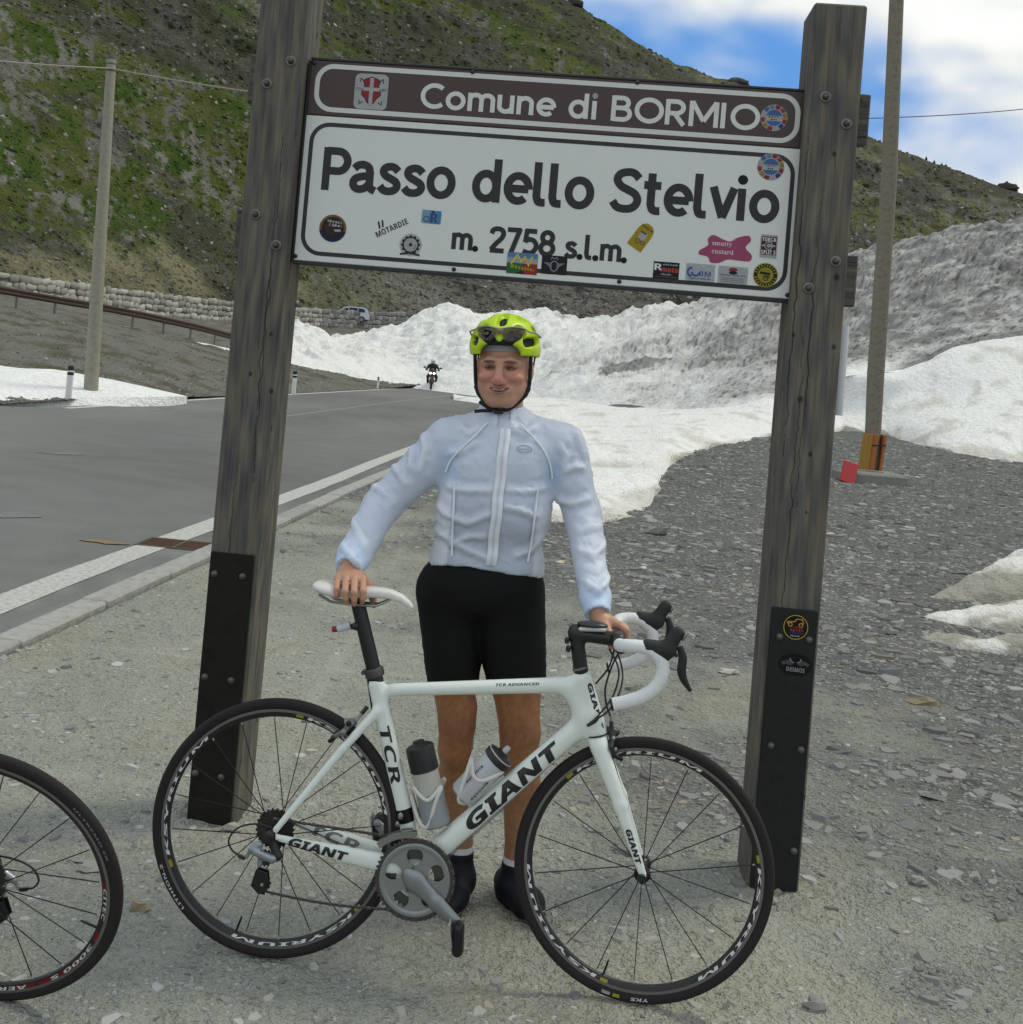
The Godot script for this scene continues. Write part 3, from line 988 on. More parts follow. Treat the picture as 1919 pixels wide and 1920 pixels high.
	var upper := [
		[Vector3(-25.73, 2.34, -33.2), Vector3(-25.19, 2.36, -33.86), Vector3(-24.62, 2.38, -34.53), Vector3(-24, 2.4, -35.19), Vector3(-23.34, 2.42, -35.86), Vector3(-22.64, 2.44, -36.52), Vector3(-21.9, 2.46, -37.18), Vector3(-21.12, 2.48, -37.85), Vector3(-20.62, 2.47, -39.14), Vector3(-20.39, 2.42, -41.13), Vector3(-20.03, 2.36, -43.12), Vector3(-19.47, 2.28, -44.95), Vector3(-18.72, 2.17, -46.57), Vector3(-17.9, 2.07, -48.29), Vector3(-16.98, 1.95, -50.01), Vector3(-16.11, 1.77, -52.27), Vector3(-15.12, 1.57, -54.61), Vector3(-14.03, 1.31, -57.15), Vector3(-12.83, 1.01, -59.92), Vector3(-11.43, 0.71, -62.59), Vector3(-9.81, 0.49, -64.8), Vector3(-8.01, 0.28, -66.61), Vector3(-6.08, 0.18, -68.2), Vector3(-4.06, 0.31, -69.46), Vector3(-1.95, 0.46, -70.73), Vector3(0.23, 0.6, -72)],
		[Vector3(-41.93, 3.58, -54), Vector3(-40.65, 3.62, -54.53), Vector3(-39.34, 3.67, -55.06), Vector3(-38, 3.71, -55.59), Vector3(-36.63, 3.76, -56.12), Vector3(-35.22, 3.8, -56.66), Vector3(-33.78, 3.85, -57.19), Vector3(-32.3, 3.9, -57.72), Vector3(-30.82, 3.84, -58.31), Vector3(-29.32, 3.64, -58.98), Vector3(-27.78, 3.45, -59.64), Vector3(-26.73, 3.29, -61.52), Vector3(-26.14, 3.16, -64.84), Vector3(-25.34, 3.01, -68.16), Vector3(-24.51, 2.94, -71.97), Vector3(-23.65, 3, -76.4), Vector3(-22.51, 3.05, -80.83), Vector3(-21.1, 3.1, -85.25), Vector3(-19.82, 3.21, -91.52), Vector3(-18.2, 3.34, -98.11), Vector3(-15.91, 3.6, -102.86), Vector3(-13.32, 3.88, -107.6), Vector3(-10.21, 3.99, -109.87), Vector3(-6.93, 4.09, -111.91), Vector3(-3.53, 4.19, -113.96), Vector3(0, 4.29, -116)],
		[Vector3(-44.31, 4.22, -57), Vector3(-43.04, 4.22, -57.66), Vector3(-41.72, 4.22, -58.33), Vector3(-40.36, 4.23, -58.99), Vector3(-38.96, 4.23, -59.66), Vector3(-37.52, 4.23, -60.32), Vector3(-36.04, 4.23, -60.98), Vector3(-34.52, 4.23, -61.65), Vector3(-33.1, 4.05, -62.62), Vector3(-31.78, 3.66, -63.95), Vector3(-30.37, 3.25, -65.28), Vector3(-29.29, 3.01, -67.52), Vector3(-28.53, 2.98, -70.84), Vector3(-27.56, 2.94, -74.16), Vector3(-26.58, 2.97, -78.07), Vector3(-25.61, 3.09, -82.72), Vector3(-24.37, 3.23, -87.46), Vector3(-22.84, 3.38, -92.2), Vector3(-21.25, 3.55, -98.06), Vector3(-19.34, 3.73, -104.13), Vector3(-16.94, 4.03, -109.34), Vector3(-14.21, 4.34, -114.56), Vector3(-10.96, 4.66, -117.57), Vector3(-7.52, 5, -120.38), Vector3(-3.89, 5.34, -123.19), Vector3(-0.1, 5.69, -126)]]
	kind(put(sheet(upper, 120, 40, bd, bt), "upper_road", b2), "structure")


func strew(called: String, label: String, on: MB, count: int, small: float, large: float, sink: float, own_tone := false) -> void:
	# rocks lying on a sheet, as one uncountable mass
	var m2 := MB.new()
	m2.col = Color.WHITE
	var nn := noise(601, 1.3, 2)
	m2.ball(Vector3.ZERO, Vector3(0.6, 0.42, 0.5), 6)
	for i in m2.v.size(): m2.v[i] *= 1.0 + 0.8 * nn.get_noise_3dv(m2.v[i] * 3.0)
	var flat := MB.new()
	for i in range(0, m2.ix.size(), 3):
		flat.col = Color.WHITE
		flat.face([m2.v[m2.ix[i]], m2.v[m2.ix[i + 1]], m2.v[m2.ix[i + 2]]])
	var mm := MultiMesh.new()
	mm.transform_format = MultiMesh.TRANSFORM_3D
	mm.use_colors = true
	mm.mesh = flat.mesh()
	mm.instance_count = count
	for i in count:
		var k := rng.randi() % (on.v.size() - 1)
		var p := on.v[k].lerp(on.v[k + 1], rng.randf()) if on.v[k].distance_to(on.v[k + 1]) < 3.0 else on.v[k]
		var far := clampf(-p.z / 120.0, 0.5, 2.2)
		var s := small * pow(large / small, pow(rng.randf(), 2.2)) * far
		var g := rng.randf_range(0.07, 0.24) if rng.randf() < 0.93 else rng.randf_range(0.3, 0.42)
		mm.set_instance_transform(i, Transform3D(Basis(Vector3(rng.randf() - 0.5, rng.randf() - 0.5, rng.randf() - 0.5).normalized(), rng.randf() * TAU) * Basis.from_scale(Vector3(s, s * rng.randf_range(0.5, 0.9), s)), p + Vector3(0, s * (0.3 - sink), 0)))
		mm.set_instance_color(i, on.c[k] * rng.randf_range(0.55, 1.25) if own_tone else Color(g, g * 0.98, g * 0.92))
	var o := MultiMeshInstance3D.new()
	o.name = called
	o.multimesh = mm
	o.material_override = vm(0.95, 0.0, 0.3)
	add_child(o, true)
	kind(o, "stuff")
	o.set_meta("label", label)


func build_snow() -> void:
	var lump := noise(101, 0.55, 5)
	var lump2 := noise(102, 1.7, 4)
	var wave := noise(103, 0.18, 4)
	var tx := grain("snow", 512, [[111, 16, 4, 0.8], [112, 90, 3, 0.6]], 0.72, 1.22)
	var bp := grain("snow_relief", 512, [[113, 18, 4, 1.0], [114, 70, 3, 0.5]], 0.0, 1.0, false)
	var sm := earth("snow", 3.2, 9.0, tx, bp, 0.75)
	# ploughed and slid snow behind the bend, rising to the right where it is full of grit
	var slope := [
		[Vector3(-12.3, 0.38, -61), Vector3(-11.47, 0.37, -61.67), Vector3(-10.62, 0.36, -62.34), Vector3(-9.74, 0.35, -63.01), Vector3(-8.81, 0.28, -63.43), Vector3(-7.86, 0.2, -63.85), Vector3(-6.91, 0.11, -64.33), Vector3(-5.94, 0, -64.84), Vector3(-4.85, -0.04, -63.89), Vector3(-3.75, -0.05, -62.29), Vector3(-2.7, -0.05, -60.7), Vector3(-1.7, -0.06, -59.16), Vector3(-0.75, -0.07, -57.67), Vector3(0.15, -0.08, -56.18), Vector3(0.96, -0.05, -51.94), Vector3(1.62, 0, -47.33), Vector3(2.2, 0.06, -43.96), Vector3(2.75, 0.11, -41.87), Vector3(3.25, 0.15, -39.91), Vector3(3.79, 0.16, -39.07), Vector3(4.31, 0.16, -38.23), Vector3(4.81, 0.2, -37.46), Vector3(5.29, 0.24, -36.71), Vector3(5.74, 0.29, -36), Vector3(6.29, 0.47, -36), Vector3(6.84, 0.65, -36), Vector3(7.39, 0.84, -36), Vector3(7.94, 1.06, -36), Vector3(8.48, 1.27, -36), Vector3(9.09, 1.53, -36.27), Vector3(9.71, 1.8, -36.55), Vector3(10.34, 2.07, -36.83), Vector3(10.99, 2.28, -37.12), Vector3(11.66, 2.4, -37.43), Vector3(12.33, 2.52, -37.73), Vector3(13.01, 2.65, -38), Vector3(13.58, 2.91, -38), Vector3(14.16, 3.17, -38), Vector3(14.73, 3.43, -38), Vector3(15.31, 3.64, -38), Vector3(15.89, 3.82, -38), Vector3(16.48, 4.01, -38), Vector3(17.06, 4.18, -38), Vector3(17.65, 4.3, -38), Vector3(18.23, 4.42, -38), Vector3(18.82, 4.54, -38), Vector3(19.41, 4.66, -38), Vector3(19.99, 4.78, -38), Vector3(20.58, 4.9, -38), Vector3(21.14, 5.01, -37.95), Vector3(21.66, 5.09, -37.83), Vector3(22.18, 5.17, -37.71), Vector3(22.69, 5.25, -37.59), Vector3(23.2, 5.33, -37.46), Vector3(23.7, 5.41, -37.34), Vector3(24.2, 5.49, -37.22), Vector3(24.7, 5.57, -37.1), Vector3(25.19, 5.65, -36.98), Vector3(25.68, 5.72, -36.85), Vector3(26.16, 5.8, -36.73), Vector3(26.64, 5.88, -36.61), Vector3(27.12, 5.95, -36.49), Vector3(27.6, 6.03, -36.37), Vector3(28.07, 6.1, -36.24), Vector3(28.53, 6.18, -36.12), Vector3(29, 6.25, -36)],
		[Vector3(-13.02, 1.68, -64), Vector3(-12.14, 1.65, -64.67), Vector3(-11.24, 1.61, -65.34), Vector3(-10.32, 1.58, -66.02), Vector3(-9.47, 1.59, -67.28), Vector3(-8.57, 1.6, -68.54), Vector3(-7.62, 1.57, -69.65), Vector3(-6.62, 1.53, -70.69), Vector3(-5.49, 1.57, -70.33), Vector3(-4.34, 1.64, -69.38), Vector3(-3.21, 1.71, -68.42), Vector3(-2.12, 1.71, -67.58), Vector3(-1.04, 1.66, -66.83), Vector3(0.01, 1.61, -66.09), Vector3(1, 1.68, -63.78), Vector3(1.91, 1.75, -61.27), Vector3(2.75, 1.83, -58.75), Vector3(3.5, 1.89, -56.24), Vector3(4.19, 1.95, -53.82), Vector3(4.87, 2.01, -52.14), Vector3(5.5, 2.06, -50.46), Vector3(6.16, 2.12, -49.46), Vector3(6.82, 2.17, -48.71), Vector3(7.46, 2.24, -47.97), Vector3(8.07, 2.47, -47.22), Vector3(8.65, 2.69, -46.48), Vector3(9.23, 2.91, -45.85), Vector3(9.84, 3.14, -45.43), Vector3(10.43, 3.36, -45.01), Vector3(11.11, 3.7, -45), Vector3(11.79, 4.04, -45), Vector3(12.46, 4.38, -45), Vector3(13.11, 4.66, -44.88), Vector3(13.7, 4.86, -44.57), Vector3(14.29, 5.05, -44.27), Vector3(14.86, 5.24, -43.97), Vector3(15.43, 5.46, -43.66), Vector3(15.98, 5.68, -43.36), Vector3(16.52, 5.89, -43.05), Vector3(17.16, 6.09, -43), Vector3(17.82, 6.29, -43), Vector3(18.48, 6.48, -43), Vector3(19.13, 6.65, -42.96), Vector3(19.73, 6.75, -42.81), Vector3(20.32, 6.85, -42.67), Vector3(20.91, 6.94, -42.52), Vector3(21.49, 7.04, -42.38), Vector3(22.08, 7.13, -42.23), Vector3(22.65, 7.23, -42.09), Vector3(23.23, 7.32, -41.95), Vector3(23.81, 7.41, -41.83), Vector3(24.39, 7.49, -41.71), Vector3(24.96, 7.58, -41.59), Vector3(25.54, 7.66, -41.46), Vector3(26.1, 7.75, -41.34), Vector3(26.67, 7.83, -41.22), Vector3(27.23, 7.91, -41.1), Vector3(27.78, 7.99, -40.98), Vector3(28.33, 8.08, -40.85), Vector3(28.88, 8.16, -40.73), Vector3(29.43, 8.24, -40.61), Vector3(29.97, 8.32, -40.49), Vector3(30.5, 8.4, -40.37), Vector3(31.04, 8.48, -40.24), Vector3(31.57, 8.56, -40.12), Vector3(32.09, 8.63, -40)],
		[Vector3(-14.16, 3.03, -69), Vector3(-13.28, 3.22, -70), Vector3(-12.15, 2.81, -70), Vector3(-11.22, 2.53, -71.19), Vector3(-10.36, 2.68, -72.91), Vector3(-9.48, 2.91, -74.86), Vector3(-8.42, 3.55, -75.33), Vector3(-7.4, 4.19, -76.53), Vector3(-6.3, 4.8, -77), Vector3(-5.2, 5.38, -78), Vector3(-4.02, 5.53, -78.63), Vector3(-2.78, 5.22, -79), Vector3(-1.56, 5.33, -79.81), Vector3(-0.33, 5.53, -80), Vector3(0.91, 5.74, -80), Vector3(2.16, 5.79, -80), Vector3(3.44, 5.42, -80), Vector3(4.69, 5.45, -80), Vector3(5.93, 5.49, -79.81), Vector3(7.01, 5.5, -78.04), Vector3(8.03, 6.09, -76.63), Vector3(9.02, 6.45, -75.15), Vector3(10, 6.54, -73.77), Vector3(11.02, 6.5, -72.91), Vector3(12.01, 6.95, -72.21), Vector3(12.93, 7.29, -71.25), Vector3(13.81, 7.59, -70.18), Vector3(14.65, 7.87, -69.1), Vector3(15.46, 8.15, -68.03), Vector3(16.2, 8.48, -66.86), Vector3(16.92, 8.81, -65.69), Vector3(17.59, 9.12, -64.51), Vector3(18.23, 9.41, -63.34), Vector3(18.77, 9.53, -61.92), Vector3(19.3, 9.63, -60.58), Vector3(19.87, 9.84, -59.52), Vector3(20.4, 10.03, -58.46), Vector3(20.94, 10.2, -57.47), Vector3(21.47, 10.36, -56.54), Vector3(21.84, 10.38, -55.28), Vector3(22.07, 10.25, -53.74), Vector3(22.47, 10.21, -52.72), Vector3(22.91, 10.2, -51.88), Vector3(23.52, 10.27, -51.44), Vector3(24.11, 10.34, -51), Vector3(24.69, 10.41, -50.57), Vector3(25.25, 10.47, -50.13), Vector3(25.8, 10.54, -49.7), Vector3(26.34, 10.6, -49.26), Vector3(26.92, 10.68, -48.93), Vector3(27.58, 10.78, -48.74), Vector3(28.23, 10.89, -48.56), Vector3(28.87, 10.99, -48.38), Vector3(29.51, 11.1, -48.2), Vector3(30.14, 11.2, -48.01), Vector3(30.77, 11.3, -47.83), Vector3(31.39, 11.41, -47.65), Vector3(32.01, 11.51, -47.46), Vector3(32.62, 11.6, -47.28), Vector3(33.22, 11.7, -47.1), Vector3(33.82, 11.8, -46.91), Vector3(34.42, 11.9, -46.73), Vector3(35.01, 11.99, -46.55), Vector3(35.59, 12.08, -46.37), Vector3(36.17, 12.18, -46.18), Vector3(36.74, 12.27, -46)],
		[Vector3(-14.68, 2.02, -72), Vector3(-13.77, 2.2, -73.05), Vector3(-12.82, 2.38, -74.1), Vector3(-11.84, 2.56, -75.15), Vector3(-10.83, 2.75, -76.21), Vector3(-9.78, 2.94, -77.26), Vector3(-8.71, 3.14, -78.31), Vector3(-7.6, 3.34, -79.36), Vector3(-6.45, 3.55, -80.41), Vector3(-5.28, 3.76, -81.46), Vector3(-4.04, 3.87, -82.15), Vector3(-2.77, 3.87, -82.47), Vector3(-1.48, 3.87, -82.79), Vector3(-0.18, 3.86, -83.1), Vector3(1.12, 3.86, -83.42), Vector3(2.44, 3.85, -83.74), Vector3(3.76, 3.89, -83.89), Vector3(5.01, 4.11, -83.21), Vector3(6.24, 4.33, -82.53), Vector3(7.45, 4.54, -81.85), Vector3(8.64, 4.76, -81.18), Vector3(9.81, 4.96, -80.5), Vector3(10.95, 5.21, -79.75), Vector3(12.02, 5.59, -78.8), Vector3(13.06, 5.95, -77.86), Vector3(14.07, 6.3, -76.91), Vector3(15.06, 6.65, -75.96), Vector3(16.01, 6.98, -75.01), Vector3(16.94, 7.3, -74.07), Vector3(17.84, 7.62, -73.12), Vector3(18.71, 7.92, -72.17), Vector3(19.55, 8.21, -71.22), Vector3(20.37, 8.5, -70.28), Vector3(21.13, 8.72, -69.25), Vector3(21.85, 8.9, -68.19), Vector3(22.54, 9.07, -67.13), Vector3(23.2, 9.24, -66.06), Vector3(23.83, 9.4, -65), Vector3(24.42, 9.54, -63.94), Vector3(24.98, 9.68, -62.88), Vector3(25.51, 9.81, -61.82), Vector3(26.01, 9.93, -60.76), Vector3(26.57, 10.04, -59.9), Vector3(27.34, 10.16, -59.56), Vector3(28.1, 10.27, -59.21), Vector3(28.85, 10.38, -58.87), Vector3(29.59, 10.49, -58.53), Vector3(30.31, 10.6, -58.18), Vector3(31.03, 10.7, -57.84), Vector3(31.74, 10.8, -57.5), Vector3(32.44, 10.91, -57.15), Vector3(33.12, 11, -56.81), Vector3(33.8, 11.1, -56.47), Vector3(34.46, 11.2, -56.12), Vector3(35.12, 11.29, -55.78), Vector3(35.76, 11.38, -55.44), Vector3(36.4, 11.47, -55.09), Vector3(37.02, 11.56, -54.75), Vector3(37.63, 11.65, -54.4), Vector3(38.24, 11.73, -54.06), Vector3(38.83, 11.82, -53.72), Vector3(39.41, 11.9, -53.37), Vector3(39.98, 11.98, -53.03), Vector3(40.54, 12.05, -52.69), Vector3(41.09, 12.13, -52.34), Vector3(41.63, 12.2, -52)]]
	var disp := func(p: Vector3, u: float, v: float) -> Vector3:
		var e := smoothstep(0.0, 0.08, v)
		var rough := 1.0 - 0.6 * smoothstep(0.36, 0.2, v)
		var a := lump.get_noise_3dv(p) * 0.42 * rough + lump2.get_noise_3dv(p) * 0.2 * rough + wave.get_noise_3dv(p) * 0.35
		return Vector3(0, a * e, a * 0.55 * e)
	var gr := noise(104, 0.10, 4)
	var gs := noise(105, 0.9, 4)
	var tone := func(p: Vector3, u: float, v: float) -> Color:
		var px := p.x / -p.z * 2150.0 + 960.0
		# grit melts out of the old snow in bands that run down to the left
		var band := gs.get_noise_2d(p.x * 0.5 + p.z * 0.2, p.y * 2.2 - p.x * 0.55) + 0.8 * gs.get_noise_2d(p.x * 2.2, p.y * 4.5 - p.x * 1.2)
		var grit := smoothstep(1020.0, 1520.0, px + 260.0 * gr.get_noise_3dv(p)) * smoothstep(0.02, 0.16, v)
		var k := clampf(grit * (0.80 + 0.5 * band), 0.0, 0.95)
		k = maxf(k, 0.22 * smoothstep(0.1, 0.5, gs.get_noise_3dv(p * 1.2)) * smoothstep(0.2, 0.4, v))
		var spot := smoothstep(0.30, 0.42, gr.get_noise_3d(p.x * 1.1, p.y * 3.0, p.z * 0.6) * 1.1) * smoothstep(1010.0, 1080.0, px) * smoothstep(1500.0, 1300.0, px)
		k = maxf(k, spot * 0.85)
		k = maxf(k, 0.9 * smoothstep(1650.0, 1720.0, px) * smoothstep(0.13, 0.05, v + 0.05 * gs.get_noise_3dv(p)))
		var speck := smoothstep(0.12, 0.4, gs.get_noise_3d(p.x * 4.0, p.y * 7.0 - p.x * 1.5, p.z * 4.0)) * clampf(k * 2.0, 0.0, 1.0)
		return Color(0.80, 0.805, 0.775).lerp(Color(0.19, 0.186, 0.174), k).lerp(Color(0.05, 0.049, 0.045), speck * 0.8)
	kind(put(sheet(slope, 560, 200, disp, tone), "snow_slope", sm), "structure")

	# the clean snow that runs out over the gravel; its front edge melts away unevenly
	var field := [
		[Vector3(-2.31, -0.23, -50), Vector3(-1.66, -0.15, -48.7), Vector3(-1.04, -0.07, -47.39), Vector3(-0.46, 0.01, -46.09), Vector3(0.12, -0.07, -28.36), Vector3(0.32, -0.13, -15.31), Vector3(0.43, -0.08, -12.1), Vector3(0.56, -0.06, -11.81), Vector3(0.71, -0.05, -11.88), Vector3(0.86, -0.05, -11.96), Vector3(1.01, -0.05, -12.1), Vector3(1.18, -0.06, -12.34), Vector3(1.35, -0.06, -12.59), Vector3(1.54, -0.06, -12.94), Vector3(1.82, -0.06, -13.93), Vector3(2.36, -0.05, -16.71), Vector3(3.2, -0.03, -21.15), Vector3(3.68, -0.04, -22.52), Vector3(4.18, -0.03, -23.9), Vector3(4.71, -0.01, -25.23), Vector3(5.25, -0.01, -26.41), Vector3(5.81, -0.01, -27.6), Vector3(6.41, 0.01, -28.78), Vector3(7.03, 0.03, -29.97), Vector3(7.7, 0.05, -31.27), Vector3(8.41, 0.09, -32.57), Vector3(9.15, 0.13, -33.87), Vector3(9.86, 0.17, -34.94), Vector3(10.58, 0.23, -35.98), Vector3(11.02, 0.27, -36), Vector3(11.46, 0.32, -36), Vector3(11.7, 0.32, -35.41), Vector3(11.76, 0.25, -34.31), Vector3(11.73, 0.15, -33.01), Vector3(11.66, 0.06, -31.7), Vector3(11.56, -0.05, -30.4), Vector3(11.54, -0.11, -29.39), Vector3(11.75, -0.13, -29.01), Vector3(11.95, -0.14, -28.64), Vector3(12.19, -0.14, -28.38), Vector3(12.45, -0.14, -28.19), Vector3(12.71, -0.14, -28.01), Vector3(12.95, -0.15, -27.78), Vector3(13.18, -0.15, -27.55), Vector3(13.4, -0.16, -27.33), Vector3(13.62, -0.16, -27.1), Vector3(13.84, -0.17, -26.88), Vector3(14.05, -0.18, -26.65), Vector3(14.25, -0.18, -26.43), Vector3(14.45, -0.18, -26.2), Vector3(14.64, -0.19, -25.98), Vector3(14.85, -0.17, -25.79), Vector3(15.05, -0.15, -25.6), Vector3(15.25, -0.14, -25.41), Vector3(15.44, -0.12, -25.22), Vector3(15.63, -0.1, -25.03), Vector3(15.81, -0.09, -24.84), Vector3(15.99, -0.07, -24.65), Vector3(16.16, -0.05, -24.46), Vector3(16.33, -0.04, -24.27), Vector3(16.5, -0.02, -24.08), Vector3(16.66, 0, -23.9), Vector3(16.81, 0.01, -23.71), Vector3(16.96, 0.03, -23.52), Vector3(17.11, 0.04, -23.33), Vector3(17.25, 0.06, -23.14), Vector3(17.39, 0.08, -22.95), Vector3(17.52, 0.09, -22.76), Vector3(17.65, 0.11, -22.57), Vector3(17.77, 0.12, -22.38), Vector3(17.89, 0.14, -22.19), Vector3(18, 0.16, -22)],
		[Vector3(-2.41, -0.19, -52), Vector3(-1.74, -0.11, -50.7), Vector3(-1.1, -0.03, -49.39), Vector3(-0.49, 0.05, -48.09), Vector3(0.13, -0.2, -37.43), Vector3(0.44, -0.1, -26.06), Vector3(0.68, 0.02, -23.05), Vector3(0.92, 0.09, -22.03), Vector3(1.2, 0.1, -22.41), Vector3(1.49, 0.12, -22.78), Vector3(1.79, 0.13, -23.09), Vector3(2.09, 0.14, -23.32), Vector3(2.39, 0.14, -23.55), Vector3(2.7, 0.15, -23.77), Vector3(3.02, 0.15, -24), Vector3(3.59, 0.08, -26.04), Vector3(4.07, 0.08, -27.19), Vector3(4.56, 0.1, -28.19), Vector3(5.07, 0.13, -29.19), Vector3(5.59, 0.17, -30.14), Vector3(6.09, 0.24, -30.85), Vector3(6.6, 0.32, -31.56), Vector3(7.14, 0.4, -32.27), Vector3(7.69, 0.48, -32.98), Vector3(8.31, 0.61, -33.95), Vector3(8.96, 0.75, -34.93), Vector3(9.63, 0.89, -35.9), Vector3(10.22, 1.05, -36.47), Vector3(10.8, 1.22, -36.99), Vector3(11.24, 1.33, -37), Vector3(11.68, 1.44, -37), Vector3(12.06, 1.52, -36.8), Vector3(12.41, 1.58, -36.51), Vector3(12.74, 1.65, -36.22), Vector3(13.06, 1.71, -35.9), Vector3(13.33, 1.76, -35.47), Vector3(13.59, 1.81, -35.03), Vector3(13.84, 1.86, -34.6), Vector3(14.08, 1.91, -34.16), Vector3(14.37, 1.97, -33.88), Vector3(14.69, 2.03, -33.69), Vector3(15.01, 2.09, -33.51), Vector3(15.34, 2.12, -33.34), Vector3(15.66, 2.15, -33.17), Vector3(15.98, 2.18, -33), Vector3(16.3, 2.22, -32.83), Vector3(16.61, 2.25, -32.66), Vector3(16.91, 2.28, -32.49), Vector3(17.22, 2.31, -32.32), Vector3(17.52, 2.33, -32.15), Vector3(17.81, 2.36, -31.98), Vector3(18.12, 2.39, -31.84), Vector3(18.42, 2.42, -31.7), Vector3(18.72, 2.45, -31.56), Vector3(19.02, 2.48, -31.42), Vector3(19.31, 2.51, -31.27), Vector3(19.6, 2.54, -31.13), Vector3(19.88, 2.56, -30.99), Vector3(20.16, 2.59, -30.85), Vector3(20.44, 2.62, -30.71), Vector3(20.72, 2.64, -30.56), Vector3(20.99, 2.67, -30.42), Vector3(21.26, 2.7, -30.28), Vector3(21.52, 2.72, -30.14), Vector3(21.78, 2.75, -29.99), Vector3(22.04, 2.77, -29.85), Vector3(22.3, 2.8, -29.71), Vector3(22.55, 2.82, -29.57), Vector3(22.8, 2.85, -29.43), Vector3(23.04, 2.87, -29.28), Vector3(23.28, 2.89, -29.14), Vector3(23.52, 2.92, -29)],
		[Vector3(-2.57, -0.11, -55), Vector3(-1.87, -0.01, -54.03), Vector3(-1.2, 0.09, -53.07), Vector3(-0.55, 0.18, -52.1), Vector3(0.08, 0.27, -51.14), Vector3(0.68, 0.36, -50.17), Vector3(1.24, 0.43, -48.45), Vector3(1.76, 0.49, -46.55), Vector3(2.24, 0.52, -44.85), Vector3(2.68, 0.54, -43.22), Vector3(3.09, 0.56, -41.59), Vector3(3.51, 0.58, -40.58), Vector3(3.94, 0.58, -39.93), Vector3(4.35, 0.59, -39.28), Vector3(4.76, 0.62, -38.67), Vector3(5.15, 0.65, -38.09), Vector3(5.52, 0.68, -37.51), Vector3(5.89, 0.72, -36.98), Vector3(6.3, 0.8, -36.81), Vector3(6.71, 0.87, -36.63), Vector3(7.12, 0.95, -36.46), Vector3(7.55, 1.08, -36.44), Vector3(7.99, 1.24, -36.51), Vector3(8.44, 1.41, -36.57), Vector3(8.91, 1.59, -36.73), Vector3(9.39, 1.8, -36.95), Vector3(9.88, 2.01, -37.16), Vector3(10.38, 2.22, -37.38), Vector3(10.88, 2.43, -37.6), Vector3(11.32, 2.44, -37.55), Vector3(11.76, 2.45, -37.51), Vector3(12.2, 2.46, -37.46), Vector3(12.64, 2.47, -37.41), Vector3(13.15, 2.68, -37.6), Vector3(13.67, 2.96, -37.82), Vector3(14.14, 3.26, -37.93), Vector3(14.62, 3.51, -38.02), Vector3(15.1, 3.66, -38.1), Vector3(15.59, 3.81, -38.17), Vector3(16.06, 3.93, -38.22), Vector3(16.54, 4.04, -38.26), Vector3(17.01, 4.15, -38.3), Vector3(17.47, 4.25, -38.3), Vector3(17.93, 4.35, -38.3), Vector3(18.39, 4.45, -38.3), Vector3(18.85, 4.55, -38.3), Vector3(19.31, 4.65, -38.3), Vector3(19.77, 4.75, -38.3), Vector3(20.23, 4.85, -38.3), Vector3(20.69, 4.95, -38.3), Vector3(21.14, 5.04, -38.29), Vector3(21.55, 5.11, -38.2), Vector3(21.95, 5.18, -38.1), Vector3(22.36, 5.24, -38.01), Vector3(22.76, 5.31, -37.91), Vector3(23.16, 5.37, -37.82), Vector3(23.55, 5.43, -37.72), Vector3(23.95, 5.5, -37.63), Vector3(24.34, 5.56, -37.53), Vector3(24.73, 5.63, -37.44), Vector3(25.12, 5.69, -37.34), Vector3(25.5, 5.75, -37.25), Vector3(25.89, 5.81, -37.15), Vector3(26.27, 5.88, -37.06), Vector3(26.65, 5.94, -36.96), Vector3(27.02, 6, -36.87), Vector3(27.4, 6.06, -36.77), Vector3(27.77, 6.12, -36.68), Vector3(28.14, 6.18, -36.58), Vector3(28.5, 6.24, -36.49), Vector3(28.87, 6.3, -36.39), Vector3(29.23, 6.36, -36.3)],
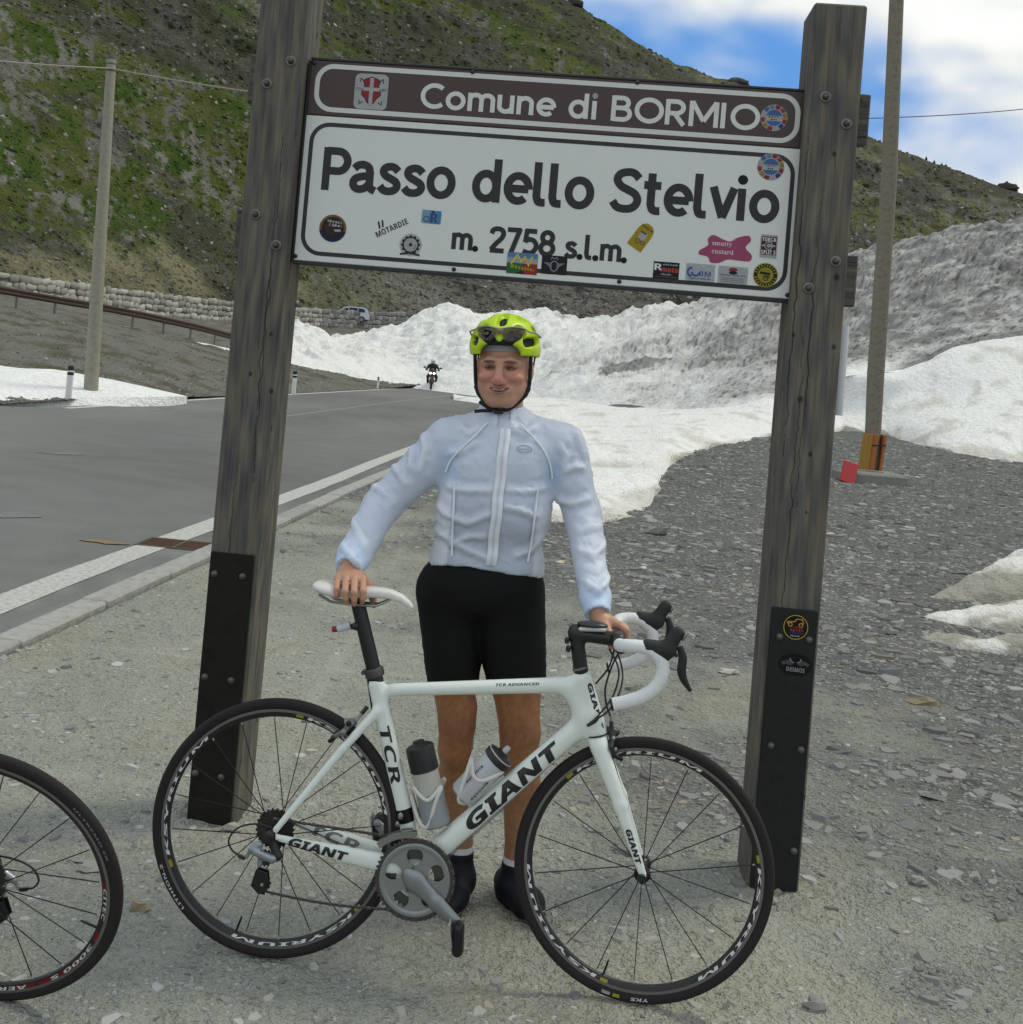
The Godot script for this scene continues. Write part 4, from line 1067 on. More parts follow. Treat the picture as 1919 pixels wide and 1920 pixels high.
		[Vector3(-2.48, -0.51, -54), Vector3(-1.8, -0.44, -53.03), Vector3(-1.14, -0.37, -52.07), Vector3(-0.5, -0.3, -51.1), Vector3(0.12, -0.24, -50.14), Vector3(0.71, -0.18, -49.17), Vector3(1.29, -0.14, -48.3), Vector3(1.84, -0.12, -47.45), Vector3(2.38, -0.1, -46.59), Vector3(2.89, -0.07, -45.74), Vector3(3.38, -0.05, -44.88), Vector3(3.85, -0.03, -44.03), Vector3(4.3, 0, -43.17), Vector3(4.73, 0.02, -42.32), Vector3(5.14, 0.05, -41.47), Vector3(5.53, 0.07, -40.61), Vector3(5.9, 0.1, -39.76), Vector3(6.26, 0.14, -39.02), Vector3(6.75, 0.31, -39.2), Vector3(7.25, 0.47, -39.38), Vector3(7.75, 0.64, -39.56), Vector3(8.25, 0.81, -39.74), Vector3(8.76, 0.98, -39.92), Vector3(9.27, 1.15, -40.1), Vector3(9.79, 1.32, -40.28), Vector3(10.31, 1.5, -40.46), Vector3(10.84, 1.67, -40.64), Vector3(11.37, 1.85, -40.82), Vector3(11.9, 2.03, -41), Vector3(12.41, 2.16, -41.08), Vector3(12.93, 2.29, -41.15), Vector3(13.44, 2.43, -41.23), Vector3(13.96, 2.56, -41.31), Vector3(14.48, 2.69, -41.38), Vector3(15, 2.82, -41.46), Vector3(15.52, 2.96, -41.54), Vector3(16.05, 3.09, -41.61), Vector3(16.58, 3.23, -41.69), Vector3(17.1, 3.36, -41.77), Vector3(17.64, 3.5, -41.84), Vector3(18.17, 3.63, -41.92), Vector3(18.7, 3.77, -42), Vector3(19.18, 3.85, -41.94), Vector3(19.65, 3.93, -41.87), Vector3(20.12, 4.01, -41.8), Vector3(20.59, 4.09, -41.73), Vector3(21.06, 4.16, -41.67), Vector3(21.53, 4.24, -41.6), Vector3(21.99, 4.32, -41.53), Vector3(22.46, 4.39, -41.47), Vector3(22.92, 4.47, -41.4), Vector3(23.38, 4.55, -41.33), Vector3(23.84, 4.62, -41.27), Vector3(24.3, 4.7, -41.2), Vector3(24.75, 4.78, -41.13), Vector3(25.21, 4.85, -41.07), Vector3(25.66, 4.93, -41), Vector3(26.11, 5, -40.93), Vector3(26.56, 5.08, -40.87), Vector3(27.01, 5.15, -40.8), Vector3(27.46, 5.22, -40.73), Vector3(27.9, 5.3, -40.67), Vector3(28.35, 5.37, -40.6), Vector3(28.79, 5.44, -40.53), Vector3(29.23, 5.52, -40.47), Vector3(29.67, 5.59, -40.4), Vector3(30.1, 5.66, -40.33), Vector3(30.54, 5.74, -40.27), Vector3(30.97, 5.81, -40.2), Vector3(31.41, 5.88, -40.13), Vector3(31.84, 5.95, -40.07), Vector3(32.27, 6.02, -40)]]
	var fd := func(p: Vector3, u: float, v: float) -> Vector3:
		var e := smoothstep(0.2, 0.0, v)
		var y := wave.get_noise_3dv(p) * 0.1 + lump.get_noise_3dv(p) * 0.05 + lump2.get_noise_3dv(p) * 0.025
		y += (lump.get_noise_2d(p.x * 1.3, p.z * 0.5) * 0.22 - 0.02) * e
		if v < 0.02: y -= 0.3
		return Vector3(0, y, 0)
	var ft := func(p: Vector3, u: float, v: float) -> Color:
		var g := smoothstep(0.1, 0.55, gs.get_noise_2d(p.x * 0.9, p.z * 0.6) + 0.9 * smoothstep(0.12, 0.0, v))
		return Color(0.83, 0.835, 0.80).lerp(Color(0.47, 0.45, 0.37), 0.55 * g)
	for r in 2:
		for i in field[r].size():
			var p: Vector3 = field[r][i]
			if r == 0: p.y = ground_y(p.x, p.z) + 0.02
			else: p.y = maxf(p.y, ground_y(p.x, p.z) + 0.25)
			field[r][i] = p
	kind(put(sheet(field, 420, 150, fd, ft), "snow_field", sm), "structure")

	# patch of snow lying on the bank by the lower road, and a thin strip under the guard rail
	var patch := [
		[Vector3(-13.57, -0.22, -17.8), Vector3(-13.47, -0.22, -18.07), Vector3(-13.36, -0.21, -18.34), Vector3(-13.25, -0.21, -18.61), Vector3(-13.12, -0.2, -18.87), Vector3(-12.99, -0.19, -19.14), Vector3(-12.85, -0.19, -19.41), Vector3(-12.7, -0.18, -19.68), Vector3(-12.54, -0.17, -19.95), Vector3(-12.37, -0.16, -20.22), Vector3(-12.19, -0.15, -20.48), Vector3(-12, -0.13, -20.75), Vector3(-11.8, -0.12, -21.02), Vector3(-11.6, -0.11, -21.29), Vector3(-11.4, -0.09, -21.59), Vector3(-11.24, -0.08, -21.99), Vector3(-11.07, -0.07, -22.38), Vector3(-10.89, -0.05, -22.78), Vector3(-10.69, -0.03, -23.18), Vector3(-10.48, -0.01, -23.58), Vector3(-10.23, 0.02, -23.91), Vector3(-9.95, 0.05, -24.2), Vector3(-9.66, 0.09, -24.5), Vector3(-9.37, 0.13, -24.79), Vector3(-9.07, 0.16, -25.12), Vector3(-8.79, 0.18, -25.52), Vector3(-8.49, 0.2, -25.92), Vector3(-8.28, 0.21, -26.63), Vector3(-8.06, 0.22, -27.41), Vector3(-8.04, 0.2, -29)],
		[Vector3(-16.87, 0.35, -22), Vector3(-16.66, 0.36, -22.22), Vector3(-16.45, 0.37, -22.44), Vector3(-16.23, 0.39, -22.65), Vector3(-16, 0.4, -22.87), Vector3(-15.77, 0.42, -23.09), Vector3(-15.52, 0.44, -23.31), Vector3(-15.27, 0.45, -23.52), Vector3(-15.02, 0.47, -23.74), Vector3(-14.75, 0.49, -23.96), Vector3(-14.48, 0.5, -24.18), Vector3(-14.2, 0.52, -24.39), Vector3(-13.91, 0.54, -24.61), Vector3(-13.62, 0.56, -24.83), Vector3(-13.35, 0.57, -25.1), Vector3(-13.16, 0.57, -25.55), Vector3(-12.95, 0.57, -26.01), Vector3(-12.73, 0.57, -26.46), Vector3(-12.49, 0.56, -26.91), Vector3(-12.24, 0.56, -27.37), Vector3(-11.88, 0.56, -27.6), Vector3(-11.48, 0.56, -27.75), Vector3(-11.07, 0.57, -27.89), Vector3(-10.61, 0.54, -27.93), Vector3(-10.15, 0.5, -27.97), Vector3(-9.69, 0.47, -28.02), Vector3(-9.24, 0.41, -28.11), Vector3(-8.78, 0.35, -28.2), Vector3(-8.43, 0.28, -28.63), Vector3(-8.1, 0.19, -29.2)],
		[Vector3(-17.62, 0.1, -23), Vector3(-17.44, 0.11, -23.29), Vector3(-17.26, 0.11, -23.57), Vector3(-17.07, 0.12, -23.86), Vector3(-16.87, 0.13, -24.14), Vector3(-16.66, 0.14, -24.43), Vector3(-16.44, 0.15, -24.71), Vector3(-16.21, 0.16, -25), Vector3(-15.97, 0.17, -25.28), Vector3(-15.72, 0.18, -25.57), Vector3(-15.46, 0.19, -25.85), Vector3(-15.19, 0.2, -26.14), Vector3(-14.91, 0.21, -26.42), Vector3(-14.62, 0.23, -26.71), Vector3(-14.33, 0.24, -26.99), Vector3(-14.02, 0.26, -27.28), Vector3(-13.7, 0.27, -27.56), Vector3(-13.38, 0.29, -27.85), Vector3(-13.04, 0.3, -28.13), Vector3(-12.69, 0.32, -28.42), Vector3(-12.28, 0.31, -28.57), Vector3(-11.84, 0.3, -28.68), Vector3(-11.39, 0.28, -28.78), Vector3(-10.95, 0.26, -28.88), Vector3(-10.49, 0.24, -28.98), Vector3(-10.04, 0.22, -29.09), Vector3(-9.58, 0.2, -29.19), Vector3(-9.11, 0.18, -29.29), Vector3(-8.65, 0.16, -29.4), Vector3(-8.18, 0.15, -29.5)]]
	var pd := func(p: Vector3, u: float, v: float) -> Vector3: return Vector3(0, (lump.get_noise_3dv(p) * 0.05 + 0.04 * smoothstep(0.0, 0.2, v)) * smoothstep(1.0, 0.8, u) + (-0.2 if v > 0.97 else -0.3 if v < 0.02 else 0.0), 0.0)
	var ptn := func(p: Vector3, u: float, v: float) -> Color: return Color(0.86, 0.87, 0.85)
	kind(put(sheet(patch, 120, 30, pd, ptn), "snow_patch", sm), "structure")
	var strip := [
		[Vector3(-16.02, 1.52, -51.2), Vector3(-15.73, 1.41, -51.61), Vector3(-15.44, 1.3, -52.02), Vector3(-15.15, 1.21, -52.44), Vector3(-14.85, 1.16, -52.88), Vector3(-14.55, 1.11, -53.32), Vector3(-14.25, 1.05, -53.76), Vector3(-13.94, 1, -54.21), Vector3(-13.62, 0.95, -54.65), Vector3(-13.29, 0.89, -55.1), Vector3(-12.96, 0.84, -55.55), Vector3(-12.62, 0.78, -56)],
		[Vector3(-16.13, 1.66, -51.5), Vector3(-15.89, 1.65, -52.06), Vector3(-15.65, 1.63, -52.62), Vector3(-15.4, 1.6, -53.2), Vector3(-15.15, 1.56, -53.8), Vector3(-14.89, 1.52, -54.41), Vector3(-14.62, 1.48, -55.01), Vector3(-14.34, 1.43, -55.61), Vector3(-14.05, 1.38, -56.21), Vector3(-13.74, 1.33, -56.8), Vector3(-13.43, 1.29, -57.4), Vector3(-13.12, 1.24, -58)],
		[Vector3(-16.26, 1.42, -52), Vector3(-16.04, 1.39, -52.62), Vector3(-15.81, 1.35, -53.24), Vector3(-15.56, 1.31, -53.85), Vector3(-15.31, 1.27, -54.47), Vector3(-15.05, 1.23, -55.09), Vector3(-14.78, 1.18, -55.71), Vector3(-14.5, 1.14, -56.33), Vector3(-14.2, 1.1, -56.95), Vector3(-13.9, 1.05, -57.56), Vector3(-13.59, 1, -58.18), Vector3(-13.27, 0.96, -58.8)]]
	kind(put(sheet(strip, 30, 8, pd, ptn), "snow_strip", sm), "structure")

	# last dirty remnants at the right, three tongues pointing left
	var mb := MB.new()
	var tongues := [[Vector2(2.80, -7.9), Vector2(5.2, -7.55), 0.09, 0.50, 0.44], [Vector2(3.25, -8.75), Vector2(5.6, -8.9), 0.12, 0.66, 0.56], [Vector2(3.72, -9.6), Vector2(6.2, -10.4), 0.2, 1.0, 0.98]]
	var nx := 190
	var nz := 170
	for j in nz + 1:
		for i in nx + 1:
			var q := Vector2(lerpf(2.4, 6.4, float(i) / nx), lerpf(-6.6, -12.0, float(j) / nz))
			var h := -0.06
			for g in tongues:
				var d: Vector2 = g[1] - g[0]
				var s := clampf((q - g[0]).dot(d) / d.length_squared(), 0.0, 1.0)
				var near: Vector2 = g[0] + d * s
				var w: float = lerpf(0.10, g[3], pow(s, 0.8)) * (1.0 + 0.35 * lump2.get_noise_2d(q.x * 0.8, q.y * 0.8))
				var e: float = q.distance_to(near) / w
				var hh: float = lerpf(g[2] * 0.35, g[4], s) * sqrt(maxf(0.0, 1.0 - e * e))
				h = maxf(h, hh - 0.05)
			h += lump2.get_noise_2d(q.x * 1.5, q.y * 1.5) * 0.05
			var dirt := smoothstep(0.02, 0.5, lump2.get_noise_2d(q.x * 0.7 + 5.0, q.y * 1.1) + 0.55 - h * 1.2)
			mb.col = Color(0.74, 0.74, 0.69).lerp(Color(0.28, 0.265, 0.21), dirt * 0.85)
			mb.vert(Vector3(q.x, ground_y(q.x, q.y) + h, q.y))
	for j in nz:
		for i in nx:
			var q := j * (nx + 1) + i
			mb.quad(q, q + 1, q + nx + 2, q + nx + 1)
	kind(put(mb, "snow_remnant", earth("old_snow", 1.4, 4.0, tx, bp, 0.7)), "structure")

# ---------------------------------------------------------------- road-sign lettering drawn with one pen width
const GLYPH := {
	"P": [0.60, ["p", 0.08, 0, 0.08, 1], ["p", 0.08, 0.922, 0.33, 0.922], ["e", 0.32, 0.69, 0.21, 0.232, 90, -90], ["p", 0.33, 0.458, 0.08, 0.458]],
	"a": [0.62, ["c", 0.09, 0.55, 0.17, 0.63, 0.29, 0.652, 0.40, 0.60, 0.44, 0.47], ["p", 0.44, 0.5, 0.44, 0.17], ["c", 0.44, 0.2, 0.47, 0.11, 0.57, 0.06], ["c", 0.44, 0.40, 0.28, 0.38, 0.13, 0.32, 0.085, 0.21, 0.13, 0.11, 0.23, 0.078, 0.35, 0.12, 0.44, 0.22]],
	"s": [0.53, ["c", 0.43, 0.55, 0.35, 0.63, 0.25, 0.652, 0.14, 0.61, 0.11, 0.52, 0.17, 0.43, 0.28, 0.37, 0.39, 0.30, 0.42, 0.20, 0.36, 0.11, 0.25, 0.078, 0.13, 0.10, 0.05, 0.19]],
	"o": [0.66, ["e", 0.31, 0.365, 0.23, 0.288, 0, 360]],
	"d": [0.68, ["e", 0.30, 0.365, 0.215, 0.288, 0, 360], ["p", 0.53, 1, 0.53, 0]],
	"e": [0.63, ["p", 0.10, 0.355, 0.53, 0.355], ["e", 0.31, 0.365, 0.225, 0.288, -2, 312]],
	"l": [0.34, ["p", 0.08, 1, 0.08, 0.2], ["c", 0.08, 0.22, 0.12, 0.10, 0.2, 0.078, 0.27, 0.08]],
	"S": [0.68, ["c", 0.57, 0.79, 0.46, 0.90, 0.33, 0.922, 0.17, 0.87, 0.11, 0.74, 0.19, 0.60, 0.34, 0.52, 0.50, 0.43, 0.56, 0.28, 0.48, 0.13, 0.32, 0.078, 0.14, 0.11, 0.04, 0.24]],
	"t": [0.43, ["p", 0.16, 0.93, 0.16, 0.2], ["c", 0.16, 0.22, 0.2, 0.11, 0.28, 0.078, 0.36, 0.085], ["p", 0.0, 0.655, 0.36, 0.655]],
	"v": [0.56, ["p", 0.05, 0.73, 0.27, 0.04], ["p", 0.49, 0.73, 0.27, 0.04]],
	"i": [0.26, ["p", 0.09, 0.73, 0.09, 0], ["d", 0.09, 0.93]],
	"m": [0.88, ["p", 0.08, 0.73, 0.08, 0], ["e", 0.25, 0.47, 0.17, 0.185, 180, 0], ["p", 0.42, 0.48, 0.42, 0], ["e", 0.59, 0.47, 0.17, 0.185, 180, 0], ["p", 0.76, 0.48, 0.76, 0]],
	"n": [0.58, ["p", 0.08, 0.73, 0.08, 0], ["e", 0.265, 0.45, 0.185, 0.205, 180, 0], ["p", 0.45, 0.46, 0.45, 0]],
	"u": [0.58, ["p", 0.08, 0.73, 0.08, 0.28], ["e", 0.265, 0.285, 0.185, 0.208, 180, 360], ["p", 0.45, 0.73, 0.45, 0]],
	"C": [0.76, ["e", 0.43, 0.5, 0.35, 0.424, 47, 313]],
	"B": [0.68, ["p", 0.08, 0, 0.08, 1], ["p", 0.08, 0.922, 0.34, 0.922], ["e", 0.33, 0.725, 0.17, 0.197, 90, -90], ["p", 0.36, 0.528, 0.08, 0.528], ["e", 0.36, 0.302, 0.2, 0.225, 90, -90], ["p", 0.37, 0.078, 0.08, 0.078]],
	"O": [0.90, ["e", 0.44, 0.5, 0.36, 0.424, 0, 360]],
	"R": [0.69, ["p", 0.08, 0, 0.08, 1], ["p", 0.08, 0.922, 0.33, 0.922], ["e", 0.32, 0.69, 0.21, 0.232, 90, -90], ["p", 0.33, 0.458, 0.08, 0.458], ["p", 0.28, 0.46, 0.56, 0]],
	"M": [0.90, ["p", 0.08, 0, 0.08, 1], ["p", 0.09, 0.98, 0.44, 0.22], ["p", 0.79, 0.98, 0.44, 0.22], ["p", 0.8, 0, 0.8, 1]],
	"I": [0.30, ["p", 0.1, 0, 0.1, 1]],
	"2": [0.60, ["c", 0.07, 0.72, 0.13, 0.87, 0.29, 0.922, 0.45, 0.87, 0.50, 0.72, 0.43, 0.55, 0.25, 0.34, 0.09, 0.10], ["p", 0.05, 0.078, 0.55, 0.078]],
	"7": [0.58, ["p", 0.04, 0.922, 0.54, 0.922], ["p", 0.49, 0.98, 0.20, 0]],
	"5": [0.60, ["p", 0.51, 0.922, 0.1, 0.922], ["p", 0.16, 0.98, 0.12, 0.48], ["c", 0.10, 0.52, 0.25, 0.60, 0.40, 0.57, 0.50, 0.44, 0.50, 0.28, 0.40, 0.12, 0.25, 0.078, 0.05, 0.14]],
	"8": [0.62, ["e", 0.30, 0.725, 0.18, 0.197, 0, 360], ["e", 0.30, 0.302, 0.22, 0.225, 0, 360]],
	".": [0.27, ["d", 0.09, 0.09]],
	" ": [0.32]}


func pen_text(mb: MB, txt: String, x0: float, x1: float, base: float, cap: float, pen: float, z: float, scales := {}) -> void:
	var total := 0.0
	for i in txt.length(): total += GLYPH[txt[i]][0] * (scales[i] if scales.has(i) else 1.0)
	total -= 0.08
	var sx := (x1 - x0) / total
	var x := x0
	var layer := 0
	for i in txt.length():
		var g: Array = GLYPH[txt[i]]
		var sc: float = scales[i] if scales.has(i) else 1.0
		for k in range(1, g.size()):
			var o: Array = g[k]
			var pts := PackedVector2Array()
			layer += 1
			var zz := z + 0.00004 * (layer % 7)
			if o[0] == "d":
				for q in ring2(Vector2(x + o[1] * sx * sc, base + o[2] * cap * sc), pen * 0.62, pen * 0.62, 16): pts.append(q)
				mb.prism(pts, zz, zz)
				continue
			if o[0] == "e":
				for q in ring2(Vector2(o[1], o[2]), o[3], o[4], 36, o[5], o[6]): pts.append(q)
			else:
				var raw := []
				for a in range(1, o.size(), 2): raw.append(Vector2(o[a], o[a + 1]))
				for q in (raw if o[0] == "p" else spline(raw, 6)): pts.append(q)
			for a in pts.size(): pts[a] = Vector2(x + pts[a].x * sx * sc, base + pts[a].y * cap * sc)
			mb.stroke(pts, pen * (0.92 if sc < 1.0 else 1.0), zz, Transform3D.IDENTITY, o[0] == "e" and absf(o[6] - o[5]) > 359.0)
		x += g[0] * sx * sc


var wood_mats := []

func wood_material() -> StandardMaterial3D:
	# weathered larch: grain along v, knots, drying cracks; four faces side by side
	if wood_mats.size(): return wood_mats[0]
	var w := 320
	var h := 1024
	var g1 := noise(201, 1.0, 3)
	var g2 := noise(202, 1.0, 2)
	var knots := []
	var r := RandomNumberGenerator.new()
	r.seed = 5
	for k in 40: knots.append([r.randf() * w, r.randf() * h, r.randf_range(1.6, 3.6)])
	var cracks := []
	for k in 11: cracks.append([(k % 4) * 80 + r.randf_range(20, 60), r.randf() * h * 0.7, r.randf_range(150, 420), r.randf_range(0.7, 1.5)])
	var px := PackedByteArray()
	px.resize(w * h * 3)
	var hp := PackedByteArray()
	hp.resize(w * h)
	for y in h:
		var near := []
		for k in knots:
			if absf(k[1] - y) < k[2] * 5.0: near.append(k)
		for x in w:
			var fx := float(x)
			var dark := 0.0
			for k in near:
				var dx: float = fx - k[0]
				var dy: float = (y - k[1]) * 1.05
				var e: float = (dx * dx + dy * dy) / (k[2] * k[2])
				fx += dx * 0.9 * exp(-e * 0.35)
				if e < 2.2: dark = maxf(dark, smoothstep(2.2, 0.2, e))
			var a := g1.get_noise_2d(fx * 0.16, y * 0.004)
			var b := g2.get_noise_2d(fx * 0.55, y * 0.012)
			var c := g2.get_noise_2d(fx * 0.05 + 50.0, y * 0.011)
			var f := 1.0 + 0.30 * a + 0.26 * b + 0.30 * c
			var crack := 0.0
			for k in cracks:
				if y > k[1] and y < k[1] + k[2]:
					var t: float = (y - k[1]) / k[2]
					var cx: float = k[0] + 5.0 * g1.get_noise_2d(k[0], y * 0.03)
					crack = maxf(crack, smoothstep(k[3] * (1.0 - absf(t * 2.0 - 1.0)) + 0.35, 0.1, absf(x - cx)))
			f *= (1.0 - 0.72 * dark) * (1.0 - 0.85 * crack)
			var warm := clampf(0.5 + 1.2 * c - 0.6 * a, 0.0, 1.0)
			var i := (y * w + x) * 3
			px[i] = int(255.0 * clampf(pow(f * lerpf(0.105, 0.135, warm), 0.4545), 0, 1))
			px[i + 1] = int(255.0 * clampf(pow(f * lerpf(0.104, 0.121, warm), 0.4545), 0, 1))
			px[i + 2] = int(255.0 * clampf(pow(f * lerpf(0.098, 0.092, warm), 0.4545), 0, 1))
			hp[y * w + x] = int(clampf(150.0 + 60.0 * b + 40.0 * a - 150.0 * crack - 40.0 * dark, 0, 255))
	for k in 1:
		var m := StandardMaterial3D.new()
		m.vertex_color_use_as_albedo = true
		m.albedo_texture = ImageTexture.create_from_image(Image.create_from_data(w, h, false, Image.FORMAT_RGB8, px))
		m.heightmap_enabled = true
		m.heightmap_texture = ImageTexture.create_from_image(Image.create_from_data(w, h, false, Image.FORMAT_L8, hp))
		m.heightmap_scale = 0.35
		m.roughness = 0.9
		m.metallic_specular = 0.3
		wood_mats.append(m)
	return wood_mats[0]


func timber(c: Vector3, s: Vector3, along: int, du: float, dv: float, bev := 0.006, span := 3.0) -> MB:
	# a squared timber whose grain runs along the given axis
	var mb := MB.new()
	mb.col = Color.WHITE
	mb.box(c, s, bev)
	var a1 := (along + 1) % 3
	var a2 := (along + 2) % 3
	for i in range(0, mb.ix.size(), 3):
		var a := mb.v[mb.ix[i]]
		var n := (mb.v[mb.ix[i + 1]] - a).cross(mb.v[mb.ix[i + 2]] - a).abs()
		for k in 3:
			var q := mb.v[mb.ix[i + k]] - c
			var f := 0 if n[a1] > n[a2] else 1
			var across := q[a2] / s[a2] if f == 0 else q[a1] / s[a1]
			if n[along] > n[a1] and n[along] > n[a2]: mb.t[mb.ix[i + k]] = Vector2(q[a1] * 1.5 + du, q[a2] * 0.3 + dv)
			else: mb.t[mb.ix[i + k]] = Vector2((0.5 * f + (0.25 if n[a1] > n[a2] and q[a1] > 0 or n[a2] > n[a1] and q[a2] > 0 else 0.0)) + (across + 0.5) * 0.245 + du, -q[along] / span + dv)
	return mb


func bolt(parent: Node, at: Vector3, r: float, dome: bool) -> void:
	var mb := MB.new()
	var T := Transform3D(Basis(Vector3.RIGHT, PI / 2), at)
	mb.col = Color(0.12, 0.115, 0.1) if dome else Color(0.17, 0.165, 0.15)
	if dome: mb.lathe([Vector2(r, 0), Vector2(r * 0.95, r * 0.25), Vector2(r * 0.7, r * 0.55), Vector2(r * 0.35, r * 0.72), Vector2(0.0001, r * 0.77)], T, 14)
	else:
		mb.lathe([Vector2(r, 0), Vector2(r, 0.003), Vector2(r * 0.9, 0.0042), Vector2(r * 0.6, 0.0044)], T, 18)
		mb.col = Color(0.1, 0.095, 0.085)
		mb.lathe([Vector2(r * 0.6, 0.004), Vector2(r * 0.6, 0.014), Vector2(r * 0.3, 0.017), Vector2(0.0001, 0.0175)], T, 6)
	put(mb, "bolt", vm(0.45, 0.7), parent)


func disc(mb: MB, c: Vector2, r: float, col: Color, z: float, ry := 0.0, n := 28) -> void:
	mb.col = col
	mb.prism(ring2(c, r, ry if ry > 0.0 else r, n), z, z)


func rect(mb: MB, c: Vector2, s: Vector2, col: Color, z: float, turn := 0.0) -> void:
	mb.col = col
	var p := PackedVector2Array()
	for k in [[-1, -1], [1, -1], [1, 1], [-1, 1]]: p.append(c + Vector2(k[0] * s.x * 0.5, k[1] * s.y * 0.5).rotated(turn))
	mb.prism(p, z, z)


func word(mb: MB, txt: String, c: Vector2, w: float, h: float, col: Color, z: float, turn := 0.0, family := "Droid Sans", weight := 700) -> void:
	var t := text_mb(txt, 1.0, col, family, weight)
	var r := mb_size(t)
	var m := r.get_center()
	for i in t.v.size():
		var q := Vector2((t.v[i].x - m.x) / r.size.x * w, (t.v[i].y - m.y) / r.size.y * h).rotated(turn) + c
		t.v[i] = Vector3(q.x, q.y, z)
	mb.append(t)


func fine_print(mb: MB, c: Vector2, w: float, h: float, col: Color, z: float, turn := 0.0) -> void:
	# print too small to read: a broken row of strokes
	var x := -w * 0.5
	while x < w * 0.5:
		var l := minf(rng.randf_range(0.35, 0.9) * h, w * 0.5 - x)
		rect(mb, c + Vector2(x + l * 0.5, rng.randf_range(-0.06, 0.06) * h).rotated(turn), Vector2(l, h * rng.randf_range(0.6, 1.0)), col, z, turn)
		x += l + h * rng.randf_range(0.22, 0.5)


func arc_word(mb: MB, txt: String, c: Vector2, rad: float, h: float, mid_deg: float, span_deg: float, col: Color, z: float) -> void:
	var t := text_mb(txt, 1.0, col)
	var r := mb_size(t)
	var m := r.get_center()
	var down := 1.0 if sin(deg_to_rad(mid_deg)) >= 0.0 else -1.0
	for i in t.v.size():
		var a := deg_to_rad(mid_deg) - down * (t.v[i].x - m.x) / r.size.x * deg_to_rad(span_deg)
		var rr := rad + down * (t.v[i].y - m.y) / r.size.y * h
		t.v[i] = Vector3(c.x + cos(a) * rr, c.y + sin(a) * rr, z)
	mb.append(t)


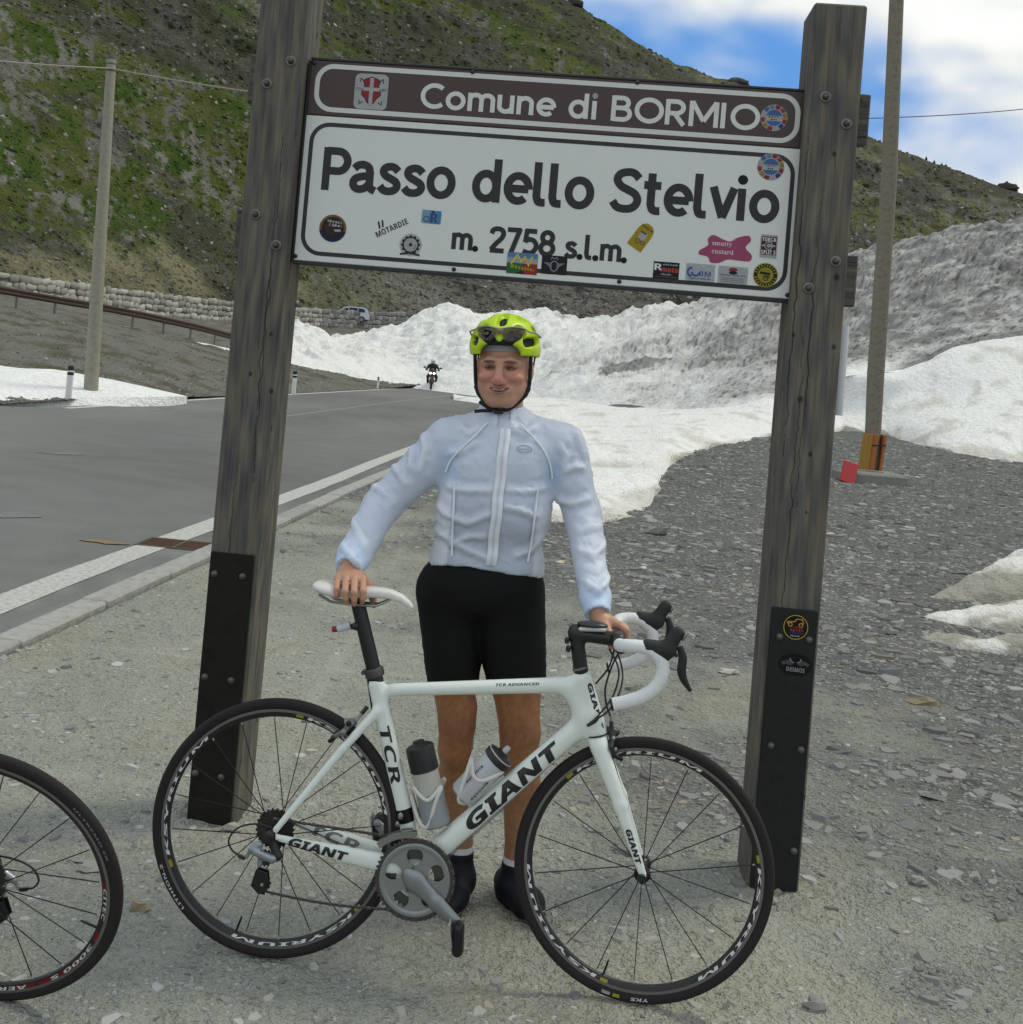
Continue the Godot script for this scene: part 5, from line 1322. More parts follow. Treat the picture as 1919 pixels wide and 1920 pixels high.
func build_sign() -> void:
	var fr := Transform3D(Basis(Vector3(0.9972, 0, 0.075), Vector3(0, 1, 0), Vector3(-0.075, 0, 0.9972)), Vector3(0.075, 0, -3.81))
	var sign := thing("pass_sign", "tall wooden road sign with brown and white panels between two bolted posts", "road sign", fr)
	var wm := wood_material()
	var steel_t := grain("steel", 256, [[211, 8, 4, 1.0], [212, 60, 2, 0.4]], 0.6, 1.5)
	var steel := earth("painted_steel", 0.4, 0.15, steel_t, steel_t, 0.5)
	for s in 2:
		var cx := -0.947 if s == 0 else 0.914
		var pst := put(timber(Vector3(cx, 1.34, -0.1), Vector3(0.166 if s == 0 else 0.172, 3.092, 0.2), 1, 0.31 * s, 0.5, 0.007, 3.2), "post", wm, sign)
		pst.set_meta("label", ["left post, with a bare black steel shoe", "right post, with two stickers on its steel shoe"][s])
		var pl := MB.new()
		pl.col = Color(0.021, 0.020, 0.0185) if s == 0 else Color(0.027, 0.0265, 0.025)
		var px0 := -1.027 if s == 0 else 0.843
		pl.box(Vector3(px0 + 0.075, 0.43, 0.004), Vector3(0.15, 0.94, 0.008), 0.003)
		put(pl, "steel_shoe", steel, pst)
		for b in ([[-1.006, 0.826], [-0.91, 0.826], [-1.007, 0.48], [-0.917, 0.477], [-1.01, 0.158], [-0.921, 0.154]] if s == 0 else [[0.875, 0.806], [0.969, 0.805], [0.875, 0.454], [0.971, 0.451], [0.973, 0.127], [0.878, 0.127]]):
			bolt(pst, Vector3(b[0], b[1], 0.0082), 0.0125, true)
		for b in ([[-0.905, 2.576], [-0.981, 2.494], [-0.98, 2.046], [-0.899, 1.947]] if s == 0 else [[0.887, 2.574], [0.961, 2.49], [0.961, 2.037], [0.881, 1.943]]):
			bolt(pst, Vector3(b[0], b[1], 0.0), 0.0185, false)
	for s in 2: put(timber(Vector3(-0.018, [2.557, 1.997][s], -0.2265), Vector3(2.19, 0.175, 0.05), 0, 0.1 + 0.3 * s, 0.2, 0.004), "crossboard", wm, sign)
	var pipe := MB.new()
	pipe.col = Color(0.55, 0.57, 0.58)
	pipe.tube([Vector3(1.022, 1.535, -0.1), Vector3(1.022, 1.835, -0.1)], 0.021, 16)
	pipe.col = Color(0.05, 0.05, 0.05)
	pipe.box(Vector3(1.006, 1.685, -0.1), Vector3(0.012, 0.3, 0.03), 0.002)
	put(pipe, "reflector_tube", vm(0.35), sign)

	# two sheet-metal panels
	var zf := -0.06
	var br := MB.new()
	br.col = Color(0.052, 0.031, 0.024)
	br.box(Vector3(-0.0085, 2.507, zf - 0.0125), Vector3(1.687, 0.189, 0.025), 0.002)
	var brown := put(br, "brown_panel", vm(0.42), sign)
	var wh := MB.new()
	wh.col = Color(0.66, 0.685, 0.65)
	wh.box(Vector3(-0.0085, 2.158, zf - 0.0125), Vector3(1.687, 0.503, 0.025), 0.002)
	var white := put(wh, "white_panel", vm(0.4), sign)
	var lip := MB.new()
	lip.col = Color(0.016, 0.016, 0.016)
	lip.box(Vector3(-0.0085, 1.8995, zf - 0.012), Vector3(1.69, 0.013, 0.034), 0.002)
	lip.box(Vector3(-0.0085, 2.6065, zf - 0.014), Vector3(1.69, 0.009, 0.03), 0.002)
	for s in [-1, 1]: lip.box(Vector3(-0.0085 + s * 0.8475, 2.253, zf - 0.014), Vector3(0.007, 0.694, 0.03), 0.001)
	put(lip, "panel_frame", vm(0.5), sign)
	var z := zf + 0.0006
	var ring := MB.new()
	ring.col = Color(0.60, 0.60, 0.58)
	ring.stroke(round_rect(Vector2(-0.006, 2.508), Vector2(1.635, 0.150), 0.055, 8), 0.0165, z, Transform3D.IDENTITY, true)
	put(ring, "border", vm(0.45), brown)
	var tb := MB.new()
	tb.col = Color(0.62, 0.62, 0.60)
	pen_text(tb, "Comune di BORMIO", -0.463, 0.683, 2.461, 0.086, 0.0155, z)
	put(tb, "lettering", vm(0.45), brown)
	ring = MB.new()
	ring.col = Color(0.012, 0.012, 0.012)
	ring.stroke(round_rect(Vector2(-0.008, 2.158), Vector2(1.637, 0.446), 0.062, 8), 0.0145, z, Transform3D.IDENTITY, true)
	put(ring, "border", vm(0.45), white)
	tb = MB.new()
	tb.col = Color(0.010, 0.0105, 0.011)
	pen_text(tb, "Passo dello Stelvio", -0.778, 0.768, 2.155, 0.148, 0.0268, z + 0.0003)
	pen_text(tb, "m. 2758 s.l.m.", -0.311, 0.282, 1.986, 0.088, 0.0168, z + 0.0003, {0: 0.88, 1: 0.88, 8: 0.88, 9: 0.88, 10: 0.95, 11: 0.88, 12: 0.88, 13: 0.88})
	put(tb, "lettering", vm(0.45), white)
	for p in [Vector2(-0.2906, 2.5953), Vector2(0.2707, 2.5958), Vector2(-0.2962, 1.9177), Vector2(0.2652, 1.9203), Vector2(-0.8462, 1.9206), Vector2(0.8237, 1.9200), Vector2(-0.8414, 2.5906)]:
		var sc := MB.new()
		sc.col = Color(0.014, 0.014, 0.014)
		sc.lathe([Vector2(0.0075, 0), Vector2(0.0075, 0.003), Vector2(0.005, 0.0055), Vector2(0.0001, 0.0058)], Transform3D(Basis(Vector3.RIGHT, PI / 2), Vector3(p.x, p.y, zf)), 12)
		put(sc, "screw", vm(0.4), sign)

	# stickers
	var K := Color(0.012, 0.012, 0.013)
	var Wt := Color(0.66, 0.67, 0.66)
	var stick := func(label: String, where: Vector2, parent: Node, draw: Callable, zz := zf) -> void:
		var m := MB.new()
		draw.call(m, where, zz + 0.0012)
		var o := put(m, "sticker", vm(0.35), parent)
		o.set_meta("label", label)
	var e := 0.0002
	stick.call("white square with a red coat of arms", Vector2(-0.6338, 2.5043), brown, func(m: MB, c: Vector2, q: float):
		m.col = Wt
		m.prism(round_rect(c, Vector2(0.116, 0.122), 0.018), q, q)
		m.col = Color(0.42, 0.03, 0.04)
		var sh := PackedVector2Array()
		for p in [[-0.030, 0.036], [-0.02, 0.044], [0, 0.05], [0.02, 0.044], [0.030, 0.036], [0.024, 0.018], [0.032, 0.004], [0.033, -0.012], [0.02, -0.024], [0.012, -0.038], [0, -0.047], [-0.012, -0.038], [-0.02, -0.024], [-0.033, -0.012], [-0.032, 0.004], [-0.024, 0.018]]: sh.append(c + Vector2(p[0], p[1]))
		m.prism(sh, q + e, q + e)
		m.col = K
		m.stroke(sh, 0.003, q + e * 1.5, Transform3D.IDENTITY, true)
		rect(m, c, Vector2(0.013, 0.094), Wt, q + 2 * e)
		rect(m, c + Vector2(0, 0.008), Vector2(0.058, 0.012), Wt, q + 2.3 * e)
		for s in [-1, 1]:
			for t in [-1, 1]:
				m.col = K
				m.stroke(PackedVector2Array([c + Vector2(s * 0.026, t * 0.036), c + Vector2(s * 0.038, t * 0.044), c + Vector2(s * 0.040, t * 0.030)]), 0.0032, q + 2.6 * e)
		word(m, "CO", c + Vector2(-0.045, 0.008), 0.016, 0.009, K, q + e)
		word(m, "BV", c + Vector2(0.045, 0.008), 0.016, 0.009, K, q + e))
	for k in 2:
		stick.call(["round sticker with a ring of flags on the brown panel", "round sticker with a ring of flags on the white panel"][k], [Vector2(0.7337, 2.5078), Vector2(0.7360, 2.3427)][k], [brown, white][k], func(m: MB, c: Vector2, q: float):
			disc(m, c, 0.045, Wt, q)
			var fl := [Color(0.45, 0.03, 0.04), Color(0.5, 0.1, 0.03), Color(0.5, 0.3, 0.05), Color(0.42, 0.05, 0.05), Color(0.05, 0.08, 0.3), Color(0.6, 0.6, 0.6), Color(0.4, 0.04, 0.05), Color(0.5, 0.35, 0.05), Color(0.5, 0.05, 0.06), Color(0.55, 0.55, 0.55), Color(0.1, 0.2, 0.45), Color(0.2, 0.35, 0.5)]
			for i in 12:
				m.col = fl[i]
				m.prism(PackedVector2Array([c + Vector2.from_angle(1.5 - TAU * i / 12) * 0.0435, c + Vector2.from_angle(1.5 - TAU * (i + 0.5) / 12) * 0.0445, c + Vector2.from_angle(1.5 - TAU * (i + 0.85) / 12) * 0.0435, c + Vector2.from_angle(1.5 - TAU * (i + 0.85) / 12) * 0.031, c + Vector2.from_angle(1.5 - TAU * i / 12) * 0.031]), q + e, q + e)
			disc(m, c, 0.0275, Color(0.08, 0.22, 0.55), q + 2 * e)
			rect(m, c + Vector2(0, -0.002), Vector2(0.052, 0.018), Wt, q + 3 * e)
			fine_print(m, c + Vector2(0, 0.003), 0.036, 0.008, Color(0.3, 0.22, 0.05), q + 4 * e)
			fine_print(m, c + Vector2(0, -0.006), 0.02, 0.006, K, q + 4 * e))
	stick.call("round orange and navy sticker", Vector2(-0.7250, 2.0257), white, func(m: MB, c: Vector2, q: float):
		disc(m, c, 0.047, Color(0.35, 0.17, 0.04), q)
		m.col = Color(0.02, 0.025, 0.11)
		m.prism(ring2(c, 0.0472, 0.0472, 24, 190, 350), q + e, q + e)
		disc(m, c, 0.039, Color(0.028, 0.022, 0.028), q + 2 * e)
		rect(m, c + Vector2(0.016, -0.007), Vector2(0.024, 0.008), Wt, q + 3 * e, 0.05)
		fine_print(m, c + Vector2(0.006, 0.022), 0.052, 0.010, Wt, q + 3 * e, -0.12)
		fine_print(m, c + Vector2(0.008, 0.010), 0.046, 0.010, Wt, q + 3 * e, -0.1)
		disc(m, c + Vector2(-0.014, 0.004), 0.013, Color(0.1, 0.03, 0.02), q + 3 * e)
		disc(m, c + Vector2(-0.006, -0.014), 0.015, Color(0.06, 0.035, 0.03), q + 3.5 * e, 0.012))
	stick.call("black slanted lettering MOTARDIE", Vector2(-0.5261, 2.0426), white, func(m: MB, c: Vector2, q: float):
		word(m, "MOTARDIE", c + Vector2(0.005, 0.0), 0.118, 0.020, K, q, 0.50)
		m.col = K
		m.stroke(PackedVector2Array([c + Vector2(-0.043, 0.018), c + Vector2(-0.036, -0.006)]), 0.006, q + e)
		m.stroke(PackedVector2Array([c + Vector2(-0.030, 0.024), c + Vector2(-0.026, 0.0)]), 0.006, q + e))
	stick.call("small blue sticker with a cyclist drawn as a letter", Vector2(-0.3882, 2.0897), white, func(m: MB, c: Vector2, q: float):
		rect(m, c, Vector2(0.066, 0.045), Color(0.10, 0.40, 0.72), q, -0.02)
		rect(m, c + Vector2(-0.02, 0), Vector2(0.025, 0.043), Color(0.32, 0.55, 0.74), q + e, -0.02)
		word(m, "R", c + Vector2(0.01, -0.003), 0.026, 0.032, Color(0.02, 0.03, 0.12), q + 2 * e)
		m.col = Color(0.02, 0.03, 0.12)
		m.stroke(ring2(c + Vector2(-0.017, -0.008), 0.009, 0.009, 16), 0.003, q + 2 * e, Transform3D.IDENTITY, true)
		disc(m, c + Vector2(0.004, 0.018), 0.004, Color(0.02, 0.03, 0.12), q + 2 * e))
	stick.call("round white sticker with a black cog wheel", Vector2(-0.4513, 1.9897), white, func(m: MB, c: Vector2, q: float):
		disc(m, c, 0.038, Wt, q)
		var gear := PackedVector2Array()
		for i in 48: gear.append(c + Vector2.from_angle(TAU * i / 48) * (0.033 if i % 4 < 2 else 0.028))
		m.col = K
		m.prism(gear, q + e, q + e)
		disc(m, c, 0.0235, Wt, q + 2 * e)
		disc(m, c, 0.006, K, q + 3 * e)
		m.col = Color(0.4, 0.3, 0.02)
		m.prism(ring2(c + Vector2(0.003, -0.002), 0.015, 0.015, 10, -70, 20), q + 2.5 * e, q + 2.5 * e)
		m.col = K
		m.stroke(PackedVector2Array([c + Vector2(-0.034, -0.034), c + Vector2(0, -0.028), c + Vector2(0.034, -0.034)]), 0.007, q + 2 * e))
	stick.call("flag sticker of blue, green and red with a yellow mountain", Vector2(-0.0660, 1.9558), white, func(m: MB, c: Vector2, q: float):
		rect(m, c, Vector2(0.104, 0.072), Color(0.16, 0.36, 0.62), q)
		rect(m, c + Vector2(0, 0.008), Vector2(0.104, 0.02), Color(0.5, 0.58, 0.62), q + e)
		rect(m, c + Vector2(-0.026, -0.018), Vector2(0.052, 0.036), Color(0.03, 0.22, 0.06), q + 2 * e)
		rect(m, c + Vector2(0.026, -0.018), Vector2(0.052, 0.036), Color(0.5, 0.05, 0.03), q + 2 * e)
		m.col = Color(0.55, 0.42, 0.03)
		m.stroke(PackedVector2Array([c + Vector2(-0.038, -0.004), c + Vector2(-0.018, 0.028), c + Vector2(-0.004, 0.006), c + Vector2(0.008, 0.022), c + Vector2(0.022, -0.006), c + Vector2(0.034, 0.026)]), 0.006, q + 3 * e)
		fine_print(m, c + Vector2(0.002, -0.016), 0.08, 0.012, Color(0.6, 0.48, 0.03), q + 3.5 * e, -0.12)
		m.col = K
		m.prism(PackedVector2Array([c + Vector2(-0.025, -0.036), c + Vector2(0.012, -0.036), c + Vector2(0.0, -0.024)]), q + 3 * e, q + 3 * e))
	stick.call("black sticker with a grey winged crest", Vector2(0.0424, 1.9588), white, func(m: MB, c: Vector2, q: float):
		rect(m, c, Vector2(0.086, 0.064), Color(0.016, 0.018, 0.02), q)
		var gy := Color(0.16, 0.17, 0.18)
		for s in [-1, 1]:
			for k in 3:
				m.col = gy
				m.stroke(PackedVector2Array([c + Vector2(s * 0.008, 0.004 - 0.006 * k), c + Vector2(s * (0.034 - 0.007 * k), 0.006 - 0.004 * k)]), 0.0035, q + e)
		m.stroke(ring2(c + Vector2(0, -0.004), 0.013, 0.017, 18), 0.004, q + 2 * e, Transform3D.IDENTITY, true)
		m.stroke(PackedVector2Array([c + Vector2(-0.012, 0.018), c + Vector2(-0.008, 0.026), c + Vector2(0, 0.02), c + Vector2(0.008, 0.026), c + Vector2(0.012, 0.018)]), 0.003, q + 2 * e))
	stick.call("yellow tag shaped sticker stuck on at a slant", Vector2(0.3292, 2.0786), white, func(m: MB, c: Vector2, q: float):
		m.col = Color(0.62, 0.44, 0.01)
		var p := PackedVector2Array()
		for a in [[-0.028, -0.048], [0.028, -0.048], [0.028, 0.018], [0.022, 0.036], [0.01, 0.046], [-0.01, 0.046], [-0.022, 0.036], [-0.028, 0.018]]: p.append(c + Vector2(a[0], a[1]).rotated(-0.55))
		m.prism(p, q, q)
		rect(m, c + Vector2(0.002, 0.0), Vector2(0.024, 0.03), Wt, q + e, -0.55)
		rect(m, c + Vector2(0.004, 0.012), Vector2(0.022, 0.006), Color(0.16, 0.1, 0.06), q + 2 * e, -0.55)
		fine_print(m, c + Vector2(0.016, 0.027), 0.046, 0.008, Color(0.12, 0.09, 0.02), q + 2 * e, -0.55)
		m.col = Color(0.1, 0.06, 0.04)
		m.stroke(ring2(c + Vector2(-0.014, -0.016), 0.008, 0.008, 14), 0.003, q + 2 * e, Transform3D.IDENTITY, true)
		m.stroke(ring2(c + Vector2(0.002, -0.022), 0.006, 0.006, 14), 0.003, q + 2 * e, Transform3D.IDENTITY, true))
	stick.call("pink splash sticker reading smutty custard", Vector2(0.6103, 2.0570), white, func(m: MB, c: Vector2, q: float):
		m.col = Color(0.56, 0.12, 0.25)
		var p := PackedVector2Array()
		for a in spline([Vector2(-0.062, 0.030), Vector2(-0.045, 0.044), Vector2(-0.018, 0.034), Vector2(0.012, 0.026), Vector2(0.034, 0.040), Vector2(0.07, 0.050), Vector2(0.080, 0.034), Vector2(0.064, 0.010), Vector2(0.086, -0.014), Vector2(0.082, -0.034), Vector2(0.05, -0.036), Vector2(0.01, -0.034), Vector2(-0.02, -0.048), Vector2(-0.048, -0.048), Vector2(-0.058, -0.03), Vector2(-0.088, -0.024), Vector2(-0.084, -0.008), Vector2(-0.060, 0.008)], 5, true): p.append(c + a)
		m.prism(p, q, q)
		word(m, "smutty", c + Vector2(-0.014, 0.014), 0.066, 0.017, Color(0.62, 0.5, 0.53), q + e, -0.01, "Droid Serif")
		word(m, "custard", c + Vector2(-0.01, -0.010), 0.072, 0.016, Color(0.62, 0.5, 0.53), q + e, -0.01, "Droid Serif"))
	stick.call("upright white, red and black sticker reading TORCA SPLIT 3", Vector2(0.7499, 2.0767), white, func(m: MB, c: Vector2, q: float):
		rect(m, c, Vector2(0.056, 0.078), Wt, q)
		rect(m, c + Vector2(0, 0.002), Vector2(0.05, 0.062), Color(0.11, 0.02, 0.025), q + e)
		word(m, "TORCA", c + Vector2(0, 0.023), 0.046, 0.014, Wt, q + 2 * e)
		word(m, "SPLIT 3", c + Vector2(0, -0.020), 0.046, 0.014, Wt, q + 2 * e)
		rect(m, c + Vector2(0, 0.002), Vector2(0.044, 0.006), Wt, q + 2 * e)
		disc(m, c + Vector2(0, 0.002), 0.014, Wt, q + 3 * e)
		m.col = K
		m.stroke(ring2(c + Vector2(0, 0.002), 0.009, 0.009, 16, 30, 330), 0.004, q + 4 * e))
	stick.call("black sticker with red moto lettering", Vector2(0.4184, 1.9702), white, func(m: MB, c: Vector2, q: float):
		rect(m, c, Vector2(0.086, 0.056), Color(0.014, 0.014, 0.016), q)
		word(m, "R", c + Vector2(-0.027, 0.010), 0.026, 0.022, Wt, q + e)
		word(m, "moto", c + Vector2(0.012, 0.002), 0.056, 0.016, Color(0.48, 0.04, 0.03), q + e)
		fine_print(m, c + Vector2(0.012, 0.019), 0.048, 0.005, Wt, q + e)
		fine_print(m, c + Vector2(0.0, -0.014), 0.034, 0.006, Wt, q + e)
		fine_print(m, c + Vector2(0.0, -0.022), 0.07, 0.004, Color(0.2, 0.2, 0.2), q + e))
	stick.call("white sticker with blue BM lettering", Vector2(0.5321, 1.9720), white, func(m: MB, c: Vector2, q: float):
		rect(m, c, Vector2(0.096, 0.058), Color(0.64, 0.66, 0.67), q)
		m.col = Color(0.03, 0.07, 0.25)
		m.stroke(ring2(c + Vector2(-0.028, 0.0), 0.014, 0.014, 14, 90, 270), 0.008, q + e)
		m.stroke(ring2(c + Vector2(-0.016, 0.0), 0.012, 0.012, 14, 180, 360), 0.007, q + e)
		word(m, "BM", c + Vector2(0.016, -0.004), 0.038, 0.017, Color(0.03, 0.07, 0.25), q + e)
		m.col = Color(0.36, 0.4, 0.46)
		m.stroke(PackedVector2Array([c + Vector2(-0.02, 0.016), c + Vector2(-0.004, 0.026), c + Vector2(0.008, 0.016), c + Vector2(0.024, 0.02), c + Vector2(0.042, 0.006)]), 0.002, q + e)
		fine_print(m, c + Vector2(0, -0.021), 0.07, 0.005, Color(0.05, 0.09, 0.25), q + e))
	stick.call("white sticker with a small red and black emblem and lines of print", Vector2(0.6401, 1.9715), white, func(m: MB, c: Vector2, q: float):
		rect(m, c, Vector2(0.098, 0.058), Color(0.64, 0.66, 0.67), q)
		disc(m, c + Vector2(0, 0.018), 0.014, Color(0.42, 0.06, 0.05), q + e, 0.007)
		disc(m, c + Vector2(0, 0.008), 0.014, K, q + 1.5 * e, 0.006)
		word(m, "PASSO DELLO STELVIO 2757 m", c + Vector2(0, -0.001), 0.086, 0.006, K, q + e)
		for k in 3: fine_print(m, c + Vector2(0, -0.011 - 0.006 * k), 0.076, 0.0036, Color(0.15, 0.15, 0.2), q + e))
	stick.call("round black and yellow sticker in the lower corner", Vector2(0.7470, 1.9799), white, func(m: MB, c: Vector2, q: float):
		disc(m, c, 0.041, K, q)
		disc(m, c, 0.0265, Color(0.50, 0.44, 0.02), q + e)
		m.col = Color(0.5, 0.44, 0.02)
		m.stroke(ring2(c, 0.0395, 0.0395, 28), 0.0016, q + e, Transform3D.IDENTITY, true)
		for k in 22:
			if k != 0 and k != 11: rect(m, c + Vector2.from_angle(TAU * k / 22) * 0.033, Vector2(0.007, 0.0045), Color(0.5, 0.44, 0.02), q + e, TAU * k / 22)
		rect(m, c + Vector2(-0.002, 0.006), Vector2(0.034, 0.008), K, q + 2 * e, -0.1)
		disc(m, c + Vector2(0.004, -0.004), 0.011, Color(0.2, 0.18, 0.02), q + 2 * e, 0.007)
		m.col = K
		m.stroke(ring2(c + Vector2(0.001, -0.010), 0.008, 0.008, 12), 0.003, q + 3 * e, Transform3D.IDENTITY, true))
	var right_post := sign.get_child(1)
	stick.call("round black sticker with a yellow ring and an off-road car", Vector2(0.9238, 0.8418), right_post, func(m: MB, c: Vector2, q: float):
		disc(m, c, 0.041, K, q)
		m.col = Color(0.48, 0.36, 0.02)
		m.stroke(ring2(c, 0.0385, 0.0385, 28), 0.0022, q + e, Transform3D.IDENTITY, true)
		m.col = Color(0.5, 0.26, 0.03)
		m.stroke(PackedVector2Array([c + Vector2(-0.027, 0.010), c + Vector2(-0.027, 0.016), c + Vector2(-0.004, 0.018), c + Vector2(0.002, 0.027), c + Vector2(0.02, 0.026), c + Vector2(0.024, 0.012)]), 0.003, q + e)
		m.stroke(ring2(c + Vector2(-0.018, 0.008), 0.006, 0.006, 12), 0.003, q + e, Transform3D.IDENTITY, true)
		m.stroke(ring2(c + Vector2(0.016, 0.008), 0.006, 0.006, 12), 0.003, q + e, Transform3D.IDENTITY, true)
		fine_print(m, c + Vector2(0.004, 0.0), 0.04, 0.008, Color(0.45, 0.05, 0.03), q + e)
		fine_print(m, c + Vector2(0.004, -0.010), 0.044, 0.008, Color(0.5, 0.09, 0.03), q + e)
		fine_print(m, c + Vector2(0.004, -0.019), 0.044, 0.007, Color(0.08, 0.1, 0.3), q + e)
		fine_print(m, c + Vector2(0.0, -0.028), 0.03, 0.005, Wt, q + e), 0.0085)
	stick.call("oval black sticker with grey wings reading DEIMOS", Vector2(0.9314, 0.7217), right_post, func(m: MB, c: Vector2, q: float):
		disc(m, c, 0.054, Color(0.008, 0.008, 0.009), q, 0.034)
		word(m, "DEIMOS", c + Vector2(0.002, -0.016), 0.058, 0.014, Color(0.25, 0.26, 0.27), q + e, -0.03)
		for s in [-1, 1]:
			m.col = Color(0.13, 0.135, 0.14)
			m.prism(PackedVector2Array([c + Vector2(s * 0.006, 0.002), c + Vector2(s * 0.02, 0.016), c + Vector2(s * 0.046, 0.006), c + Vector2(s * 0.04, -0.004), c + Vector2(s * 0.028, 0.001), c + Vector2(s * 0.018, -0.004)]), q + e, q + e)
			m.col = Color(0.3, 0.31, 0.32)
			m.stroke(PackedVector2Array([c + Vector2(s * 0.005, 0.006), c + Vector2(s * 0.014, 0.010), c + Vector2(s * 0.018, 0.02)]), 0.0022, q + 2 * e), 0.0085)

# ---------------------------------------------------------------- bicycles (local axes: x forwards, y up, z towards the drive side)
func fit(txt: String, w: float, h: float, slant: float, col: Color, family := "Droid Sans") -> MB:
	var t := text_mb(txt, 1.0, col, family, 780 if txt == "GIANT" else 700)
	var r := mb_size(t)
	var m := r.get_center()
	for i in t.v.size():
		var y := (t.v[i].y - m.y) / r.size.y * h
		t.v[i] = Vector3((t.v[i].x - m.x) / r.size.x * w + slant * y, y, 0.0)
	return t


func on_tube(t: MB, a: Vector3, b: Vector3, s: float, hp0: float, hp1: float, sw: float, side := 1.0, across := 0.0, turn := 0.0, lift := 0.0011) -> MB:
	# wrap flat lettering round a straight oval tube; s is where its middle sits, as a share of the length
	t.split_long(0.006)
	var d := (b - a).normalized()
	var l := a.distance_to(b)
	var p := Vector3(-d.y, d.x, 0.0).normalized()
	if p.y < 0.0 and turn == 0.0: p = -p
	for i in t.v.size():
		var q := Vector2(t.v[i].x, t.v[i].y).rotated(turn) + Vector2(0, across)
		var k := clampf(s + q.x / l, 0.0, 1.0)
		var hp := lerpf(hp0, hp1, k)
		var y := clampf(q.y, -hp * 0.97, hp * 0.97)
		t.v[i] = a + d * (s * l + q.x) + p * y + Vector3(0, 0, side * (hp / sw * sqrt(maxf(0.0, 1.0 - y * y / (hp * hp))) + lift))
	return t


func on_rim(t: MB, start: float, r0: float, r1: float, z0: float, z1: float, side: float) -> MB:
	# lettering round a rim: tops outwards, read clockwise from the start angle
	var bx := mb_size(t)
	t.split_long(0.012)
	for i in t.v.size():
		var k := (t.v[i].y - bx.position.y) / bx.size.y
		var r := lerpf(r0, r1, k)
		var a := deg_to_rad(start) - (t.v[i].x - bx.position.x) / ((r0 + r1) * 0.5)
		t.v[i] = Vector3(cos(a) * r * side, sin(a) * r, side * (lerpf(z0, z1, k) + 0.0007))
	return t


func bike_wheel(bike: Node3D, called: String, hub: Vector3, turn: float, spokes: int, rear: bool, first: float, pal: Dictionary) -> Node3D:
	var w := Node3D.new()
	w.name = called
	w.transform = Transform3D(Basis(Vector3.UP, turn), hub)
	bike.add_child(w, true)
	var side_on := Transform3D(Basis(Vector3.RIGHT, PI / 2), Vector3.ZERO)  # lathe axis along z
	var mb := MB.new()
	mb.col = Color(0.024, 0.0235, 0.023)
	var prof := []
	for i in 15:
		var a := deg_to_rad(-125.0 + 250.0 * i / 14)
		prof.append(Vector2(0.3225 + cos(a) * 0.0135, sin(a) * 0.0125))
	prof.append(Vector2(0.309, 0.0095))
	prof.append(Vector2(0.309, -0.0095))
	mb.lathe(prof, side_on, 120, true)
	put(mb, "tyre", vm(0.8, 0.0, 0.35), w)
	mb = MB.new()
	mb.col = Color(0.19, 0.185, 0.175)
	for s in [-1.0, 1.0]:
		var p2 := [Vector2(0.3015, 0.0092 * s), Vector2(0.3125, 0.0096 * s)]
		if s > 0: p2.reverse()
		mb.lathe(p2, side_on, 120)
	put(mb, "brake_track", vm(0.38, 0.7), w)
	mb = MB.new()
	mb.col = Color(0.013, 0.013, 0.013)
	mb.lathe([Vector2(0.3017, 0.009), Vector2(0.291, 0.0062), Vector2(0.288, 0.0035), Vector2(0.288, -0.0035), Vector2(0.291, -0.0062), Vector2(0.3017, -0.009)], side_on, 120)
	put(mb, "rim", vm(0.4), w)
	# hub
	mb = MB.new()
	mb.col = Color(0.012, 0.012, 0.012)
	var f := 0.036 if not rear else 0.03
	mb.lathe([Vector2(0.006, -0.052), Vector2(0.013, -0.05), Vector2(0.013, -f - 0.004), Vector2(0.0215, -f - 0.002), Vector2(0.0215, -f + 0.003), Vector2(0.012, -f + 0.008), Vector2(0.011, 0.0), Vector2(0.012, f - 0.008), Vector2(0.0215, f - 0.003), Vector2(0.0215, f + 0.002), Vector2(0.013, f + 0.004), Vector2(0.013, 0.05), Vector2(0.006, 0.052)], side_on, 20)
	mb.tube([Vector3(0, 0, -0.066), Vector3(0, 0, 0.066)], 0.0052, 10)
	put(mb, "hub", vm(0.35, 0.3), w)
	var one: ArrayMesh = null
	for k in spokes:
		var o := MeshInstance3D.new()
		o.name = "spoke"
		if one == null:
			var sp := MB.new()
			sp.col = Color(0.014, 0.014, 0.014)
			sp.box(Vector3(0.1565, 0, 0), Vector3(0.275, 0.0024, 0.0013), 0.0)
			sp.col = Color(0.35, 0.35, 0.35)
			sp.box(Vector3(0.2885, 0, 0), Vector3(0.012, 0.0036, 0.0036), 0.001)
			one = sp.mesh()
		o.mesh = one
		o.material_override = vm(0.4, 0.3)
		var sd := 1.0 if k % 2 == 0 else -1.0
		var an := deg_to_rad(first + 360.0 * k / spokes)
		var tilt := -sd * (0.026 if not rear else (0.02 if sd > 0 else 0.028)) / 0.28
		var off := 0.0
		if rear: off = 0.05 if (k / 2) % 2 == 0 else -0.05
		o.transform = Transform3D(Basis(Vector3.BACK, an), Vector3.ZERO) * Transform3D(Basis(Vector3.BACK, off), Vector3(0, -off * 0.29, 0)) * Transform3D(Basis(Vector3.UP, -tilt), Vector3(0, 0, -tilt * 0.29))
		w.add_child(o, true)
	var vs := MB.new()
	vs.col = Color(0.01, 0.01, 0.01)
	var va := deg_to_rad(pal.valve)
	vs.tube([Vector3(cos(va), sin(va), 0) * 0.29, Vector3(cos(va), sin(va), 0) * 0.262, Vector3(cos(va), sin(va), 0) * 0.248], [0.003, 0.003, 0.002], 8)
	put(vs, "valve", vm(0.4, 0.2), w)
	for side in [1.0, -1.0]:
		var d := MB.new()
		var tyre := MB.new()
		pal.print.call(d, tyre, rear, side)
		if d.v.size(): put(d, "rim_print", vm(0.4), w)
		if tyre.v.size(): put(tyre, "tyre_print", vm(0.7), w)
	return w


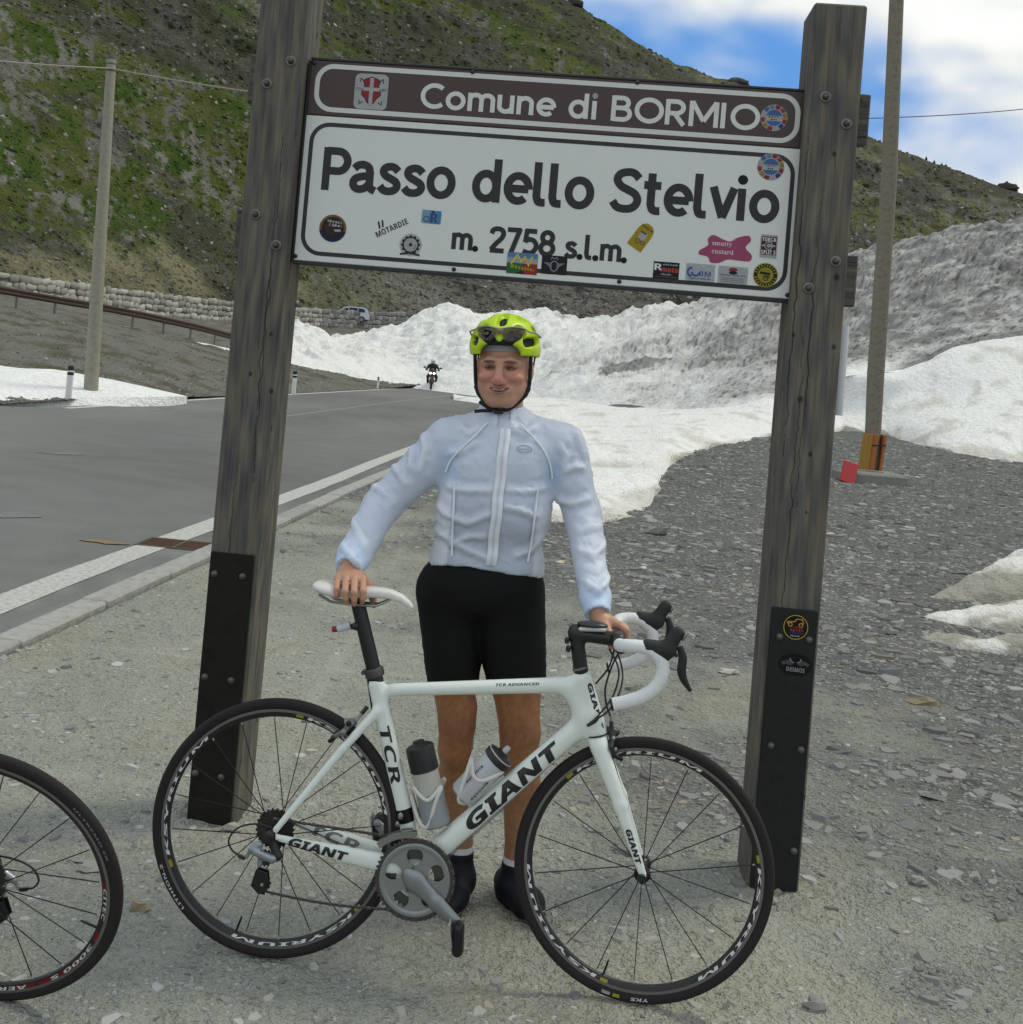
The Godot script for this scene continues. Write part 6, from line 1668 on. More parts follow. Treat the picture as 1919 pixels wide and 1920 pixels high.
func bent(mb: MB, pts: Array, r, n := 8, per := 6) -> void:
	mb.tube(spline(pts, per), r if not r is Array else resample(r, (pts.size() - 1) * per + 1), n)


func resample(a: Array, n: int) -> Array:
	var out := []
	for i in n:
		var f := float(i) / (n - 1) * (a.size() - 1)
		var k := mini(int(f), a.size() - 2)
		out.append(lerpf(a[k], a[k + 1], f - k))
	return out


func toothed(c: Vector2, r: float, teeth: int, depth: float) -> PackedVector2Array:
	var out := PackedVector2Array()
	for i in teeth * 4:
		out.append(c + Vector2.from_angle(TAU * i / (teeth * 4)) * (r if i % 4 < 2 else r - depth))
	return out


func mirror_z(p: Array) -> Array:
	var out := []
	for q in p: out.append(Vector3(q.x, q.y, -q.z))
	return out


func bicycle(bike: Node3D, pal: Dictionary) -> void:
	var HUB_R := Vector3(0.006, 0.334, 0)
	var HUB_F := Vector3(0.976, 0.334, 0)
	var BB := Vector3(0.3911, 0.2578, 0)
	var paint := StandardMaterial3D.new()
	paint.vertex_color_use_as_albedo = true
	paint.roughness = 0.28
	paint.clearcoat_enabled = true
	paint.clearcoat = 0.6
	paint.clearcoat_roughness = 0.08
	# --- frame
	var T1 := Vector3(0.2885, 0.7225, 0)
	var T2 := Vector3(0.7387, 0.7812, 0)
	var D1 := Vector3(0.7967, 0.6931, 0)
	var D2 := Vector3(0.4195, 0.3034, 0)
	var S1 := Vector3(0.236, 0.7297, 0)
	var S2 := Vector3(0.3766, 0.3069, 0)
	var H1 := Vector3(0.7808, 0.7993, 0)
	var H2 := Vector3(0.8282, 0.6689, 0)
	var fr := [[T1, T2, 0.0165, 0.021, 0.03, Vector3(1, 1, 1.1)], [D1, D2, 0.0275, 0.0285, 0.035, Vector3(1, 1, 1.15)], [S1, S2, 0.0225, 0.0215, 0.03, Vector3(1, 1, 1.2)],
		[H1, H2, 0.0265, 0.0295, 0.03, Vector3(1, 1, 1.15)], [BB - Vector3(0, 0, 0.008), BB + Vector3(0, 0, 0.008), 0.030, 0.030, 0.02],
		[Vector3(0.7517, 0.7603, 0), Vector3(0.7864, 0.7155, 0), 0.016, 0.02, 0.03, Vector3(1, 1, 1.1)]]
	for s in [1.0, -1.0]:
		fr.append([Vector3(0.345, 0.280, 0.026 * s), Vector3(0.20, 0.301, 0.044 * s), 0.0265, 0.021, 0.012, Vector3(1, 1, 2.1)])
		fr.append([Vector3(0.20, 0.301, 0.044 * s), Vector3(0.028, 0.331, 0.063 * s), 0.021, 0.009, 0.006, Vector3(1, 1, 1.7)])
		fr.append([Vector3(0.248, 0.665, 0.014 * s), Vector3(0.17, 0.565, 0.032 * s), 0.0125, 0.0115, 0.012])
		fr.append([Vector3(0.17, 0.565, 0.032 * s), Vector3(0.020, 0.350, 0.064 * s), 0.0115, 0.0085, 0.006])
	var mb := MB.new()
	mb.col = pal.frame
	body(mb, fr, 0.0052)
	put(mb, "frame", paint, bike)
	# --- fork
	mb = MB.new()
	mb.col = pal.frame
	var C0 := Vector3(0.8325, 0.6501, 0)
	var fk := [[C0, Vector3(0.8447, 0.6211, 0), 0.029, 0.022, 0.02, Vector3(1, 1, 1.1)]]
	for s in [1.0, -1.0]:
		fk.append([Vector3(0.8411, 0.6317, 0) + Vector3(0, 0, 0.024 * s), Vector3(0.905, 0.50, 0.044 * s), 0.0225, 0.0185, 0.02, Vector3(1, 1, 1.5)])
		fk.append([Vector3(0.905, 0.50, 0.044 * s), Vector3(0.974, 0.338, 0.056 * s), 0.0185, 0.0105, 0.008, Vector3(1, 1, 1.4)])
	body(mb, fk, 0.0052)
	var fork := put(mb, "fork", paint, bike)
	mb = MB.new()
	mb.col = Color(0.02, 0.02, 0.02)
	mb.tube([Vector3(0.97, 0.334, 0.056), Vector3(0.972, 0.334, 0.074)], 0.011, 14)
	mb.tube([Vector3(0.97, 0.334, -0.056), Vector3(0.972, 0.334, -0.072)], 0.011, 14)
	mb.tube([H2 + Vector3(0.0005, -0.0045, 0), H2 + Vector3(0.0012, -0.0075, 0)], 0.0302, 22)
	put(mb, "dropout", vm(0.4, 0.3), fork)
	# --- wheels
	bike_wheel(bike, "rear_wheel", HUB_R, 0.0, 20, true, pal.spin, pal)
	bike_wheel(bike, "front_wheel", HUB_F, -0.07, 18, false, pal.spin + 3.0, pal)
	# --- seat
	var P0 := Vector3(0.2308, 0.7544, 0)
	var P1 := Vector3(0.1624, 0.9506, 0)
	var up := (P1 - P0).normalized()
	mb = MB.new()
	mb.col = Color(0.010, 0.010, 0.010)
	mb.tube([P0 - up * 0.02, P0.lerp(P1, 0.35), P1], [0.0195, 0.0195, 0.0190], 20, false, true, Vector2(1.0, 0.8), Vector3.BACK)
	mb.tube([S1 + Vector3(-0.022, 0.02, 0), S1.lerp(S2, 0.2) + Vector3(-0.0235, 0, 0)], 0.0085, 10, false, true, Vector2(0.7, 1.3), Vector3.BACK)
	put(mb, "seat_post", vm(0.45), bike)
	mb = MB.new()
	mb.col = Color(0.10, 0.095, 0.088)
	mb.tube([P0 - up * 0.004, P0 - up * 0.001, P0 + up * 0.0165, P0 + up * 0.019], [0.0245, 0.0262, 0.0262, 0.0245], 24, false, true, Vector2(1.0, 0.86), Vector3.BACK)
	mb.tube([P0 + Vector3(-0.03, 0.006, -0.01), P0 + Vector3(-0.03, 0.006, 0.014)], 0.006, 10)
	put(mb, "seat_clamp", vm(0.4, 0.7), bike)
	mb = MB.new()
	mb.col = pal.saddle
	var sec := [[0.046, 0.983, 0.030, 0.014], [0.056, 0.989, 0.056, 0.027], [0.08, 0.989, 0.068, 0.036], [0.11, 0.985, 0.066, 0.038], [0.15, 0.983, 0.049, 0.036], [0.19, 0.985, 0.033, 0.034], [0.225, 0.986, 0.0255, 0.033], [0.255, 0.983, 0.0215, 0.031], [0.285, 0.973, 0.0185, 0.027], [0.306, 0.958, 0.0145, 0.021], [0.316, 0.946, 0.007, 0.010]]
	var m := 20
	for q in sec:
		for k in m:
			var a := TAU * k / m
			var x := cos(a)
			var y := sin(a)
			var zz: float = q[2] * signf(x) * pow(absf(x), 0.7)
			var yy: float = q[1] - q[3] * 0.5 + (q[3] * 0.5 * pow(absf(y), 0.75) * signf(y) if y > 0.0 else q[3] * 0.5 * maxf(y, -0.75) * (1.0 - 0.75 * (1.0 - absf(x))))
			mb.vert(Vector3(q[0], yy, zz))
	for i in sec.size() - 1:
		for k in m:
			mb.quad(i * m + k, i * m + (k + 1) % m, (i + 1) * m + (k + 1) % m, (i + 1) * m + k)
	for e in 2:
		var cap := []
		for k in m: cap.append(mb.v[(sec.size() - 1) * m * e + k])
		if e == 0: cap.reverse()
		mb.face(cap)
	var saddle := put(mb, "saddle", vm(0.45), bike)
	mb = MB.new()
	mb.col = Color(0.33, 0.32, 0.30)
	for s in [1.0, -1.0]:
		bent(mb, [Vector3(0.066, 0.957, 0.034 * s), Vector3(0.088, 0.945, 0.028 * s), Vector3(0.11, 0.938, 0.022 * s), Vector3(0.2, 0.938, 0.022 * s), Vector3(0.225, 0.942, 0.016 * s), Vector3(0.262, 0.963, 0.008 * s)], 0.0036, 8)
	put(mb, "rail", vm(0.3, 0.9), saddle)
	mb = MB.new()
	mb.col = Color(0.012, 0.012, 0.012)
	mb.box(P1 + Vector3(0.0, 0.004, 0), Vector3(0.05, 0.02, 0.06), 0.006, Basis(Vector3.BACK, 0.05))
	put(mb, "rail_clamp", vm(0.5), saddle)
	# --- bars, stem, controls
	var St := Vector3(0.7532, 0.9105, 0)
	mb = MB.new()
	mb.col = Color(0.012, 0.012, 0.012)
	body(mb, [[St + Vector3(0, 0.012, 0), Vector3(0.7746, 0.8237, 0), 0.0185, 0.0195, 0.006], [St + Vector3(0, 0.006, 0), Vector3(0.8658, 0.912, 0), 0.018, 0.019, 0.012], [Vector3(0.8658, 0.912, 0) - Vector3(0, 0, 0.021), Vector3(0.8658, 0.912, 0) + Vector3(0, 0, 0.021), 0.021, 0.021, 0.008]], 0.0045)
	for k in 2: mb.tube([Vector3(0.7363, 0.8935, 0) + Vector3(-0.004 + 0.005 * k, 0.003 - 0.021 * k, -0.018), Vector3(0.7363, 0.8935, 0) + Vector3(-0.004 + 0.005 * k, 0.003 - 0.021 * k, 0.018)], 0.0068, 10)
	mb.col = Color(0.16, 0.16, 0.15)
	mb.tube([Vector3(0.7711, 0.8316, 0), Vector3(0.773, 0.8263, 0)], 0.0205, 20)
	put(mb, "stem", vm(0.42), bike)
	var near := [Vector3(0.869, 0.907, 0.045), Vector3(0.8652, 0.9226, 0.13), Vector3(0.8659, 0.9299, 0.175), Vector3(0.8844, 0.9352, 0.2), Vector3(0.9166, 0.9371, 0.207), Vector3(0.9446, 0.9287, 0.209), Vector3(0.9657, 0.9078, 0.21), Vector3(0.9704, 0.8802, 0.211), Vector3(0.9562, 0.8455, 0.212), Vector3(0.9257, 0.8195, 0.213), Vector3(0.8918, 0.8047, 0.214), Vector3(0.8562, 0.7935, 0.215)]
	var bars := MB.new()
	bars.col = Color(0.012, 0.012, 0.012)
	bars.tube([near[0] * Vector3(1, 1, 0) - Vector3(0, 0, 0.09), near[0] * Vector3(1, 1, 0) + Vector3(0, 0, 0.09)], 0.0155, 16)
	var hb := put(bars, "handlebar", vm(0.4), bike)
	for s in 2:
		var path := spline(near if s == 0 else mirror_z(near), 10)
		path = path.slice(9)
		var dense := []
		var rad := []
		var run := 0.0
		for i in path.size():
			dense.append(path[i])
			if i: run += path[i].distance_to(path[i - 1])
			rad.append(0.0158 + 0.0007 * (fposmod(run / 0.021, 1.0)))
		mb = MB.new()
		mb.col = pal.tape
		mb.tube(dense, rad, 14)
		var tape := put(mb, "bar_tape", vm(0.75), hb)
		mb = MB.new()
		mb.col = Color(0.01, 0.01, 0.01)
		var e: Vector3 = path[path.size() - 1]
		mb.tube([e, e + (e - path[path.size() - 2]).normalized() * 0.006], 0.0145, 14)
		put(mb, "bar_plug", vm(0.5), hb)
		mb = MB.new()
		mb.col = Color(0.017, 0.017, 0.018)
		var z := 0.209
		var hd := [[Vector3(0.9306, 0.9402, 0.209), Vector3(0.9779, 0.9359, 0.209), 0.0185, 0.020, 0.012, Vector3(1, 1, 1.15)], [Vector3(0.9777, 0.9385, 0.209), Vector3(0.9992, 0.9794, 0.209), 0.0195, 0.0165, 0.012, Vector3(1, 1, 1.2)], [Vector3(0.9575, 0.93, 0.209), Vector3(0.9731, 0.9135, 0.209), 0.0125, 0.008, 0.012]]
		if s == 1:
			for q in hd:
				q[0].z = -q[0].z
				q[1].z = -q[1].z
		body(mb, hd, 0.0045)
		put(mb, "brake_hood", vm(0.7), hb)
		mb = MB.new()
		mb.col = Color(0.016, 0.016, 0.017)
		var lv := [Vector3(1.0069, 0.9479, 0.209), Vector3(1.0166, 0.923, 0.209), Vector3(1.0166, 0.8896, 0.209), Vector3(1.0248, 0.8673, 0.209), Vector3(1.0422, 0.8434, 0.209)]
		if s == 1: lv = mirror_z(lv)
		mb.tube(spline(lv, 6), resample([0.008, 0.0105, 0.0115, 0.009, 0.0045], 25), 10, false, true, Vector2(1.0, 0.6), Vector3.BACK)
		put(mb, "brake_lever", vm(0.4, 0.2), hb)
		mb = MB.new()
		mb.col = Color(0.2, 0.2, 0.19)
		var pt := Vector3(1.0166, 0.9734, 0.209)
		if s == 1: pt.z = -pt.z
		mb.ball(pt, Vector3(0.0055, 0.0125, 0.012), 12, Basis(Vector3.BACK, -0.35))
		put(mb, "lever_badge", vm(0.3, 0.6), hb)
	mb = MB.new()
	mb.col = Color(0.03, 0.03, 0.035)
	var cp := Vector3(0.7959, 0.9399, 0)
	mb.ball(cp + Vector3(0, 0.004, 0.0), Vector3(0.042, 0.010, 0.026), 16)
	mb.col = Color(0.45, 0.45, 0.44)
	mb.box(cp + Vector3(0.0, -0.006, 0.0), Vector3(0.074, 0.010, 0.05), 0.004, Basis(Vector3.BACK, 0.06))
	put(mb, "cycle_computer", vm(0.3), bike)
	# cables
	for c in [[Vector3(0.8689, 0.8901, 0.05), Vector3(0.853, 0.8493, 0.045), Vector3(0.8415, 0.7901, 0.03), Vector3(0.8482, 0.7447, 0.02), Vector3(0.8639, 0.7099, 0.006)], [Vector3(0.8557, 0.8962, 0.06), Vector3(0.8448, 0.8468, 0.05), Vector3(0.8158, 0.7985, 0.03)], [Vector3(0.8451, 0.8806, -0.03), Vector3(0.869, 0.8444, -0.02), Vector3(0.8751, 0.8145, 0), Vector3(0.863, 0.7681, 0.02), Vector3(0.843, 0.7383, 0.03), Vector3(0.8207, 0.7059, 0.03)], [Vector3(0.8656, 0.8788, -0.05), Vector3(0.8829, 0.834, -0.03), Vector3(0.8855, 0.8073, 0), Vector3(0.8761, 0.7745, 0.03), Vector3(0.8542, 0.7355, 0.036), Vector3(0.818, 0.7045, 0.036)]]:
		mb = MB.new()
		mb.col = Color(0.009, 0.009, 0.009)
		bent(mb, c, 0.0026, 7)
		put(mb, "cable", vm(0.4), bike)
	mb = MB.new()
	mb.col = Color(0.012, 0.012, 0.012)
	mb.tube([Vector3(0.8298, 0.7126, 0.031), Vector3(0.8208, 0.7037, 0.032), Vector3(0.8026, 0.6893, 0.031)], [0.003, 0.0058, 0.004], 8)
	put(mb, "cable_stop", vm(0.5), bike)
	mb = MB.new()
	mb.col = Color(0.2, 0.2, 0.19)
	bent(mb, [Vector3(0.8148, 0.6773, 0.006), Vector3(0.6221, 0.4742, 0.01), Vector3(0.4319, 0.2723, 0.008)], 0.0012, 6, 3)
	bent(mb, [Vector3(0.8119, 0.6794, -0.006), Vector3(0.6192, 0.4606, -0.01), Vector3(0.4237, 0.2574, 0)], 0.0012, 6, 3)
	put(mb, "gear_cable", vm(0.4, 0.5), bike)
	# brakes
	mb = MB.new()
	var FB := Vector3(0.8671, 0.6716, 0)
	mb.col = Color(0.05, 0.05, 0.05)
	body(mb, [[FB + Vector3(-0.012, 0.004, 0), FB + Vector3(0.012, 0.002, 0), 0.010, 0.011, 0.005], [FB + Vector3(0.004, 0.0, 0.0), FB + Vector3(0.002, -0.03, 0.032), 0.009, 0.0065, 0.006], [FB + Vector3(0.002, -0.03, 0.032), FB + Vector3(0.012, -0.05, 0.026), 0.0065, 0.005, 0.004], [FB + Vector3(0.006, 0.0, 0.0), FB + Vector3(0.004, -0.03, -0.032), 0.009, 0.0065, 0.006], [FB + Vector3(0.004, -0.03, -0.032), FB + Vector3(0.012, -0.05, -0.026), 0.0065, 0.005, 0.004], [FB + Vector3(0.0, 0.002, 0.006), Vector3(0.864, 0.7085, 0.006), 0.0065, 0.006, 0.003]], 0.004)
	mb.col = Color(0.3, 0.3, 0.29)
	mb.ball(FB + Vector3(0.006, -0.01, 0.018), Vector3(0.006, 0.006, 0.006), 10)
	mb.ball(FB + Vector3(0.013, -0.034, 0.03), Vector3(0.005, 0.005, 0.005), 10)
	mb.tube([Vector3(0.862, 0.7152, 0.006), Vector3(0.8659, 0.7019, 0.006)], 0.0062, 10)
	mb.col = Color(0.02, 0.02, 0.02)
	for s in [1.0, -1.0]: mb.box(FB + Vector3(0.014, -0.055, 0.0165 * s), Vector3(0.045, 0.011, 0.009), 0.003, Basis(Vector3.BACK, -0.35))
	put(mb, "brake_caliper", vm(0.35, 0.6), bike)
	mb = MB.new()
	var RB := Vector3(0.1788, 0.6217, 0)
	mb.col = Color(0.22, 0.22, 0.21)
	body(mb, [[RB + Vector3(0.006, 0.004, 0), RB + Vector3(-0.012, 0.002, 0.0), 0.011, 0.011, 0.005], [RB, RB + Vector3(-0.012, -0.014, 0.036), 0.009, 0.0075, 0.006], [RB + Vector3(-0.012, -0.014, 0.036), RB + Vector3(-0.034, -0.028, 0.028), 0.0075, 0.006, 0.004], [RB, RB + Vector3(-0.012, -0.014, -0.036), 0.009, 0.0075, 0.006], [RB + Vector3(-0.012, -0.014, -0.036), RB + Vector3(-0.034, -0.028, -0.028), 0.0075, 0.006, 0.004]], 0.004)
	mb.tube([Vector3(0.1945, 0.6354, 0.02), Vector3(0.2065, 0.6536, 0.01)], 0.0045, 9)
	mb.col = Color(0.03, 0.03, 0.03)
	for s in [1.0, -1.0]: mb.box(RB + Vector3(-0.036, -0.034, 0.0165 * s), Vector3(0.045, 0.011, 0.009), 0.003, Basis(Vector3.BACK, 0.75))
	mb.ball(RB + Vector3(-0.002, 0.006, 0.022), Vector3(0.008, 0.008, 0.005), 10)
	mb.tube([Vector3(0.2065, 0.6536, 0.01), Vector3(0.2194, 0.6716, 0.004)], 0.006, 9)
	put(mb, "brake_caliper", vm(0.35, 0.6), bike)
	# --- drivetrain
	var side_on := Transform3D(Basis.IDENTITY, Vector3(BB.x, BB.y, 0))
	var crank := Node3D.new()
	crank.name = "crankset"
	bike.add_child(crank, true)
	mb = MB.new()
	mb.col = Color(0.10, 0.098, 0.09)
	var holes := []
	for a in [94.0, 23.0, 165.0, 239.0, -45.0]:
		var h := PackedVector2Array()
		var dir := Vector2.from_angle(deg_to_rad(a))
		for p in ring2(Vector2.ZERO, 0.0245, 0.0225, 22): h.append(dir * 0.0585 + dir * p.y + Vector2(-dir.y, dir.x) * p.x * (0.85 + 6.0 * (p.y)))
		holes.append(h)
	mb.holed(toothed(Vector2.ZERO, 0.1055, 52, 0.0055), [ring2(Vector2.ZERO, 0.088, 0.088, 60)], 0.0425, 0.0455, side_on)
	put(mb, "chainring", vm(0.4, 0.8), crank)
	mb = MB.new()
	mb.col = Color(0.27, 0.285, 0.28)
	mb.holed(ring2(Vector2.ZERO, 0.0925, 0.0925, 60), holes, 0.044, 0.0485, side_on)
	mb.lathe([Vector2(0.0925, 0.0485), Vector2(0.091, 0.0512), Vector2(0.084, 0.0508), Vector2(0.078, 0.0486)], Transform3D(Basis(Vector3.RIGHT, PI / 2), Vector3(BB.x, BB.y, 0)), 60)
	put(mb, "spider", vm(0.36, 0.55), crank)
	mb = MB.new()
	mb.col = Color(0.10, 0.10, 0.095)
	mb.holed(toothed(Vector2.ZERO, 0.077, 36, 0.005), [ring2(Vector2.ZERO, 0.05, 0.05, 40)], 0.034, 0.037, side_on)
	put(mb, "inner_chainring", vm(0.4, 0.8), crank)
	mb = MB.new()
	mb.col = Color(0.25, 0.265, 0.265)
	var CE := Vector3(0.5168, 0.165, 0.062)
	var cd := (CE - BB) * Vector3(1, 1, 0)
	body(mb, [[BB + Vector3(0, 0, 0.049), BB + cd * 0.5 + Vector3(0, 0, 0.054), 0.024, 0.0195, 0.015, Vector3(1, 1, 2.2)], [BB + cd * 0.5 + Vector3(0, 0, 0.054), BB + cd + Vector3(0, 0, 0.060), 0.0195, 0.0145, 0.008, Vector3(1, 1, 1.6)], [BB - cd * 0.16 + Vector3(0, 0, 0.049), BB + Vector3(0, 0, 0.049), 0.012, 0.02, 0.02, Vector3(1, 1, 2.2)]], 0.0042)
	var z0 := MB.new()
	body(mb, [[BB - Vector3(0, 0, 0.049), BB - cd * 0.5 - Vector3(0, 0, 0.054), 0.0195, 0.0165, 0.015, Vector3(1, 1, 1.9)], [BB - cd * 0.5 - Vector3(0, 0, 0.054), BB - cd - Vector3(0, 0, 0.060), 0.0165, 0.013, 0.008, Vector3(1, 1, 1.6)]], 0.005)
	put(mb, "crank_arm", vm(0.32, 0.55), crank)
	for s in [1.0, -1.0]:
		var pc: Vector3 = BB + cd * s
		mb = MB.new()
		mb.col = Color(0.016, 0.016, 0.016)
		mb.tube([pc + Vector3(0, 0, 0.055 * s), pc + Vector3(0, 0, 0.115 * s)], 0.0075, 12)
		body(mb, [[pc + Vector3(0.002, 0.006, 0.085 * s), pc + Vector3(0.004, -0.05, 0.085 * s), 0.015, 0.016, 0.006, Vector3(1, 1, 0.6)]], 0.005)
		mb.col = Color(0.45, 0.45, 0.43)
		mb.box(pc + Vector3(-0.016, -0.012, 0.085 * s), Vector3(0.005, 0.06, 0.04), 0.002, Basis(Vector3.BACK, 0.2))
		mb.box(pc + Vector3(-0.012, -0.058, 0.085 * s), Vector3(0.012, 0.012, 0.03), 0.003)
		put(mb, "pedal", vm(0.35, 0.4), crank)
	# cassette
	var cass := Node3D.new()
	cass.name = "cassette"
	bike.add_child(cass, true)
	for k in 9:
		mb = MB.new()
		mb.col = Color(0.065, 0.062, 0.055)
		var r := lerpf(0.053, 0.025, pow(k / 8.0, 0.8))
		mb.holed(toothed(Vector2.ZERO, r, int(r * 490), 0.0045), [ring2(Vector2.ZERO, r * 0.62, r * 0.62, 18)], 0.012 + 0.0036 * k, 0.0137 + 0.0036 * k, Transform3D(Basis.IDENTITY, Vector3(HUB_R.x, HUB_R.y, 0)))
		put(mb, "sprocket", vm(0.45, 0.7), cass)
	# chain: top run, round the ring, bottom run to the lower pulley
	var path := []
	var top0 := HUB_R + Vector3(0.006, 0.036, 0)
	for k in 25: path.append(top0.lerp(BB + Vector3(cos(1.75), sin(1.75), 0) * 0.101, k / 24.0))
	for k in range(1, 24): path.append(BB + Vector3(cos(1.75 - (1.75 + 2.2) * k / 24.0), sin(1.75 - (1.75 + 2.2) * k / 24.0), 0) * 0.101)
	var low := Vector3(0.0054, 0.1842, 0)
	for k in 26:
		var q := (BB + Vector3(cos(-2.2), sin(-2.2), 0) * 0.101).lerp(low, k / 25.0)
		q.y -= 0.008 * sin(PI * k / 25.0)
		path.append(q)
	mb = MB.new()
	var run := 0.0
	var link := 0
	for i in path.size() - 1:
		var a: Vector3 = path[i]
		var b: Vector3 = path[i + 1]
		var l := a.distance_to(b)
		while run < l:
			var c := a.lerp(b, run / l)
			var an := atan2(b.y - a.y, b.x - a.x)
			mb.col = Color(0.11, 0.105, 0.095) if link % 2 == 0 else Color(0.075, 0.07, 0.065)
			mb.box(Vector3(c.x, c.y, 0.044), Vector3(0.0135, 0.0082 if link % 2 == 0 else 0.0066, 0.0058 if link % 2 == 0 else 0.0038), 0.002, Basis(Vector3.BACK, an))
			run += 0.0127
			link += 1
		run -= l
	put(mb, "chain", vm(0.4, 0.7), bike)
	# rear derailleur
	var rd := Node3D.new()
	rd.name = "rear_derailleur"
	bike.add_child(rd, true)
	mb = MB.new()
	mb.col = Color(0.03, 0.03, 0.03)
	body(mb, [[HUB_R + Vector3(0.0, 0.0, 0.062), Vector3(-0.0045, 0.3183, 0.055), 0.014, 0.011, 0.008, Vector3(1, 1, 1.6)], [Vector3(0.0079, 0.322, 0.05), Vector3(0.028, 0.2794, 0.05), 0.010, 0.014, 0.008, Vector3(1, 1, 1.2)]], 0.0045)
	put(mb, "hanger", vm(0.45, 0.3), rd)
	mb = MB.new()
	mb.col = Color(0.30, 0.33, 0.36)
	body(mb, [[Vector3(-0.0202, 0.3057, 0.055), Vector3(-0.0414, 0.2911, 0.055), 0.010, 0.008, 0.005], [Vector3(-0.0312, 0.2887, 0.06), Vector3(0.0185, 0.2739, 0.06), 0.0105, 0.0115, 0.005, Vector3(1, 1, 1.2)], [Vector3(-0.0414, 0.2911, 0.055), Vector3(-0.0518, 0.2683, 0.055), 0.006, 0.005, 0.004], [Vector3(-0.0157, 0.2759, 0.05), Vector3(-0.016, 0.2514, 0.05), 0.008, 0.007, 0.005]], 0.004)
	put(mb, "derailleur_body", vm(0.35, 0.6), rd)
	mb = MB.new()
	mb.col = Color(0.018, 0.018, 0.018)
	mb.prism(PackedVector2Array([Vector2(Vector3(-0.0236, 0.2416, 0).x, Vector3(-0.0236, 0.2416, 0).y), Vector2(Vector3(-0.0336, 0.1991, 0).x, Vector3(-0.0336, 0.1991, 0).y), Vector2(Vector3(-0.0129, 0.1807, 0).x, Vector3(-0.0129, 0.1807, 0).y), Vector2(Vector3(0.0059, 0.1801, 0).x, Vector3(0.0059, 0.1801, 0).y), Vector2(Vector3(0.0113, 0.211, 0).x, Vector3(0.0113, 0.211, 0).y), Vector2(Vector3(0.0059, 0.2352, 0).x, Vector3(0.0059, 0.2352, 0).y)]), 0.0525, 0.055)
	mb.prism(PackedVector2Array([Vector2(Vector3(-0.0236, 0.2416, 0).x, Vector3(-0.0236, 0.2416, 0).y), Vector2(Vector3(-0.0336, 0.1991, 0).x, Vector3(-0.0336, 0.1991, 0).y), Vector2(Vector3(-0.0129, 0.1807, 0).x, Vector3(-0.0129, 0.1807, 0).y), Vector2(Vector3(0.0059, 0.1801, 0).x, Vector3(0.0059, 0.1801, 0).y), Vector2(Vector3(0.0113, 0.211, 0).x, Vector3(0.0113, 0.211, 0).y), Vector2(Vector3(0.0059, 0.2352, 0).x, Vector3(0.0059, 0.2352, 0).y)]), 0.034, 0.036)
	put(mb, "cage", vm(0.4, 0.3), rd)
	for p in [Vector3(-0.0039, 0.2052, 0), Vector3(-0.0033, 0.2687, 0)]:
		mb = MB.new()
		mb.col = Color(0.02, 0.02, 0.02)
		mb.prism(toothed(Vector2(p.x, p.y), 0.0215, 11, 0.004), 0.041, 0.0475)
		mb.col = Color(0.3, 0.3, 0.29)
		mb.tube([Vector3(p.x, p.y, 0.03), Vector3(p.x, p.y, 0.0575)], 0.004, 10)
		put(mb, "jockey_wheel", vm(0.45, 0.2), rd)
	mb = MB.new()
	mb.col = Color(0.009, 0.009, 0.009)
	bent(mb, [Vector3(0.0263, 0.3493, 0.06), Vector3(-0.0381, 0.3538, 0.05), Vector3(-0.0849, 0.3377, 0.05), Vector3(-0.1043, 0.3055, 0.05), Vector3(-0.0916, 0.2797, 0.05), Vector3(-0.0618, 0.2685, 0.055)], 0.0025, 7)
	mb.tube([Vector3(-0.074, 0.2705, 0.053), Vector3(-0.0558, 0.2651, 0.055)], 0.0048, 9)
	put(mb, "cable", vm(0.4), rd)
	# front derailleur
	mb = MB.new()
	mb.col = Color(0.014, 0.014, 0.014)
	mb.tube([Vector3(0.3389, 0.4195, 0), Vector3(0.3492, 0.3862, 0)], 0.0235, 20, false, true, Vector2(1.0, 0.85), Vector3.BACK)
	mb.col = Color(0.26, 0.255, 0.24)
	mb.ball(Vector3(0.3376, 0.4087, 0.03), Vector3(0.008, 0.010, 0.008), 10)
	mb.ball(Vector3(0.3312, 0.3875, 0.03), Vector3(0.006, 0.008, 0.006), 10)
	var cg := []
	for k in 9: cg.append(BB + Vector3(cos(1.62 + 0.105 * k), sin(1.62 + 0.105 * k), 0) * (0.118 + 0.0015 * k))
	for zz in [0.037, 0.053]:
		for k in 8:
			var a: Vector3 = cg[k]
			var b: Vector3 = cg[k + 1]
			mb.box((a + b) * 0.5 * Vector3(1, 1, 0) + Vector3(0, -0.004, zz), Vector3(a.distance_to(b) + 0.001, 0.017, 0.0016), 0.0005, Basis(Vector3.BACK, atan2(a.y - b.y, a.x - b.x)))
	mb.box(cg[2] * Vector3(1, 1, 0) + Vector3(0, 0.006, 0.045), Vector3(0.03, 0.004, 0.018), 0.001, Basis(Vector3.BACK, 0.2))
	put(mb, "front_derailleur", vm(0.38, 0.7), bike)
	# bottle cages
	for k in 2:
		mb = MB.new()
		mb.col = pal.cage
		var pa: Array = [[Vector3(0.3638, 0.4841, 0.026), Vector3(0.3928, 0.462, 0.037), Vector3(0.4114, 0.4619, 0.039), Vector3(0.4385, 0.496, 0.034), Vector3(0.4269, 0.4592, 0.038), Vector3(0.4124, 0.3924, 0.03), Vector3(0.3948, 0.3877, 0.022), Vector3(0.3774, 0.4105, 0.014), Vector3(0.3575, 0.4579, 0.006)], [Vector3(0.5096, 0.5773, 0.034), Vector3(0.4988, 0.5309, 0.038), Vector3(0.4853, 0.4698, 0.03), Vector3(0.4968, 0.4555, 0.02), Vector3(0.5194, 0.4589, 0.01)]][k]
